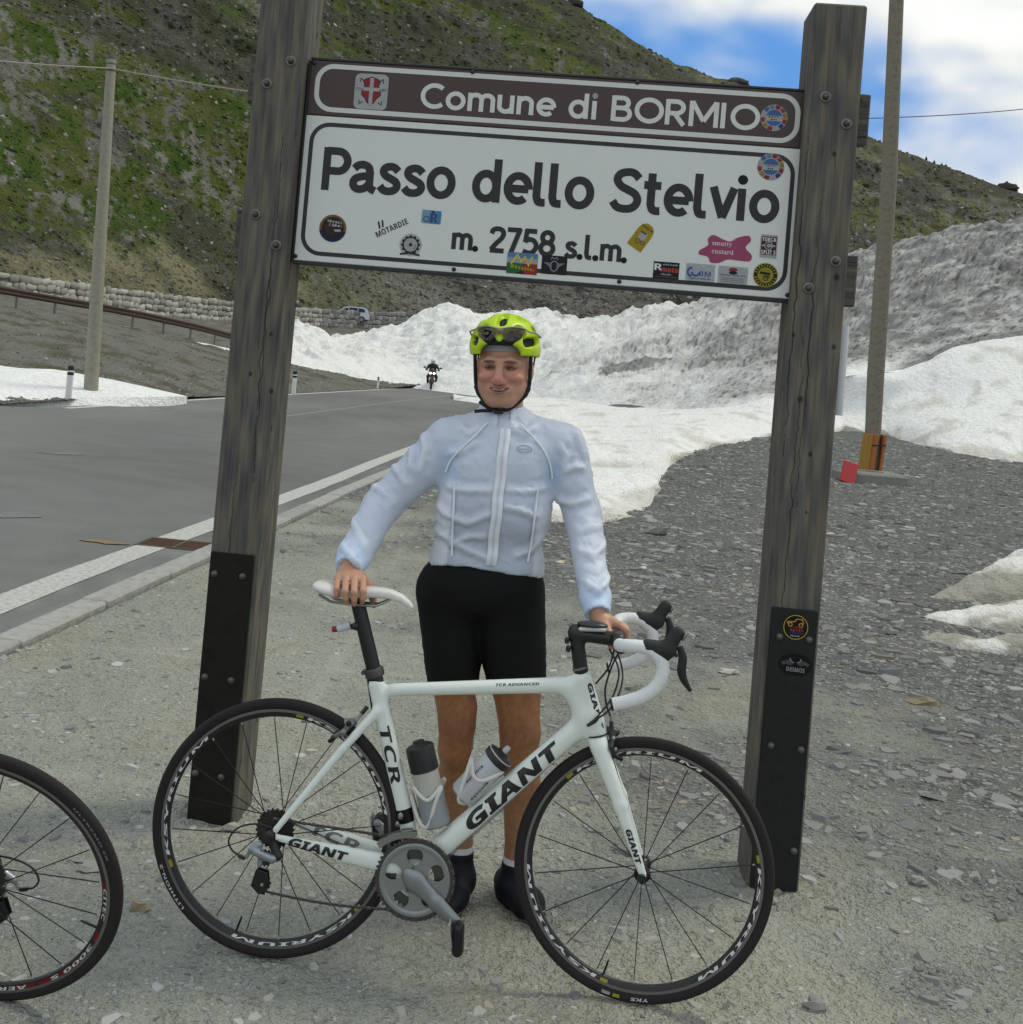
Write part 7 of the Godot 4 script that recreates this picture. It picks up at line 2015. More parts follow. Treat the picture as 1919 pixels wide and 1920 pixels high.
		for z in [1.0, -1.0]:
			var q := pa if z > 0 else mirror_z(pa)
			mb.tube(spline(q, 5), 0.0036, 8, false, true, Vector2(1.4, 0.8), Vector3.BACK)
			if k == 1:
				var q2 := [Vector3(0.5096, 0.5773, 0.034), Vector3(0.5196, 0.5332, 0.038), Vector3(0.5415, 0.5233, 0.038), Vector3(0.5695, 0.5346, 0.034), Vector3(0.594, 0.5467, 0.02)]
				mb.tube(spline(q2 if z > 0 else mirror_z(q2), 5), 0.0036, 8, false, true, Vector2(1.4, 0.8), Vector3.BACK)
		if k == 0: mb.tube([Vector3(0.3527, 0.4693, 0), Vector3(0.3787, 0.3895, 0)], 0.004, 8)
		else: mb.tube([Vector3(0.5954, 0.5299, 0), Vector3(0.5114, 0.4425, 0)], 0.004, 8)
		put(mb, "bottle_cage", vm(0.4), bike)
	if pal.has("light"):
		mb = MB.new()
		mb.col = Color(0.3, 0.012, 0.01)
		mb.tube([Vector3(0.1043, 0.8628, 0), Vector3(0.1185, 0.8656, 0)], [0.0075, 0.0085], 12)
		mb.col = Color(0.52, 0.56, 0.6)
		mb.tube([Vector3(0.1185, 0.8656, 0), Vector3(0.1521, 0.8788, 0)], [0.0095, 0.0115], 12)
		mb.col = Color(0.012, 0.012, 0.012)
		mb.tube([Vector3(0.1525, 0.8746, 0), Vector3(0.1667, 0.8775, 0), Vector3(0.1893, 0.8839, 0)], [0.006, 0.012, 0.016], 10)
		put(mb, "tail_light", vm(0.3), bike)
	# lettering on the tubes
	for d in pal.decals:
		var t := fit(d[0], d[1], d[2], d[3], d[4])
		match d[5]:
			"down": put(on_tube(t, D2, D1, 0.535, 0.0285, 0.0275, 1.15, 1.0, 0.0, 0.0, 0.0014), "frame_lettering", vm(0.4), bike)
			"seat": put(on_tube(t, S1, S2, 0.41, 0.0225, 0.0215, 1.2, 1.0, 0.0), "frame_lettering", vm(0.4), bike)
			"top": put(on_tube(t, T1, T2, 0.72, 0.0165, 0.021, 1.1, 1.0, 0.0085), "frame_lettering", vm(0.4), bike)
			"stay": put(on_tube(t, Vector3(0.028, 0.331, 0.063), Vector3(0.20, 0.301, 0.044), 0.62, 0.009, 0.021, 1.7, 1.0, 0.0, 0.0, 0.002), "frame_lettering", vm(0.4), bike)
			"stay_far": put(on_tube(t, Vector3(0.028, 0.331, -0.063), Vector3(0.20, 0.301, -0.044), 0.75, 0.009, 0.021, 1.7, 1.0, 0.0, 0.0, 0.002), "frame_lettering", vm(0.4), bike)
			"fork": put(on_tube(t, Vector3(0.905, 0.50, 0.044), Vector3(0.974, 0.338, 0.056), 0.56, 0.0185, 0.0105, 1.4, 1.0, 0.0, 0.0, 0.0018), "frame_lettering", vm(0.4), bike)
			"head": put(on_tube(t, H1, H2, 0.5, 0.0265, 0.0295, 1.15, 1.0, 0.0165), "frame_lettering", vm(0.4), bike)


func bottle(where: Transform3D, label: String, h: float, r: float, low: Color, high: Color, cap_h: float, group: String) -> Node3D:
	var o := thing("water_bottle", label, "water bottle", where, group)
	var mb := MB.new()
	mb.col = low
	mb.lathe([Vector2(0.0001, 0), Vector2(r * 0.86, 0.001), Vector2(r, 0.008), Vector2(r, h * 0.42)], Transform3D.IDENTITY, 28)
	mb.col = high
	mb.lathe([Vector2(r, h * 0.42), Vector2(r * 0.99, h * 0.44), Vector2(r * 0.96, h * 0.5), Vector2(r * 0.97, h - cap_h)], Transform3D.IDENTITY, 28)
	put(mb, "bottle_body", vm(0.3), o)
	mb = MB.new()
	mb.col = Color(0.012, 0.012, 0.012)
	mb.lathe([Vector2(r * 0.97, h - cap_h), Vector2(r * 1.04, h - cap_h + 0.002), Vector2(r * 1.03, h - 0.004), Vector2(r * 0.9, h), Vector2(r * 0.45, h + 0.006), Vector2(r * 0.42, h + 0.012), Vector2(0.0001, h + 0.013)], Transform3D.IDENTITY, 28)
	put(mb, "cap", vm(0.45), o)
	return o


func build_bicycles() -> void:
	var K := Color(0.012, 0.012, 0.013)
	var ivory := Color(0.72, 0.775, 0.715)
	var mavic := func(d: MB, tyre: MB, rear: bool, side: float) -> void:
		var yel := Color(0.52, 0.5, 0.03)
		for p in ([83.0, 204.0, 323.0] if rear else [13.0, 134.0, 255.0]):
			var box := MB.new()
			box.col = yel
			rect(box, Vector2.ZERO, Vector2(0.020, 0.008), yel, 0.0)
			d.append(on_rim(box, p + 2.0, 0.2935, 0.3014, 0.0069, 0.0091, side))
			d.append(on_rim(fit("KSYRIUM", 0.34, 0.0085, 0.5, Color(0.62, 0.62, 0.60)), p - 4.0, 0.2932, 0.3012, 0.0069, 0.0091, side))
		if rear: tyre.append(on_rim(fit("LITHION.2", 0.13, 0.007, 0.0, Color(0.5, 0.5, 0.5)), 226.0, 0.3185, 0.3255, 0.0124, 0.0128, side))
		else:
			tyre.append(on_rim(fit("YKS", 0.045, 0.008, 0.3, Color(0.5, 0.5, 0.5)), 277.0, 0.3175, 0.3255, 0.0124, 0.0128, side))
			var b2 := MB.new()
			rect(b2, Vector2.ZERO, Vector2(0.018, 0.008), yel, 0.0)
			tyre.append(on_rim(b2, 264.0, 0.3175, 0.3255, 0.0124, 0.0128, side))
			var b3 := MB.new()
			rect(b3, Vector2.ZERO, Vector2(0.022, 0.008), Color(0.55, 0.55, 0.55), 0.0)
			tyre.append(on_rim(b3, 259.5, 0.3175, 0.3255, 0.0124, 0.0128, side))
	var bike := thing("road_bicycle", "white road bicycle with black lettering, held upright by the cyclist", "bicycle", Transform3D(Basis(Vector3(0.9976, 0, 0.0698), Vector3(0.003, 0.999, -0.0435), Vector3(-0.0697, 0.0436, 0.9966)), Vector3(-0.5197, 0, -3.06)))
	bicycle(bike, {"frame": ivory, "saddle": Color(0.66, 0.65, 0.60), "tape": Color(0.70, 0.72, 0.71), "cage": Color(0.62, 0.62, 0.58), "light": true, "spin": 7.0, "valve": 254.0, "print": mavic, "decals": [
		["GIANT", 0.312, 0.0395, 0.28, K, "down"], ["TCR", 0.155, 0.0285, 0.2, K, "seat"], ["TCR ADVANCED", 0.115, 0.0065, 0.3, K, "top"], ["GIANT", 0.155, 0.0235, 0.25, K, "stay"], ["TCR", 0.15, 0.03, 0.25, Color(0.16, 0.16, 0.16), "stay_far"], ["GIANT", 0.088, 0.0145, 0.2, K, "fork"], ["GIANT", 0.12, 0.013, 0.0, K, "head"]]})
	# the two bottles sit in their cages
	var F := Transform3D(Basis(Vector3(0.9976, 0, 0.0698), Vector3(0.003, 0.999, -0.0435), Vector3(-0.0697, 0.0436, 0.9966)), Vector3(-0.5197, 0, -3.06))
	var ups := [[Vector3(0.4332, 0.3844, 0), Vector3(0.364, 0.591, 0)], [Vector3(0.4894, 0.4662, 0), Vector3(0.5991, 0.6006, 0)]]
	for k in 2:
		var y: Vector3 = (ups[k][1] - ups[k][0]).normalized()
		var T := F * Transform3D(Basis(Vector3.BACK.cross(y) * -1.0, y, Vector3.BACK), ups[k][0])
		if k == 0:
			bottle(T, "grey translucent water bottle with tall black cap on the seat tube", 0.212, 0.0365, Color(0.26, 0.29, 0.30), Color(0.42, 0.42, 0.38), 0.066, "bottles on the white bicycle")
		else:
			var o := bottle(T, "silver grey printed water bottle on the slanting down tube", 0.150, 0.0375, Color(0.43, 0.44, 0.45), Color(0.46, 0.48, 0.50), 0.021, "bottles on the white bicycle")
			var mb := MB.new()
			mb.col = Color(0.45, 0.45, 0.45)
			mb.lathe([Vector2(0.036, 0.1465), Vector2(0.0385, 0.148), Vector2(0.0375, 0.151)], Transform3D.IDENTITY, 28)
			mb.lathe([Vector2(0.008, 0.16), Vector2(0.008, 0.176), Vector2(0.006, 0.18), Vector2(0.0001, 0.181)], Transform3D.IDENTITY, 14)
			put(mb, "nozzle", vm(0.4), o)
			for j in 2:
				var t := fit("aptonia", 0.062, 0.011, 0.0, Color(0.05, 0.05, 0.055))
				t.split_long(0.006)
				for i in t.v.size():
					var a := (0.55 - 1.1 * j) + t.v[i].y / 0.0375
					t.v[i] = Vector3(-sin(a) * 0.0379, 0.052 + 0.022 * (1 - j) + t.v[i].x, cos(a) * 0.0379)
				put(t, "bottle_lettering", vm(0.4), o)

	# rear of a second bicycle that reaches in from the left, facing away
	var citec := func(d: MB, tyre: MB, rear: bool, side: float) -> void:
		var red := Color(0.30, 0.02, 0.025)
		var white := Color(0.55, 0.55, 0.54)
		for q in [[7.0, 0.030], [-20.0, 0.03], [-37.0, 0.14], [-66.0, 0.05]]:
			var b := MB.new()
			rect(b, Vector2.ZERO, Vector2(q[1], 0.008), red, 0.0)
			d.append(on_rim(b, q[0], 0.2932, 0.3012, 0.0069, 0.0091, side))
		var lift := MB.new()
		lift.append(on_rim(fit("CITEC", 0.085, 0.008, 0.2, white), 3.0, 0.2932, 0.3012, 0.0071, 0.0093, side))
		lift.append(on_rim(fit("3000 S", 0.150, 0.008, 0.3, white), -28.0, 0.2932, 0.3012, 0.0073, 0.0095, side))
		lift.append(on_rim(fit("AERO", 0.10, 0.008, 0.3, white), -70.0, 0.2932, 0.3012, 0.0073, 0.0095, side))
		d.append(lift)
		tyre.append(on_rim(fit("ULTREMO ZX", 0.15, 0.006, 0.0, Color(0.18, 0.18, 0.18)), 44.0, 0.3185, 0.3245, 0.0124, 0.0128, side))
	var c0 := Vector3(-1.1103, 0.3574, -2.683)
	var b2 := thing("road_bicycle", "dark road bicycle of which only the rear wheel shows at the left edge", "bicycle", Transform3D(Basis(Vector3.UP, PI - 0.06) * Basis(Vector3.RIGHT, -0.27), Vector3(c0.x + 0.006, 0, -2.77)))
	bicycle(b2, {"frame": Color(0.02, 0.02, 0.022), "saddle": K, "tape": K, "cage": K, "spin": 31.0, "valve": 200.0, "print": citec, "decals": []})

# ---------------------------------------------------------------- the cyclist
func q3(x: float, y: float, dz := 0.0) -> Vector3:  # figure measured at 3.36 m, standing at 3.40 m
	return Vector3(x * 1.012, 1.6 + (y - 1.6) * 1.012, -3.40 + dz)


func egg(c: Vector3, r: Vector3, k := 0.01, mode := 0) -> Array:
	return [c, c, r.y, r.y, k, Vector3(r.y / r.x, 1.0, r.y / r.z), mode]


func front_z(mb: MB, x: float, y: float) -> float:
	var best := -99.0
	for r in [0.010, 0.02]:
		for p in mb.v:
			if absf(p.x - x) < r and absf(p.y - y) < r and p.z > best: best = p.z
		if best > -50.0: return best
	return -3.3


func build_person() -> void:
	var base := Vector3(0.08, 0.0, -3.45)
	var man := thing("person", "cyclist in white windbreaker, black shorts and lime helmet, standing behind the white bicycle", "person", Transform3D(Basis.IDENTITY, base))
	var skin := Color(0.52, 0.275, 0.185)
	var tan_ := Color(0.33, 0.145, 0.062)
	var skin_m := vm(0.46, 0.0, 0.5)
	# joints
	var hipR := Vector3(-0.1238, 0.9299, -3.42)
	var hipL := Vector3(0.0552, 0.9371, -3.42)
	var thR := Vector3(-0.0899, 0.6849, -3.42)
	var thL := Vector3(0.0959, 0.7006, -3.42)
	var knR := Vector3(-0.0642, 0.5124, -3.425)
	var knL := Vector3(0.1236, 0.5047, -3.42)
	var caR := Vector3(-0.0554, 0.3649, -3.475)
	var caL := Vector3(0.137, 0.3717, -3.47)
	var anR := Vector3(-0.0261, 0.142, -3.5)
	var anL := Vector3(0.1472, 0.1213, -3.5)
	var shR := q3(-0.165, 1.388, 0.0)
	var shL := q3(0.180, 1.410, 0.0)
	var elR := q3(-0.336, 1.168, 0.02)
	var elL := q3(0.247, 1.195, 0.03)
	var wrR := Vector3(-0.3874, 1.0275, -3.12)
	var wrL := Vector3(0.2935, 0.964, -3.12)
	var rs := [[0.082, 0.074, 0.054], [0.092, 0.086, 0.060]]
	var legs := []
	for s in 2:
		var hp: Vector3 = [hipR, hipL][s]
		var th: Vector3 = [thR, thL][s]
		var kn: Vector3 = [knR, knL][s]
		var ca: Vector3 = [caR, caL][s]
		var an: Vector3 = [anR, anL][s]
		var r: Array = rs[s]
		legs.append([hp, th, r[0], r[1] * 0.9, 0.03])
		legs.append([th, kn + Vector3(0, 0.02, 0), r[1] * 0.9, r[2] * 0.97, 0.03])
		legs.append([kn + Vector3(0, 0.02, 0.004), kn - Vector3(0, 0.05, 0), r[2] * 0.95, r[2] * 0.86, 0.02])
		legs.append([kn + Vector3(0.0, 0.006, 0.036), kn + Vector3(0.0, -0.014, 0.036), r[2] * 0.44, r[2] * 0.40, 0.016])
		legs.append([kn + Vector3(0.0, -0.05, 0.026), kn + Vector3(0.0, -0.075, 0.022), 0.018, 0.016, 0.02])
		legs.append([kn + Vector3(0, 0.055, 0.018), kn + Vector3(0.018 if s == 0 else -0.018, 0.075, 0.012), 0.03, 0.032, 0.03])
		legs.append([kn - Vector3(0, 0.05, 0.01), ca, r[2] * 0.84, r[2] * 0.92, 0.03])
		legs.append([ca + Vector3(0.018 if s == 0 else -0.018, 0.0, -0.014), ca - Vector3(-0.01 if s == 0 else 0.01, 0.05, 0.01), r[2] * 0.6, r[2] * 0.55, 0.03])
		legs.append([ca, an + Vector3(0, 0.02, 0), r[2] * 0.90, 0.036, 0.03])
		legs.append([an + Vector3(0, 0.02, 0), an - Vector3(0, 0.06, 0), 0.034, 0.036, 0.02])
		legs.append([an - Vector3(0, 0.08, 0.0), an + Vector3(-0.008 if s == 0 else 0.03, -0.125, 0.07), 0.028, 0.022, 0.02])
	var torso := [[q3(-0.055, 1.30, 0.0), q3(0.045, 1.31, 0.0), 0.098, 0.098, 0.05], [q3(-0.10, 1.375), q3(0.10, 1.385), 0.048, 0.048, 0.04], [q3(-0.055, 1.15), q3(0.04, 1.15), 0.10, 0.10, 0.05],
		[q3(-0.08, 0.96), q3(0.04, 0.97), 0.09, 0.09, 0.05], [q3(-0.005, 1.40, -0.01), q3(-0.012, 1.50, -0.02), 0.055, 0.053, 0.03],
		[shR - Vector3(0, 0.03, 0), elR, 0.044, 0.036, 0.03], [elR, wrR, 0.037, 0.024, 0.02], [shL - Vector3(0, 0.035, 0), elL, 0.044, 0.036, 0.03], [elL, wrL, 0.037, 0.024, 0.02]]
	var flesh := MB.new()
	var fleck := noise(305, 1.0, 3)
	var leg_tone := func(p: Vector3, n: Vector3) -> Color:
		if p.y > 1.35: return skin.lerp(Color(0.42, 0.2, 0.14), 0.4)
		if p.y < 0.8: return tan_.lerp(Color(0.22, 0.085, 0.045), 0.55 * smoothstep(0.46, 0.54, p.y) * smoothstep(0.60, 0.53, p.y)).lerp(Color(0.33, 0.17, 0.088), smoothstep(0.45, 0.2, p.y)) * (1.0 + 0.35 * fleck.get_noise_3d(p.x * 60.0, p.y * 40.0, p.z * 60.0))
		return skin
	body(flesh, legs + torso, 0.010, [], leg_tone)

	# hands: each finger its own chain, closed on what it holds
	var hr := []
	var kn4 := [Vector3(-0.4073, 1.0009, -3.075), Vector3(-0.3849, 1.006, -3.065), Vector3(-0.3623, 1.008, -3.065), Vector3(-0.3419, 1.005, -3.075)]
	var pip := [Vector3(-0.4025, 0.9839, -3.025), Vector3(-0.3779, 0.9815, -3.012), Vector3(-0.3542, 0.9821, -3.012), Vector3(-0.3316, 0.9839, -3.02)]
	var dip := [Vector3(-0.4013, 0.97, -3.025), Vector3(-0.3753, 0.963, -3.015), Vector3(-0.3529, 0.9622, -3.015), Vector3(-0.3318, 0.9667, -3.022)]
	var tip := [Vector3(-0.4005, 0.9597, -3.035), Vector3(-0.3731, 0.948, -3.028), Vector3(-0.3533, 0.9469, -3.028), Vector3(-0.3336, 0.9527, -3.035)]
	for k in 4:
		var f: float = [0.86, 0.97, 1.0, 0.97][k]
		hr.append([wrR + Vector3((k - 1.5) * 0.008, -0.012, 0.01), kn4[k], 0.0155, 0.0118, 0.010])
		hr.append([kn4[k], pip[k], 0.0102 * f, 0.0092 * f, 0.003])
		hr.append([pip[k], dip[k], 0.0092 * f, 0.0083 * f, 0.003])
		hr.append([dip[k], tip[k], 0.0083 * f, 0.0070 * f, 0.003])
	hr.append([wrR + Vector3(0.0, 0.03, -0.02), wrR + Vector3(0, -0.01, 0.005), 0.025, 0.023, 0.012])
	hr.append([Vector3(-0.3537, 1.0062, -3.11), Vector3(-0.3299, 0.9766, -3.125), 0.016, 0.0125, 0.010])
	hr.append([Vector3(-0.3299, 0.9766, -3.125), Vector3(-0.3153, 0.9499, -3.12), 0.0115, 0.0105, 0.004])
	hr.append([Vector3(-0.3153, 0.9499, -3.12), Vector3(-0.3096, 0.9309, -3.11), 0.0105, 0.0085, 0.004])
	var hand_tone := func(p: Vector3, n: Vector3) -> Color: return Color(0.50, 0.265, 0.17)
	body(flesh, hr, 0.0036, [], hand_tone)
	var hl := []
	hl.append([wrL + Vector3(0.0, 0.006, -0.004), wrL + Vector3(0.006, -0.014, 0.0), 0.023, 0.0245, 0.012])
	for k in 4:
		var z := -3.092 - 0.021 * k
		var f: float = [0.97, 1.0, 0.97, 0.86][k]
		hl.append([wrL + Vector3(0.012, -0.014, (1.0 - k) * 0.008), Vector3(0.343 - 0.003 * k, 0.941 - 0.002 * k, z), 0.017, 0.0125, 0.010])
		hl.append([Vector3(0.343 - 0.003 * k, 0.941 - 0.002 * k, z), Vector3(0.372, 0.925, z), 0.0108 * f, 0.0098 * f, 0.004])
		hl.append([Vector3(0.372, 0.925, z), Vector3(0.377, 0.900, z), 0.0098 * f, 0.0088 * f, 0.003])
		hl.append([Vector3(0.377, 0.900, z), Vector3(0.362, 0.884, z), 0.0088 * f, 0.0072 * f, 0.003])
	hl.append([wrL + Vector3(0.012, -0.02, 0.02), Vector3(0.325, 0.915, -3.066), 0.018, 0.0125, 0.010])
	hl.append([Vector3(0.325, 0.915, -3.066), Vector3(0.335, 0.888, -3.07), 0.0122, 0.0108, 0.004])
	hl.append([Vector3(0.335, 0.888, -3.07), Vector3(0.355, 0.882, -3.078), 0.0105, 0.0085, 0.004])
	body(flesh, hl, 0.0036, [], hand_tone)

	# head, in its own axes: eyes at the origin's height, face towards +z
	var HT := Transform3D(Basis(Vector3.BACK, 0.045) * Basis(Vector3.UP, -0.14) * Basis(Vector3.RIGHT, 0.03), q3(-0.016, 1.604, 0.02))
	var head := MB.new()
	var hp := [egg(Vector3(0, 0.042, -0.022), Vector3(0.075, 0.084, 0.094)), egg(Vector3(0, -0.015, 0.018), Vector3(0.069, 0.072, 0.060), 0.03), egg(Vector3(0, -0.062, 0.020), Vector3(0.064, 0.050, 0.054), 0.03),
		[Vector3(-0.015, -0.099, 0.058), Vector3(0.015, -0.099, 0.058), 0.019, 0.019, 0.022]]
	for s in [-1.0, 1.0]:
		hp.append([Vector3(0.006 * s, 0.0145, 0.080), Vector3(0.030 * s, 0.0165, 0.0745), 0.0098, 0.0105, 0.014])
		hp.append([Vector3(0.030 * s, 0.0165, 0.0745), Vector3(0.050 * s, 0.010, 0.056), 0.0105, 0.010, 0.014])
		hp.append([Vector3(0.057 * s, -0.048, -0.005), Vector3(0.026 * s, -0.095, 0.046), 0.020, 0.019, 0.022])
		hp.append(egg(Vector3(0.031 * s, -0.003, 0.096), Vector3(0.020, 0.0105, 0.019), 0.009, 1))
		hp.append(egg(Vector3(0.030 * s, -0.003, 0.067), Vector3(0.0155, 0.011, 0.0105), 0.004))
		hp.append(egg(Vector3(0.041 * s, -0.031, 0.058), Vector3(0.0245, 0.0175, 0.0235), 0.012))
		hp.append(egg(Vector3(0.0140 * s, -0.043, 0.091), Vector3(0.0100, 0.0088, 0.0125), 0.006))
		hp.append(egg(Vector3(0.078 * s, -0.012, -0.012), Vector3(0.010, 0.031, 0.019), 0.008))
	hp.append([Vector3(0, 0.010, 0.079), Vector3(0, -0.034, 0.103), 0.0098, 0.0130, 0.008])
	hp.append(egg(Vector3(0, -0.040, 0.102), Vector3(0.0145, 0.0118, 0.012), 0.007))
	hp.append(egg(Vector3(0, -0.068, 0.066), Vector3(0.036, 0.021, 0.021), 0.012))
	hp.append([Vector3(0, -0.08, -0.02), Vector3(0.006, -0.20, -0.04), 0.055, 0.058, 0.03])
	for s in [-1.0, 1.0]:  # smile lines
		hp.append([Vector3(0.0235 * s, -0.043, 0.0965), Vector3(0.0375 * s, -0.060, 0.0865), 0.0036, 0.0046, 0.005, Vector3.ONE, 1])
		hp.append([Vector3(0.0375 * s, -0.060, 0.0865), Vector3(0.0425 * s, -0.077, 0.0745), 0.0046, 0.0034, 0.005, Vector3.ONE, 1])
	hp.append([Vector3(-0.027, -0.0620, 0.0905), Vector3(0.0, -0.0685, 0.0955), 0.0034, 0.0042, 0.003, Vector3.ONE, 1])
	hp.append([Vector3(0.027, -0.0620, 0.0905), Vector3(0.0, -0.0685, 0.0955), 0.0034, 0.0042, 0.003, Vector3.ONE, 1])
	var face := func(p: Vector3, n: Vector3) -> Color:
		var c := skin
		var rosy := exp(-Vector2((absf(p.x) - 0.043) / 0.022, (p.y + 0.030) / 0.022).length_squared()) * smoothstep(0.02, 0.05, p.z)
		rosy = maxf(rosy, exp(-(Vector2(p.x / 0.018, (p.y + 0.038) / 0.02).length_squared())) * smoothstep(0.08, 0.095, p.z))
		c = c.lerp(Color(0.56, 0.21, 0.15), 0.75 * rosy)
		c = c.lerp(Color(0.42, 0.24, 0.17), 0.55 * smoothstep(-0.05, -0.09, p.y) * smoothstep(0.0, 0.03, p.z))
		if p.z > 0.05:
			var lip := Vector2(p.x / 0.027, (p.y + 0.0685 - 0.009 * absf(p.x) / 0.027) / 0.0095).length()
			c = c.lerp(Color(0.42, 0.175, 0.135), 0.7 * smoothstep(1.15, 0.85, lip))
			var brow := Vector2((absf(p.x) - 0.031) / 0.021, (p.y - 0.0145 + 0.07 * absf(absf(p.x) - 0.026)) / 0.0052).length()
			c = c.lerp(Color(0.075, 0.05, 0.036), 0.85 * smoothstep(1.2, 0.7, brow))
			var eye := Vector2((absf(p.x) - 0.031) / 0.018, (p.y + 0.0035) / 0.0085).length()
			c = c.lerp(Color(0.20, 0.085, 0.055), 0.75 * smoothstep(1.3, 0.7, eye))
		return c
	body(head, hp, 0.0028, [], face)
	for s in [-1.0, 1.0]:  # narrowed eyes
		head.col = Color(0.20, 0.15, 0.13)
		head.ball(Vector3(0.0305 * s, -0.0045, 0.0755), Vector3(0.0115, 0.0022, 0.0042), 12, Basis(Vector3.UP, 0.3 * s))
		head.col = Color(0.02, 0.016, 0.014)
		head.ball(Vector3(0.0295 * s - 0.003, -0.0042, 0.0778), Vector3(0.0046, 0.0026, 0.0035), 10)
		head.col = Color(0.035, 0.022, 0.017)
		head.tube(spline([Vector3(0.0180 * s, -0.0042, 0.0745), Vector3(0.030 * s, -0.0008, 0.0795), Vector3(0.044 * s, -0.0046, 0.0705)], 5), 0.0019, 6)
	head.col = Color(0.07, 0.025, 0.022)  # parted, smiling lips
	var mouth := [Vector3(-0.0275, -0.0605, 0.0790), Vector3(-0.013, -0.0662, 0.0862), Vector3(0.0, -0.0682, 0.0880), Vector3(0.013, -0.0662, 0.0862), Vector3(0.0275, -0.0605, 0.0790)]
	head.tube(spline(mouth, 4), resample([0.0022, 0.0036, 0.0042, 0.0036, 0.0022], 17), 8)
	head.col = Color(0.50, 0.44, 0.36)
	var tp := []
	for q in spline(mouth, 4): tp.append(q + Vector3(0, 0.0004, 0.0028))
	head.tube(tp.slice(3, 14), 0.0019, 6, false, true, Vector2(0.6, 1.0), Vector3.UP)
	head.col = Color(0.37, 0.145, 0.115)
	var lip_up := []
	var lip_low := []
	for i in 5:
		lip_up.append(mouth[i] + Vector3(0, [0.0012, 0.0040, 0.0046, 0.0040, 0.0012][i], 0.0012))
		lip_low.append(mouth[i] - Vector3(0, [0.0016, 0.0054, 0.0068, 0.0054, 0.0016][i], -0.0004))
	head.tube(spline(lip_up, 4), resample([0.0012, 0.0020, 0.0022, 0.0020, 0.0012], 17), 8)
	head.tube(spline(lip_low, 4), resample([0.0012, 0.0026, 0.0031, 0.0026, 0.0012], 17), 8)
	flesh.append(head, HT)
	put(flesh, "body", skin_m, man, base)

	# --- windbreaker
	var fold := noise(301, 1.0, 2)
	var crease := noise(302, 1.0, 2)
	crease.fractal_type = FastNoiseLite.FRACTAL_RIDGED
	var dR := (wrR - elR).normalized()
	var dL := (wrL - elL).normalized()
	var jk := [[q3(-0.058, 1.30, 0.0), q3(0.045, 1.315, 0.0), 0.116, 0.113, 0.06, Vector3(1, 1, 1.0)], [q3(-0.120, 1.365), q3(0.135, 1.378), 0.066, 0.064, 0.05], [q3(-0.050, 1.432, -0.02), q3(-0.150, 1.392, -0.01), 0.040, 0.046, 0.04], [q3(0.045, 1.440, -0.02), q3(0.155, 1.404, -0.01), 0.040, 0.046, 0.04],
		[q3(-0.06, 1.17, 0.008), q3(0.042, 1.18, 0.008), 0.121, 0.119, 0.06], [q3(-0.07, 1.03, 0.0), q3(0.043, 1.02, 0.0), 0.116, 0.113, 0.05], [q3(-0.005, 1.40, -0.01), q3(-0.008, 1.455, -0.014), 0.085, 0.068, 0.04],
		[shR - Vector3(0, 0.022, 0), elR, 0.067, 0.054, 0.035], [elR, wrR - dR * 0.05, 0.056, 0.047, 0.02], [wrR - dR * 0.05, wrR + dR * 0.004, 0.046, 0.0385, 0.015],
		[shL - Vector3(0, 0.03, 0), elL, 0.066, 0.054, 0.035], [elL, wrL - dL * 0.05, 0.055, 0.044, 0.02], [wrL - dL * 0.05, wrL + dL * 0.004, 0.043, 0.0375, 0.015],
		[wrR + dR * 0.062, wrR + dR * 0.10, 0.060, 0.07, 0.004, Vector3.ONE, 1], [wrL + dL * 0.062, wrL + dL * 0.10, 0.060, 0.07, 0.004, Vector3.ONE, 1],
		[q3(-0.10, 0.862), q3(0.075, 0.848), 0.17, 0.17, 0.004, Vector3(1, 1, 0.12), 1]]
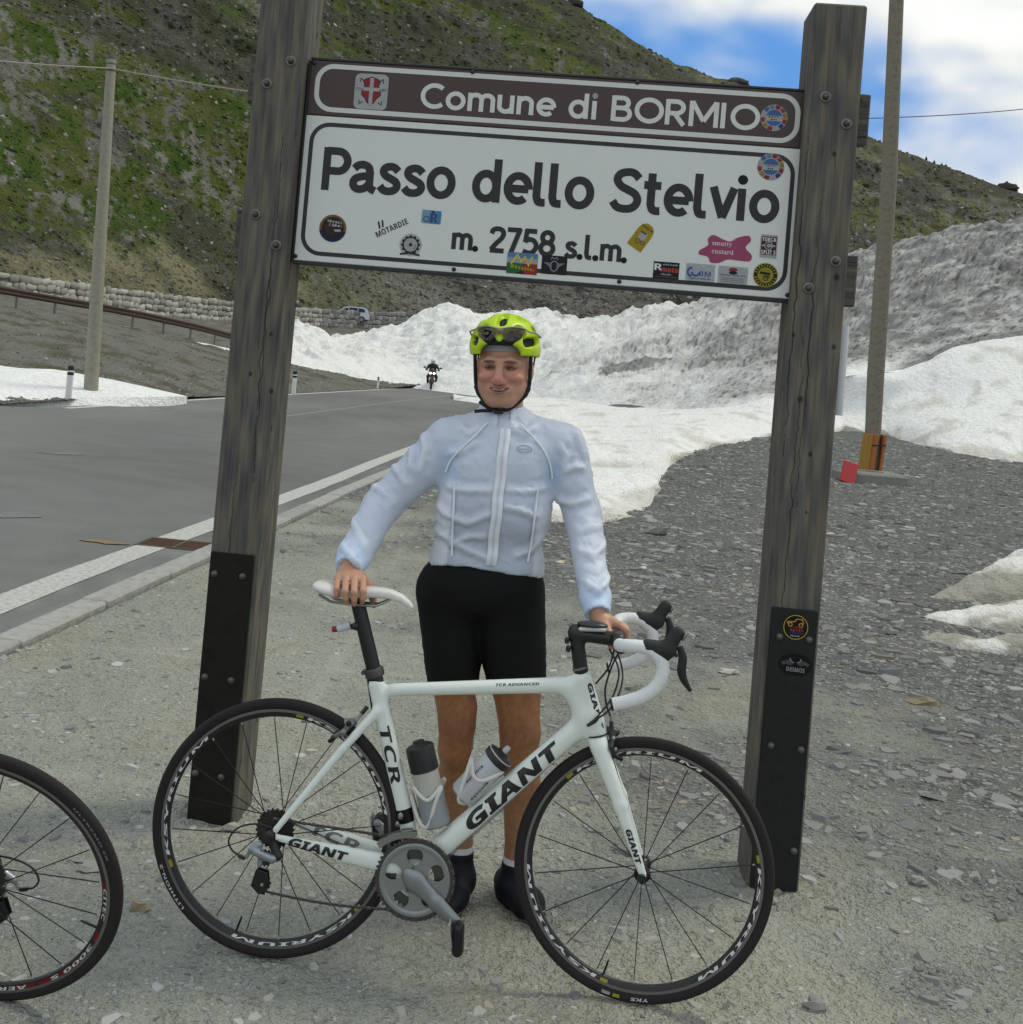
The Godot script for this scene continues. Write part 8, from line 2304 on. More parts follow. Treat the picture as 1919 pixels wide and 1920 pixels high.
	# the folds of the thin cloth, as they run over the front
	var folds := [
		[Vector2(-0.415, 1.136), Vector2(-0.380, 1.119), Vector2(-0.341, 1.078)],
		[Vector2(-0.382, 1.225), Vector2(-0.335, 1.214), Vector2(-0.293, 1.172)],
		[Vector2(-0.334, 1.293), Vector2(-0.307, 1.280), Vector2(-0.262, 1.230)],
		[Vector2(-0.274, 1.372), Vector2(-0.263, 1.328), Vector2(-0.261, 1.276)],
		[Vector2(-0.247, 1.405), Vector2(-0.226, 1.346), Vector2(-0.235, 1.271)],
		[Vector2(-0.421, 1.082), Vector2(-0.383, 1.063), Vector2(-0.357, 1.028)],
		[Vector2(-0.157, 1.337), Vector2(-0.114, 1.352), Vector2(-0.071, 1.386)],
		[Vector2(-0.179, 1.192), Vector2(-0.150, 1.166), Vector2(-0.081, 1.149), Vector2(-0.016, 1.184)],
		[Vector2(-0.157, 1.244), Vector2(-0.089, 1.242), Vector2(-0.014, 1.248)],
		[Vector2(-0.191, 1.112), Vector2(-0.136, 1.099), Vector2(-0.075, 1.073), Vector2(-0.005, 1.051)],
		[Vector2(0.015, 1.254), Vector2(0.076, 1.251), Vector2(0.142, 1.265)],
		[Vector2(0.011, 1.208), Vector2(0.065, 1.199), Vector2(0.127, 1.181)],
		[Vector2(0.054, 1.063), Vector2(0.105, 1.081), Vector2(0.145, 1.130)],
		[Vector2(-0.134, 1.076), Vector2(-0.078, 1.111), Vector2(-0.018, 1.116)],
		[Vector2(0.223, 1.149), Vector2(0.264, 1.170), Vector2(0.308, 1.169)],
		[Vector2(0.167, 1.229), Vector2(0.213, 1.225), Vector2(0.273, 1.245)],
		[Vector2(0.176, 1.306), Vector2(0.212, 1.331), Vector2(0.250, 1.327)],
		[Vector2(0.161, 1.394), Vector2(0.187, 1.358), Vector2(0.184, 1.299)],
		[Vector2(0.231, 1.107), Vector2(0.277, 1.103), Vector2(0.319, 1.129)],
		[Vector2(0.252, 1.035), Vector2(0.291, 1.023), Vector2(0.330, 1.049)],
		[Vector2(0.210, 1.444), Vector2(0.230, 1.392), Vector2(0.252, 1.350)],
		[Vector2(-0.131, 1.421), Vector2(-0.099, 1.401), Vector2(-0.063, 1.427)],
		[Vector2(0.013, 1.433), Vector2(0.060, 1.414), Vector2(0.096, 1.440)]]
	var boxes := []
	for f in folds:
		var r := Rect2(f[0], Vector2.ZERO)
		for q in f: r = r.expand(q)
		boxes.append(r.grow(0.045))
	var ridge := [0.0]
	var cloth := func(p: Vector3, n: Vector3) -> Color:
		var flat := Vector2(p.x, p.y)
		var h := 0.0
		if n.z > -0.2:
			for i in folds.size():
				if not boxes[i].has_point(flat): continue
				var f: Array = folds[i]
				for k in f.size() - 1:
					var q := Geometry2D.get_closest_point_to_segment(flat, f[k], f[k + 1])
					var d := flat.distance_to(q)
					var end := minf(q.distance_to(f[0]), q.distance_to(f[f.size() - 1]))
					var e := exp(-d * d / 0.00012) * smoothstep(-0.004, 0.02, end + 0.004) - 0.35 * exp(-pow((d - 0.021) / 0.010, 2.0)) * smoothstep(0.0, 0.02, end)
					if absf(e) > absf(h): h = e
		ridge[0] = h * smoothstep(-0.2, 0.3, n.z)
		var c := Color(0.545, 0.60, 0.70)
		var lower := smoothstep(1.24, 1.20, p.y + 0.05 * p.x) * smoothstep(0.128, 0.120, absf(p.x + 0.008 + 0.02 * (p.y - 1.1)))
		var sleeve := smoothstep(0.165, 0.20, absf(p.x))
		c = c.lerp(Color(0.41, 0.455, 0.535), 0.85 * lower * (1.0 - sleeve))
		var panel := smoothstep(0.122, 0.132, absf(p.x + 0.008)) * smoothstep(1.30, 1.26, p.y) * (1.0 - sleeve)
		c = c.lerp(Color(0.65, 0.68, 0.73), panel)
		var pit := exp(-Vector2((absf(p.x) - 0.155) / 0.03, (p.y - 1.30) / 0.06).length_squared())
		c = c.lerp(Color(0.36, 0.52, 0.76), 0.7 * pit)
		c = c.lerp(Color(0.48, 0.64, 0.86), 0.7 * smoothstep(0.10, 0.03, minf(p.distance_to(wrR), p.distance_to(wrL))))
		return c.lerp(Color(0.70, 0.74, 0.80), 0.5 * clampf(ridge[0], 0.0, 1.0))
	var puckers := func(p: Vector3, n: Vector3) -> float:
		var a := fold.get_noise_3d(p.x * 7.0, p.y * 12.0 + p.x * 5.0, p.z * 7.0) * 0.0030
		var c2 := crease.get_noise_3d(p.x * 9.0 + 9.0, p.y * 20.0 + p.x * 10.0, p.z * 9.0)
		var out := a + smoothstep(0.55, 1.0, c2) * 0.0026
		var cuff := minf(p.distance_to(wrR), p.distance_to(wrL))
		out *= smoothstep(0.02, 0.08, cuff) * 0.85 + 0.15
		return out + 0.0085 * ridge[0] - 0.001
	var jm := MB.new()
	body(jm, jk, 0.0066, [], cloth, puckers)
	var jmat := vm(0.55, 0.0, 0.5)
	var jacket := put(jm, "jacket", jmat, man, Vector3.ZERO)
	var shape := MB.new()
	shape.v = jm.v.duplicate()
	for i in jm.v.size(): jm.v[i] -= base
	jacket.mesh = jm.mesh()
	# standing collar, open at the throat
	var co := MB.new()
	co.col = Color(0.60, 0.66, 0.78)
	var cc := q3(-0.006, 1.435, -0.014)
	var n := 40
	for j in 5:
		for i in n + 1:
			var a := lerpf(-0.5 * PI + 0.30, 1.5 * PI - 0.20, float(i) / n)
			var open := maxf(smoothstep(0.55, 0.0, a + 0.5 * PI), smoothstep(0.55, 0.0, 1.5 * PI - a))
			var t := j / 4.0
			var r := lerpf(0.078, 0.067, t)
			var hgt := 0.060 * t * (1.0 - 0.25 * open)
			co.vert(cc + Vector3(cos(a) * r * (1.0 + 0.12 * open * t), hgt - 0.008 + 0.010 * -cos(a) * 0.3, -sin(a) * r * 0.98 + 0.022 * open * (1.0 - t)))
	for j in 4:
		for i in n:
			var k := j * (n + 1) + i
			co.quad(k, k + 1, k + n + 2, k + n + 1)
	put(co, "collar", jmat, jacket, base)
	jacket.get_child(0).position = Vector3.ZERO
	var js := MB.new()
	js.col = Color(0.03, 0.13, 0.42)
	js.tube([q3(-0.004, 1.40, -0.012), q3(-0.006, 1.45, -0.012), q3(-0.008, 1.464, -0.014)], [0.066, 0.0615, 0.060], 24)
	put(js, "jersey_neck", vm(0.8), man, base)
	# zip tape and seam piping follow the cloth
	var zp := MB.new()
	var zz := []
	for i in 46:
		var y := lerpf(1.425, 1.034, i / 45.0)
		var x := lerpf(0.004, -0.004, i / 45.0)
		zz.append(maxf(front_z(shape, x - 0.012, y), front_z(shape, x + 0.012, y)) + 0.004)
	for pass_ in 4:
		for i in range(1, 45): zz[i] = maxf(zz[i], (zz[i - 1] + zz[i] * 2.0 + zz[i + 1]) * 0.25)
	for i in 46:
		var y := lerpf(1.425, 1.034, i / 45.0)
		var x := lerpf(0.004, -0.004, i / 45.0) + 0.0012 * sin(i * 0.5)
		var f := zp.v.size()
		for k in 7:
			zp.col = [Color(0.70, 0.73, 0.77), Color(0.75, 0.78, 0.82), Color(0.68, 0.71, 0.76), Color(0.50, 0.54, 0.60), Color(0.68, 0.71, 0.76), Color(0.75, 0.78, 0.82), Color(0.70, 0.73, 0.77)][k]
			zp.vert(Vector3(x + (k - 3) * 0.0052, y, zz[i] - (0.005 if k in [0, 6] else 0.0) + (0.0012 if k == 3 else 0.0)))
		if i:
			for k in 6: zp.quad(f - 7 + k, f + k, f + k + 1, f - 6 + k)
	put(zp, "zip", vm(0.5), jacket, base)
	var lines := [[[-0.050, 1.435], [-0.075, 1.405], [-0.115, 1.36], [-0.145, 1.32], [-0.158, 1.285]], [[0.045, 1.44], [0.075, 1.415], [0.112, 1.38], [0.14, 1.335], [0.152, 1.29]], [[-0.128, 1.26], [-0.124, 1.18], [-0.122, 1.11], [-0.118, 1.05]], [[0.112, 1.26], [0.108, 1.18], [0.106, 1.11], [0.100, 1.05]]]
	for l in lines:
		var pts := []
		for e in l: pts.append(Vector2(e[0], e[1]))
		var path := []
		for e in spline(pts, 5): path.append(Vector3(e.x, e.y, front_z(shape, e.x, e.y) - 0.001))
		for pass_ in 2:
			for i in range(1, path.size() - 1): path[i].z = (path[i - 1].z + path[i].z * 2.0 + path[i + 1].z) * 0.25
		var pm := MB.new()
		pm.col = Color(0.74, 0.77, 0.82)
		pm.tube(path, 0.0032, 8)
		put(pm, "seam_piping", vm(0.55), jacket, base)
	var logo := MB.new()
	logo.col = Color(0.22, 0.25, 0.30)
	var lc := q3(0.062, 1.374)
	var oval := PackedVector2Array()
	logo.stroke(ring2(Vector2.ZERO, 0.021, 0.0095, 26), 0.0022, 0.0, Transform3D.IDENTITY, true)
	word(logo, "nalini", Vector2.ZERO, 0.028, 0.007, Color(0.25, 0.28, 0.33), 0.0002)
	logo.split_long(0.006)
	var lz := front_z(shape, lc.x, lc.y)
	for i in logo.v.size(): logo.v[i] = Vector3(lc.x + logo.v[i].x, lc.y + logo.v[i].y, maxf(front_z(shape, lc.x + logo.v[i].x, lc.y + logo.v[i].y), lz - 0.004) + 0.0016)
	put(logo, "chest_logo", vm(0.5), jacket, base)

	# --- shorts
	var sh := [[q3(-0.082, 0.965, 0.0), q3(0.032, 0.975, 0.0), 0.112, 0.112, 0.04], [q3(-0.062, 1.03), q3(0.036, 1.03), 0.098, 0.096, 0.04]]
	for s in 2:
		var a: Vector3 = [hipR, hipL][s]
		var b: Vector3 = [thR, thL][s]
		sh.append([a, b + (b - a).normalized() * 0.015, rs[s][0] + 0.016, rs[s][1] + 0.004, 0.02])
		sh.append([b + (b - a).normalized() * 0.085, b + (b - a).normalized() * 0.15, 0.087 + 0.01 * s, 0.11, 0.003, Vector3.ONE, 1])
	var sm := MB.new()
	sm.col = Color(0.0085, 0.0085, 0.0105)
	var tight := func(p: Vector3, nn: Vector3) -> float: return 0.002 * fold.get_noise_3d(p.x * 10.0, p.y * 24.0, p.z * 10.0)
	body(sm, sh, 0.009, [], null, tight)
	put(sm, "shorts", vm(0.75, 0.0, 0.3), man, base)
	for s in 2:
		var th: Vector3 = [thR, thL][s]
		var an: Vector3 = [anR, anL][s]
		var mb := MB.new()
		mb.col = Color(0.10, 0.10, 0.105)
		var hem := []
		for k in 28:
			var a := TAU * k / 28
			hem.append(th + Vector3(cos(a) * (rs[s][1] * 0.93), -0.018, sin(a) * rs[s][1] * 0.93))
		mb.tube(hem, 0.005, 6, true)
		put(mb, "leg_gripper", vm(0.8), man, base)
		mb = MB.new()
		mb.col = Color(0.62, 0.61, 0.63)
		mb.tube([an + Vector3(0, -0.02, 0), an + Vector3(0, 0.012, 0.0)], 0.0405, 22)
		put(mb, "sock", vm(0.9), man, base)
		# overshoe
		mb = MB.new()
		mb.col = Color(0.007, 0.007, 0.0085)
		var toe := an + (Vector3(-0.018, 0, 0.15) if s == 0 else Vector3(0.062, 0, 0.145))
		var heel := an + (Vector3(0.008, 0, -0.035) if s == 0 else Vector3(-0.014, 0, -0.035))
		heel.y = 0.042
		toe.y = 0.03
		var ball := heel.lerp(toe, 0.72)
		ball.y = 0.036
		var gl: float = an.y - 0.006
		body(mb, [[an + Vector3(0, -0.004, 0), an - Vector3(0, 0.09, 0.0), 0.044, 0.044, 0.02], [an - Vector3(0, 0.09, 0), heel, 0.046, 0.040, 0.03], [heel, ball, 0.038, 0.041, 0.03, Vector3(0.92, 1.1, 1)], [an - Vector3(0, 0.085, -0.01), ball + Vector3(0, 0.012, 0), 0.045, 0.036, 0.03], [ball, toe, 0.041, 0.027, 0.02, Vector3(0.9, 1.1, 1)]], 0.0075, [[Vector3(0, 0.004, 0), Vector3.DOWN], [an + Vector3(0, -0.004, 0), Vector3.UP]])
		put(mb, "shoe", vm(0.6, 0.0, 0.35), man, base)

	# --- helmet, liner, headband, straps and the glasses pushed up on it
	var hm := MB.new()
	hm.col = Color(0.50, 0.70, 0.015)
	var vents := [egg(Vector3(0, 0.058, -0.02), Vector3(0.106, 0.099, 0.138), 0.006)]
	vents.append(egg(Vector3(0, 0.045, -0.024), Vector3(0.0945, 0.0945, 0.1255), 0.003, 1))
	var at_dome := func(x: float, y: float, back := false) -> Vector3: return Vector3(x, y, -0.02 + (-1.0 if back else 1.0) * 0.135 * sqrt(maxf(0.0, 1.0 - pow(x / 0.104, 2.0) - pow((y - 0.058) / 0.097, 2.0))))
	vents.append([at_dome.call(0.0, 0.126), at_dome.call(0.0, 0.152), 0.0155, 0.014, 0.004, Vector3.ONE, 1])
	for s in [-1.0, 1.0]:
		vents.append([at_dome.call(0.055 * s, 0.104), at_dome.call(0.017 * s, 0.068), 0.0215, 0.0125, 0.004, Vector3.ONE, 1])
		vents.append([at_dome.call(0.097 * s, 0.076), at_dome.call(0.076 * s, 0.072), 0.0125, 0.0140, 0.004, Vector3(0.8, 1, 0.8), 1])
		vents.append([at_dome.call(0.047 * s, 0.138), at_dome.call(0.052 * s, 0.142, true), 0.0135, 0.013, 0.004, Vector3.ONE, 1])
		vents.append([at_dome.call(0.086 * s, 0.108), at_dome.call(0.09 * s, 0.100, true), 0.0135, 0.013, 0.004, Vector3.ONE, 1])
		vents.append([Vector3(0.103 * s, 0.070, -0.02), Vector3(0.092 * s, 0.075, -0.09), 0.013, 0.013, 0.004, Vector3.ONE, 1])
		vents.append([at_dome.call(0.021 * s, 0.153), at_dome.call(0.026 * s, 0.14, true), 0.009, 0.012, 0.004, Vector3.ONE, 1])
	vents.append(egg(Vector3(0, 0.032, 0.125), Vector3(0.080, 0.040, 0.065), 0.008, 1))
	body(hm, vents, 0.0036, [[Vector3(0, 0.030, 0), Vector3(0, -1, 0.05).normalized()]])
	var worn := Node3D.new()
	worn.name = "helmet"
	worn.transform = Transform3D(HT.basis, HT.origin - base)
	man.add_child(worn)
	put(hm, "shell", vm(0.32), worn)
	var li := MB.new()
	li.col = Color(0.012, 0.012, 0.013)
	body(li, [egg(Vector3(0, 0.045, -0.022), Vector3(0.0938, 0.0925, 0.1230), 0.004)], 0.005, [[Vector3(0, 0.048, 0), Vector3(0, -1, 0.18).normalized()]])
	var rimp := []
	for k in 48:
		var a := TAU * k / 48
		rimp.append(Vector3(cos(a) * 0.094, 0.038 + 0.034 * smoothstep(0.1, 1.0, sin(a)), -0.020 + sin(a) * 0.123))
	li.tube(rimp, 0.0068, 8, true)
	put(li, "liner", vm(0.8), worn)
	var hbm := MB.new()
	hbm.col = Color(0.34, 0.34, 0.35)
	for j in 2:
		for k in 48:
			var a := TAU * k / 48
			hbm.vert(Vector3(cos(a) * 0.0785, 0.029 + 0.017 * j + 0.015 * smoothstep(0.0, 1.0, sin(a)), -0.020 + sin(a) * 0.0985))
	for k in 48: hbm.quad(k, 48 + k, 48 + (k + 1) % 48, (k + 1) % 48)
	put(hbm, "headband", vm(0.85), worn)
	for s in [-1.0, 1.0]:
		var sp := MB.new()
		sp.col = Color(0.010, 0.010, 0.011)
		var q := spline([Vector3(0.083 * s, 0.045, 0.028), Vector3(0.0815 * s, -0.01, 0.022), Vector3(0.0775 * s, -0.062, 0.016), Vector3(0.062 * s, -0.092, 0.026), Vector3(0.030 * s, -0.121, 0.044), Vector3(0.0, -0.129, 0.050)], 6)
		sp.tube(q, 0.0056, 8)
		sp.tube([Vector3(0.078 * s, -0.060, 0.016), Vector3(0.074 * s, -0.068, 0.018), Vector3(0.066 * s, -0.086, 0.022)], 0.0085, 8)
		sp.tube(spline([Vector3(0.086 * s, 0.04, -0.055), Vector3(0.083 * s, -0.01, -0.025), Vector3(0.0775 * s, -0.062, 0.012)], 6), 0.0058, 8, false, true, Vector2(0.45, 1.0), Vector3(0, 0, 1))
		if s < 0:
			sp.tube([Vector3(-0.022, -0.130, 0.050), Vector3(-0.05, -0.130, 0.064), Vector3(-0.072, -0.133, 0.068)], 0.0052, 8, false, true, Vector2(0.5, 1.0), Vector3.UP)
			sp.tube([Vector3(-0.03, -0.124, 0.052), Vector3(-0.048, -0.112, 0.060), Vector3(-0.060, -0.104, 0.060)], 0.005, 8, false, true, Vector2(0.5, 1.0), Vector3.UP)
		put(sp, "strap", vm(0.7), worn)
	var bk := MB.new()
	bk.col = Color(0.012, 0.012, 0.012)
	bk.box(Vector3(-0.004, -0.132, 0.053), Vector3(0.03, 0.013, 0.012), 0.004)
	put(bk, "buckle", vm(0.5), worn)
	var gl := Node3D.new()
	gl.name = "sunglasses"
	gl.transform = worn.transform
	man.add_child(gl)
	var on_dome := func(x: float, y: float, up: float) -> Vector3:
		var k := 1.0 - pow(x / (0.106 + up), 2.0) - pow((y - 0.058) / (0.099 + up), 2.0)
		return Vector3(x, y, -0.02 + (0.138 + up) * sqrt(maxf(k, 0.02)))
	for s in [-1.0, 1.0]:
		var ln := MB.new()
		ln.col = Color(1, 1, 1)
		var out := spline([Vector2(0.008, 0.106), Vector2(0.035, 0.113), Vector2(0.062, 0.110), Vector2(0.070, 0.102), Vector2(0.058, 0.084), Vector2(0.034, 0.074), Vector2(0.015, 0.082)], 5, true)
		var c := Vector2(0.04, 0.095)
		var mid: Vector3 = on_dome.call(c.x * s, c.y, 0.012)
		var f := ln.vert(mid)
		for j in [0.5, 1.0]:
			for e in out: ln.vert(on_dome.call(lerpf(c.x, e.x, j) * s, lerpf(c.y, e.y, j), lerpf(0.012, 0.009, j)))
		var m := out.size()
		for k in m:
			var k2 := (k + 1) % m
			if s > 0: ln.tri(f, f + 1 + k2, f + 1 + k)
			else: ln.tri(f, f + 1 + k, f + 1 + k2)
			ln.quad(f + 1 + k, f + 1 + k2, f + 1 + m + k2, f + 1 + m + k)
		var gm := StandardMaterial3D.new()
		gm.albedo_color = Color(0.16, 0.095, 0.05, 0.80)
		gm.transparency = BaseMaterial3D.TRANSPARENCY_ALPHA
		gm.roughness = 0.05
		put(ln, "lens", gm, gl)
		var tm := MB.new()
		tm.col = Color(0.28, 0.28, 0.27)
		var fp := []
		for e in spline([Vector2(0.0, 0.108), Vector2(0.035, 0.115), Vector2(0.064, 0.112), Vector2(0.078, 0.104)], 6): fp.append(on_dome.call(e.x * s, e.y, 0.011))
		tm.tube(fp, 0.0024, 7)
		tm.tube([fp[fp.size() - 1], Vector3(0.098 * s, 0.098, 0.04), Vector3(0.104 * s, 0.088, -0.02)], 0.0026, 7)
		put(tm, "frame", vm(0.4), gl)
	var np := MB.new()
	np.col = Color(0.20, 0.13, 0.11)
	np.box(on_dome.call(0.0, 0.101, 0.012), Vector3(0.018, 0.013, 0.006), 0.003)
	put(np, "nose_piece", vm(0.5), gl)

# ---------------------------------------------------------------- things along the road and beyond
func marker_post(at: Vector3, h: float, label: String) -> void:
	var o := thing("delineator_post", label, "road marker", Transform3D(Basis(Vector3.BACK, -0.0), at), "delineator posts along the lower road")
	var mb := MB.new()
	mb.col = Color(0.66, 0.66, 0.64)
	mb.box(Vector3(0, h * 0.36, 0), Vector3(h * 0.18, h * 0.72, h * 0.09), h * 0.015)
	put(mb, "post", vm(0.6), o)
	mb = MB.new()
	mb.col = Color(0.014, 0.014, 0.014)
	mb.box(Vector3(0, h * 0.76, 0), Vector3(h * 0.182, h * 0.09, h * 0.092), h * 0.01)
	mb.box(Vector3(-h * 0.004, h * 0.92, 0), Vector3(h * 0.182, h * 0.18, h * 0.092), h * 0.03, Basis(Vector3.BACK, 0.15))
	put(mb, "black_band", vm(0.6), o)
	mb = MB.new()
	mb.col = Color(0.7, 0.7, 0.68)
	mb.box(Vector3(0, h * 0.832, 0), Vector3(h * 0.181, h * 0.055, h * 0.091), h * 0.005)
	put(mb, "reflector", vm(0.3), o)


func build_far_things() -> void:
	marker_post(Vector3(-9.3549, 0.1485, -24.6), 0.70, "black and white delineator post standing in front of the left snow patch")
	marker_post(Vector3(-6.8609, 0.1672, -37), 0.74, "black and white delineator post just right of the left sign post")
	marker_post(Vector3(-6.3143, 0.0642, -56), 0.55, "small white delineator post at the inside of the road bend")

	# concrete pole at the left with its wire
	var p0 := Vector3(-9.3888, 0.0477, -26)
	var pole := thing("utility_pole", "tapered concrete pole rising from the left snow patch", "pole", Transform3D(Basis(Vector3.BACK, 0.0), p0))
	var top := Vector3(-9.6288, 7.8285, -26) - p0
	var mb := MB.new()
	mb.col = Color(0.30, 0.285, 0.225)
	mb.tube([Vector3(0, -0.6, 0), Vector3.ZERO, top * 0.5, top], [0.165, 0.16, 0.135, 0.105], 16)
	put(mb, "shaft", earth("pole_concrete", 1.5, 0.6, grain("concrete", 512, [], 0, 1), grain("concrete_relief", 512, [], 0, 1), 0.9), pole)
	mb = MB.new()
	mb.col = Color(0.07, 0.07, 0.065)
	mb.tube([top, top * 1.004, top * 1.012], [0.106, 0.104, 0.07], 16)
	mb.tube([top * 0.965, top * 0.968], 0.113, 16)
	mb.tube([top * 0.985, top * 0.988], 0.110, 16)
	put(mb, "cap", vm(0.8), pole)
	var wl := Vector3(-13.3321, 6.517, -20)
	var wm := Vector3(-9.6145, 7.6017, -25.88)
	var wr := Vector3(-3.0117, 7.6418, -27.2)
	mb = MB.new()
	mb.col = Color(0.30, 0.29, 0.25)
	var pts := []
	for k in 17: pts.append(wl.lerp(wm, k / 16.0) - Vector3(0, 0.16 * sin(PI * k / 16.0), 0))
	for k in range(1, 17): pts.append(wm.lerp(wr, k / 16.0) - Vector3(0, 0.14 * sin(PI * k / 16.0), 0))
	mb.tube(pts, 0.018, 6)
	tag(put(mb, "overhead_wire", vm(0.8)), "pale wire strung over the top of the concrete pole", "wire")

	# wooden pole at the right on its stub, with the wire that leaves it
	var b := Vector3(6.5577, 0.2164, -20.5)
	var t2 := Vector3(6.3274, 10.6379, -20.5) - b
	var rp := thing("utility_pole", "grey wooden pole beside the right sign post, bolted to a yellow stub", "pole", Transform3D(Basis.IDENTITY, b))
	mb = MB.new()
	mb.col = Color(0.225, 0.205, 0.16)
	mb.tube([Vector3(0.03, 0.05, 0.0), Vector3(0.01, 0.9, 0.0) + t2 * 0.0, Vector3(6.539, 2.0576, -20.5) - b, Vector3(6.5089, 5.4166, -20.5) - b, t2], [0.13, 0.14, 0.15, 0.14, 0.12], 16)
	put(mb, "shaft", earth("pole_wood", 1.2, 0.8, grain("rust", 256, [], 0, 1), grain("rust", 256, [], 0, 1), 0.9), rp)
	mb = MB.new()
	mb.col = Color(0.30, 0.17, 0.02)
	mb.box(Vector3(-0.13, 0.33, 0.10), Vector3(0.10, 0.86, 0.30), 0.006, Basis(Vector3.BACK, -0.07))
	mb.col = Color(0.36, 0.12, 0.03)
	mb.box(Vector3(-0.02, 0.33, 0.17), Vector3(0.10, 0.86, 0.10), 0.006, Basis(Vector3.BACK, -0.07))
	mb.box(Vector3(0.15, 0.38, 0.10), Vector3(0.05, 0.76, 0.24), 0.006, Basis(Vector3.BACK, -0.07))
	put(mb, "stub_beam", vm(0.7), rp)
	mb = MB.new()
	mb.col = Color(0.03, 0.03, 0.03)
	mb.tube([Vector3(-0.16, 0.56, 0.23), Vector3(0.19, 0.58, 0.23)], 0.012, 6)
	put(mb, "strap_band", vm(0.5, 0.4), rp)
	mb = MB.new()
	mb.col = Color(0.36, 0.35, 0.31)
	var hank := []
	for k in 60: hank.append(Vector3(0.18 + cos(k * 0.63) * 0.16 * (1.0 + 0.2 * sin(k * 1.7)), -0.02 + 0.03 * sin(k * 0.9) + 0.012 * (k % 5), 0.32 + sin(k * 0.63) * 0.07))
	hank.append(Vector3(-0.10, 0.05, 0.3))
	hank.append(Vector3(-0.35, 0.04, 0.28))
	mb.tube(hank, 0.011, 5)
	tag(put(mb, "rope", vm(0.9), self), "pale rope coiled at the foot of the yellow stub", "rope").position = Vector3(b.x, ground_y(b.x, b.z) + 0.12, b.z)
	var block := Vector3(6.2606, -0.0807, -20.2)
	mb = MB.new()
	mb.col = Color(0.25, 0.25, 0.225)
	mb.box(Vector3(0.15, 0.0, 0.2), Vector3(1.15, 0.36, 0.7), 0.03)
	tag(put(mb, "concrete_block", earth("block", 0.8, 0.8, grain("concrete", 512, [], 0, 1), grain("concrete_relief", 512, [], 0, 1), 0.9)), "low grey concrete footing under the wooden pole", "concrete footing").position = Vector3(block.x, ground_y(block.x, block.z) - 0.02, block.z)
	mb = MB.new()
	mb.col = Color(0.42, 0.035, 0.035)
	mb.box(Vector3.ZERO, Vector3(0.26, 0.38, 0.06), 0.012, Basis(Vector3.BACK, -0.24) * Basis(Vector3.RIGHT, -0.35))
	var tagm := put(mb, "red_flap", vm(0.6))
	tag(tagm, "red plastic flap leaning on the concrete footing", "red flap")
	tagm.position = Vector3(5.9301, 0.0662, -19.6)
	tagm.position.y = ground_y(tagm.position.x, tagm.position.z) + 0.16
	var w0 := Vector3(15.784, 16.0518, -60)
	var w1 := Vector3(38.5112, 22.7561, -75)
	mb = MB.new()
	mb.col = Color(0.09, 0.10, 0.12)
	pts = []
	for k in 25: pts.append(w0.lerp(w1, k / 24.0) - Vector3(0, 0.3 * sin(PI * k / 24.0), 0))
	mb.tube(pts, 0.03, 6)
	tag(put(mb, "overhead_wire", vm(0.7)), "dark wire crossing the sky at the right", "wire")

	# guard rail of the upper road
	var rail := thing("guard_rail", "rusty brown guard rail on posts along the upper road", "guard rail")
	var rc := [Vector3(-23.2211, 2.6806, -36), Vector3(-21.1382, 2.6568, -39), Vector3(-19.7975, 2.4699, -44.2), Vector3(-18.6363, 2.3373, -46.6), Vector3(-16.8558, 2.1483, -50.1), Vector3(-15.0726, 1.8151, -54.6), Vector3(-14.0299, 1.5479, -57.2), Vector3(-13.2682, 1.4218, -58.6)]
	rc = spline(rc, 12)
	mb = MB.new()
	mb.col = Color(0.055, 0.032, 0.025)
	var prof := [Vector2(0.0, 0.62), Vector2(0.05, 0.58), Vector2(0.05, 0.52), Vector2(0.0, 0.47), Vector2(0.05, 0.42), Vector2(0.05, 0.36), Vector2(0.0, 0.31)]
	for i in rc.size():
		var d: Vector3 = (rc[mini(i + 1, rc.size() - 1)] - rc[maxi(i - 1, 0)])
		var side := Vector3(-d.z, 0, d.x).normalized()
		for q in prof: mb.vert(rc[i] + side * q.x + Vector3(0, q.y, 0))
		if i:
			for k in 6: mb.quad((i - 1) * 7 + k, i * 7 + k, i * 7 + k + 1, (i - 1) * 7 + k + 1)
	put(mb, "rail_beam", vm(0.7, 0.2), rail)
	var run := 0.0
	for i in range(1, rc.size()):
		run += rc[i].distance_to(rc[i - 1])
		if run > 1.85:
			run = 0.0
			mb = MB.new()
			mb.col = Color(0.15, 0.145, 0.13)
			mb.box(rc[i] + Vector3(0, 0.1, -0.08), Vector3(0.09, 1.0, 0.09), 0.01)
			put(mb, "rail_post", vm(0.8), rail)

	# dry stone wall above the upper road
	var wall := thing("retaining_wall", "pale grey stone retaining wall beside the upper road", "stone wall")
	var foot := [Vector3(-36.0992, 2.5845, -60), Vector3(-32.6223, 2.7595, -63), Vector3(-29.5589, 2.8684, -66), Vector3(-26.7572, 2.9811, -75.5), Vector3(-25.3846, 3.0901, -82.5), Vector3(-22.4231, 3.3524, -92.5), Vector3(-19.2115, 3.7043, -103), Vector3(-13.7222, 4.2703, -113), Vector3(-3.5473, 5.3357, -124)]
	foot = spline(foot, 14)
	mb = MB.new()
	mb.col = Color(0.19, 0.185, 0.165)
	var tall := 1.72
	for i in foot.size():
		mb.vert(foot[i] + Vector3(0, -1.0, -0.12)); mb.vert(foot[i] + Vector3(0, tall - 0.05, -0.25)); mb.vert(foot[i] + Vector3(-0.3, tall - 0.05, -0.9))
		if i:
			mb.quad((i - 1) * 3, i * 3, i * 3 + 1, (i - 1) * 3 + 1)
			mb.quad((i - 1) * 3 + 1, i * 3 + 1, i * 3 + 2, (i - 1) * 3 + 2)
	put(mb, "wall_core", vm(0.95), wall)
	var kinds := []
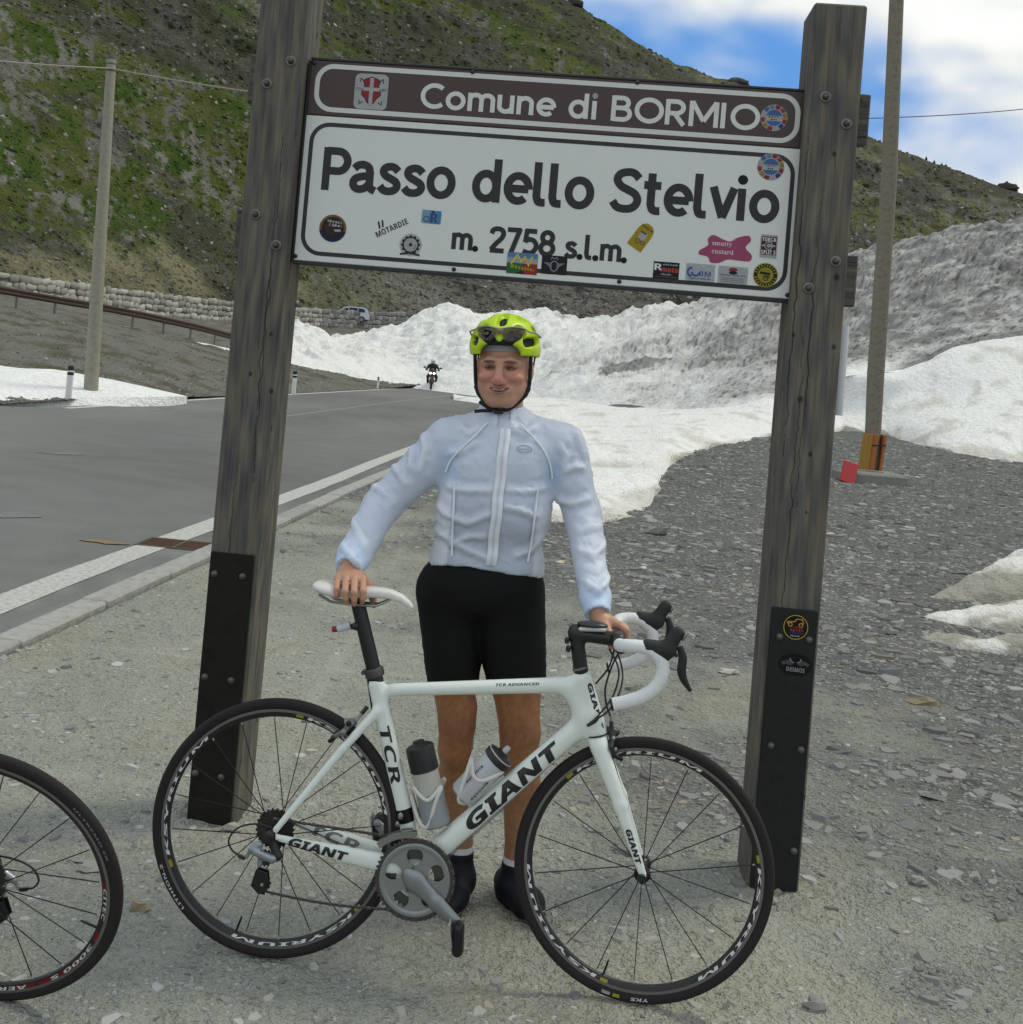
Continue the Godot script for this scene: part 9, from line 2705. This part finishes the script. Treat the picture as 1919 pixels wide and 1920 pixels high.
	for k in 6:
		var m2 := MB.new()
		m2.col = Color.WHITE
		var nn := noise(400 + k, 1.1, 2)
		m2.ball(Vector3.ZERO, Vector3.ONE * 0.5, 8)
		for i in m2.v.size():
			var p := m2.v[i] * 2.0
			p = Vector3(signf(p.x) * pow(absf(p.x), 0.5), signf(p.y) * pow(absf(p.y), 0.5), signf(p.z) * pow(absf(p.z), 0.7)) * 0.5
			m2.v[i] = p * (1.04 + 0.4 * nn.get_noise_3dv(p * 2.0))
		kinds.append(m2.mesh())
	var tones := []
	for k in 6:
		var m := StandardMaterial3D.new()
		var g := 0.24 + 0.04 * k
		m.albedo_color = Color(g * 1.03, g, g * 0.88).linear_to_srgb()
		m.roughness = 0.95
		tones.append(m)
	var count := 0
	var far_stones := MB.new()
	for row in 4:
		run = 0.0
		var i := 0
		var pos := 0.0
		var total := 0.0
		for k in range(1, foot.size()): total += foot[k].distance_to(foot[k - 1])
		while pos < total - 0.5:
			var h := tall / 4.0
			var lw := rng.randf_range(0.4, 0.95)
			var s := pos + lw * 0.5
			var acc := 0.0
			var at: Vector3 = foot[0]
			var dir := Vector3.RIGHT
			for k in range(1, foot.size()):
				var l: float = foot[k].distance_to(foot[k - 1])
				if acc + l >= s:
					at = foot[k - 1].lerp(foot[k], (s - acc) / l)
					dir = (foot[k] - foot[k - 1]).normalized()
					break
				acc += l
			pos += lw
			var px := at.x / -at.z * 2150.0 + 960.0
			if px < -330.0: continue
			var place := Transform3D(Basis(dir, Vector3.UP, dir.cross(Vector3.UP)).orthonormalized() * Basis(Vector3.BACK, rng.randf_range(-0.16, 0.16)) * Basis.from_scale(Vector3(lw * 1.02, h * rng.randf_range(0.8, 1.2), 0.3)), at + Vector3(0, h * (row + 0.5) + rng.randf_range(-0.07, 0.07), -0.14 - 0.03 * row))
			if count < 290 and px > -60.0 and px < 600.0:
				var o := MeshInstance3D.new()
				o.name = "stone"
				o.mesh = kinds[rng.randi() % 6]
				o.material_override = tones[rng.randi() % 6]
				o.transform = place
				wall.add_child(o, true)
				count += 1
			else:
				var g := rng.randf_range(0.14, 0.3)
				far_stones.col = Color(g, g, g * 0.94)
				far_stones.box(place.origin, Vector3.ONE, 0.2, place.basis)
	var fs := put(far_stones, "stonework", vm(0.95), wall)
	kind(fs, "stuff")

	# silver hatchback passing on the upper road
	var cpos := Vector3(-16.1106, 4.2425, -112)
	var car := thing("hatchback_car", "silver white hatchback on the upper road behind the snow", "car", Transform3D(Basis(Vector3.UP, PI + 0.15), cpos + Vector3(0, 0.5, 0)))
	var silver := vm(0.3, 0.3)
	mb = MB.new()
	var bodyp := PackedVector2Array()
	for q in spline([Vector2(-2.02, 0.35), Vector2(-2.05, 0.75), Vector2(-1.95, 1.0), Vector2(-1.72, 1.40), Vector2(-1.2, 1.50), Vector2(0.0, 1.48), Vector2(0.45, 1.36), Vector2(1.05, 1.0), Vector2(1.75, 0.88), Vector2(2.08, 0.68), Vector2(2.1, 0.35)], 4): bodyp.append(q)
	mb.col = Color(0.62, 0.64, 0.67)
	mb.prism(bodyp, -0.82, 0.82)
	put(mb, "car_body", silver, car)
	for s in [-1.0, 1.0]:
		for w in [[[-1.62, 1.02], [-1.5, 1.34], [-0.95, 1.4], [-0.9, 1.0]], [[-0.84, 1.0], [-0.88, 1.4], [-0.05, 1.39], [0.0, 1.0]], [[0.06, 1.0], [0.02, 1.37], [0.32, 1.3], [0.82, 1.0]]]:
			mb = MB.new()
			mb.col = Color(0.02, 0.022, 0.025)
			var pp := PackedVector2Array()
			for q in w: pp.append(Vector2(q[0], q[1]))
			mb.prism(pp, 0.822 * s, 0.826 * s)
			put(mb, "side_window", vm(0.08), car)
		for x in [-1.3, 1.32]:
			mb = MB.new()
			mb.col = Color(0.015, 0.015, 0.015)
			mb.tube([Vector3(x, 0.32, 0.64 * s), Vector3(x, 0.32, 0.85 * s)], 0.32, 20)
			mb.col = Color(0.25, 0.25, 0.26)
			mb.tube([Vector3(x, 0.32, 0.84 * s), Vector3(x, 0.32, 0.862 * s)], 0.19, 12)
			put(mb, "wheel", vm(0.6), car)
		mb = MB.new()
		mb.col = Color(0.5, 0.5, 0.48)
		mb.ball(Vector3(1.95, 0.72, 0.55 * s), Vector3(0.14, 0.09, 0.2), 10)
		put(mb, "headlight", vm(0.15), car)
		mb = MB.new()
		mb.col = Color(0.3, 0.02, 0.02)
		mb.box(Vector3(-1.98, 0.85, 0.66 * s), Vector3(0.12, 0.22, 0.24), 0.03)
		put(mb, "tail_lamp", vm(0.2), car)
	mb = MB.new()
	mb.col = Color(0.02, 0.022, 0.025)
	mb.face([Vector3(0.47, 1.365, 0.66), Vector3(1.04, 1.02, 0.74), Vector3(1.04, 1.02, -0.74), Vector3(0.47, 1.365, -0.66)])
	put(mb, "windscreen", vm(0.08), car)

	# motorcycle coming round the bend, ridden
	var mp := Vector3(-4.1084, 0, -62.0058)
	mp = Vector3(-4.2431, -0.0219, -64)
	mp.y = 0.02
	var turn := Basis(Vector3.UP, 0.05)
	var moto := thing("motorcycle", "dark motorcycle with lit headlamps coming round the bend", "motorcycle", Transform3D(turn, mp))
	mb = MB.new()
	mb.col = Color(0.015, 0.015, 0.016)
	for z in [0.72, -0.70]:
		var tw := []
		for k in 28: tw.append(Vector3(0, 0.31 + sin(TAU * k / 28) * 0.25, z + cos(TAU * k / 28) * 0.25))
		mb = MB.new()
		mb.col = Color(0.015, 0.015, 0.016)
		mb.tube(tw, 0.062, 8, true)
		put(mb, "wheel", vm(0.7), moto)
	mb = MB.new()
	mb.col = Color(0.035, 0.035, 0.038)
	body(mb, [[Vector3(0, 0.45, 0.1), Vector3(0, 0.5, -0.3), 0.17, 0.15, 0.05], [Vector3(0, 0.82, 0.25), Vector3(0, 0.80, -0.05), 0.15, 0.14, 0.05], [Vector3(0, 0.78, -0.1), Vector3(0, 0.86, -0.75), 0.11, 0.08, 0.05], [Vector3(0, 0.92, 0.48), Vector3(0, 1.10, 0.40), 0.13, 0.11, 0.05]], 0.04)
	put(mb, "fairing", vm(0.35, 0.1), moto)
	mb = MB.new()
	mb.col = Color(0.12, 0.12, 0.12)
	for s in [-1.0, 1.0]:
		mb.tube([Vector3(0.09 * s, 0.32, 0.72), Vector3(0.10 * s, 0.95, 0.42)], 0.03, 8)
	mb.tube([Vector3(-0.40, 1.08, 0.30), Vector3(0, 1.06, 0.42), Vector3(0.40, 1.08, 0.30)], 0.018, 8)
	put(mb, "fork", vm(0.4, 0.6), moto)
	for s in [-1.0, 1.0]:
		mb = MB.new()
		mb.col = Color(0.015, 0.015, 0.016)
		mb.tube([Vector3(0.28 * s, 1.08, 0.36), Vector3(0.42 * s, 1.2, 0.36)], 0.012, 6)
		mb.ball(Vector3(0.45 * s, 1.23, 0.35), Vector3(0.085, 0.05, 0.03), 10)
		put(mb, "mirror", vm(0.4), moto)
		mb = MB.new()
		mb.ball(Vector3(0.10 * s, 0.92, 0.615), Vector3(0.075, 0.06, 0.03), 12)
		var lm := StandardMaterial3D.new()
		lm.albedo_color = Color(0.8, 0.8, 0.8)
		lm.emission_enabled = true
		lm.emission = Color(1, 0.98, 0.92)
		lm.emission_energy_multiplier = 2.0
		put(mb, "headlamp", lm, moto)
	mb = MB.new()
	mb.col = Color(0.25, 0.02, 0.02)
	mb.box(Vector3(0, 0.70, 0.56), Vector3(0.2, 0.07, 0.1), 0.02)
	put(mb, "front_panel", vm(0.3), moto)
	var rider := thing("person", "motorcyclist in black gear and white helmet riding the dark motorcycle", "person", Transform3D(turn, mp))
	mb = MB.new()
	mb.col = Color(0.014, 0.014, 0.015)
	var rp2 := [[Vector3(0, 0.95, -0.25), Vector3(0, 1.32, -0.10), 0.17, 0.18, 0.06, Vector3(0.85, 1, 1.1)], [Vector3(0, 1.36, -0.08), Vector3(0, 1.48, -0.04), 0.09, 0.07, 0.05]]
	for s in [-1.0, 1.0]:
		rp2.append_array([[Vector3(0.20 * s, 1.36, -0.08), Vector3(0.33 * s, 1.15, 0.05), 0.075, 0.06, 0.04], [Vector3(0.33 * s, 1.15, 0.05), Vector3(0.36 * s, 1.09, 0.30), 0.055, 0.045, 0.03], [Vector3(0.10 * s, 0.92, -0.22), Vector3(0.24 * s, 0.72, 0.16), 0.11, 0.085, 0.04], [Vector3(0.24 * s, 0.72, 0.16), Vector3(0.22 * s, 0.34, -0.10), 0.075, 0.055, 0.03], [Vector3(0.22 * s, 0.30, -0.12), Vector3(0.23 * s, 0.27, 0.08), 0.05, 0.045, 0.03]])
	body(mb, rp2, 0.03)
	put(mb, "body", vm(0.7), rider)
	mb = MB.new()
	mb.col = Color(0.66, 0.66, 0.65)
	mb.ball(Vector3(0, 1.60, -0.02), Vector3(0.14, 0.155, 0.155), 18)
	put(mb, "helmet", vm(0.3), rider)
	mb = MB.new()
	mb.col = Color(0.02, 0.02, 0.022)
	mb.ball(Vector3(0, 1.56, 0.06), Vector3(0.085, 0.035, 0.09), 14)
	put(mb, "visor", vm(0.1), rider)

	# small dark figures far up on the ridge
	var figs := [[Vector3(113.6086, 70.0583, -326), "tiny dark hiker on the right ridge, farthest up of four"], [Vector3(115.9684, 69.1855, -326), "tiny dark hiker on the right ridge, second from the top"], [Vector3(118.1529, 68.6047, -326), "tiny dark hiker on the right ridge, third from the top"], [Vector3(119.3911, 68.4035, -326), "tiny dark hiker on the right ridge, lowest of four"], [Vector3(17.8731, 94.2087, -304), "tiny dark hiker on the upper skyline, above the sign's middle"]]
	for f in figs:
		var o := thing("person", f[1], "person", Transform3D(Basis.IDENTITY, f[0]), "hikers on the skyline")
		mb = MB.new()
		mb.col = Color(0.03, 0.03, 0.032)
		body(mb, [[Vector3(-0.14, 0, 0), Vector3(-0.1, 0.85, 0), 0.10, 0.13, 0.05], [Vector3(0.16, 0, 0), Vector3(0.1, 0.85, 0), 0.10, 0.13, 0.05], [Vector3(0, 0.85, 0), Vector3(0, 1.4, 0), 0.2, 0.22, 0.06], [Vector3(0, 1.45, 0), Vector3(0, 1.68, 0.02), 0.10, 0.12, 0.05], [Vector3(-0.25, 1.35, 0), Vector3(-0.32, 0.85, 0.05), 0.08, 0.06, 0.03], [Vector3(0.25, 1.35, 0), Vector3(0.3, 0.85, 0.1), 0.08, 0.06, 0.03]], 0.06)
		put(mb, "body", vm(0.8), o)

	# stones that stand out on the dirt
	var st := [[Vector3(-0.9031, 0, -3.2562), 0.026, 0.8, Color(0.30, 0.24, 0.15), "rounded tan pebble between the two bicycles"], [Vector3(1.369, 0, -6.4771), 0.055, 0.35, Color(0.42, 0.41, 0.36), "flat pale stone behind the handlebar"], [Vector3(-1.1254, 0, -3.4774), 0.045, 0.3, Color(0.3, 0.3, 0.27), "flat pointed grey slab beside the dark bicycle's rear wheel"], [Vector3(1.6528, 0, -5.2023), 0.075, 0.28, Color(0.13, 0.13, 0.125), "flat dark slab right of the right sign post's shoe"], [Vector3(2.3632, 0, -6.1617), 0.08, 0.3, Color(0.2, 0.165, 0.1), "brown flat stone far right among the slate"], [Vector3(1.5141, 0, -3.8758), 0.032, 0.5, Color(0.24, 0.24, 0.22), "grey oval stone right of the front wheel"], [Vector3(0.9458, 0, -3.043), 0.034, 0.6, Color(0.22, 0.22, 0.2), "squat grey stone at the lower edge by the front wheel"], [Vector3(1.6766, 0, -12.0752), 0.14, 0.45, Color(0.2, 0.2, 0.19), "grey slate lump in front of the snow edge"], [Vector3(1.2772, 0, -9.7702), 0.03, 0.5, Color(0.6, 0.6, 0.6), "small white scrap on the dark slate"], [Vector3(-10.1329, 0, -32.8424), 0.32, 0.7, Color(0.09, 0.09, 0.085), "dark rock on the tip of the left snow patch"], [Vector3(-0.7785, 0, -3.8367), 0.03, 0.6, Color(0.33, 0.33, 0.28), "pale pebble at the left sign post's foot"], [Vector3(0.95, 0, -3.6388), 0.028, 0.7, Color(0.27, 0.27, 0.25), "grey pebble at the right sign post's foot"]]
	for e in st:
		var raw := MB.new()
		var nn := noise(int(e[0].x * 97.0) + 500, 1.2, 2)
		raw.ball(Vector3.ZERO, Vector3.ONE, 8)
		for i in raw.v.size():
			var p := raw.v[i]
			p = p * (1.0 + 0.75 * nn.get_noise_3dv(p))
			raw.v[i] = Vector3(p.x, p.y * e[2], p.z * 0.75) * e[1]
		mb = MB.new()
		mb.col = e[3]
		for i in range(0, raw.ix.size(), 3): mb.face([raw.v[raw.ix[i]], raw.v[raw.ix[i + 1]], raw.v[raw.ix[i + 2]]])
		var o := put(mb, "loose_stone", vm(0.9))
		tag(o, e[4], "stone", "stones lying on the ground")
		o.position = e[0] + Vector3(0, e[1] * e[2] * 0.25, 0)
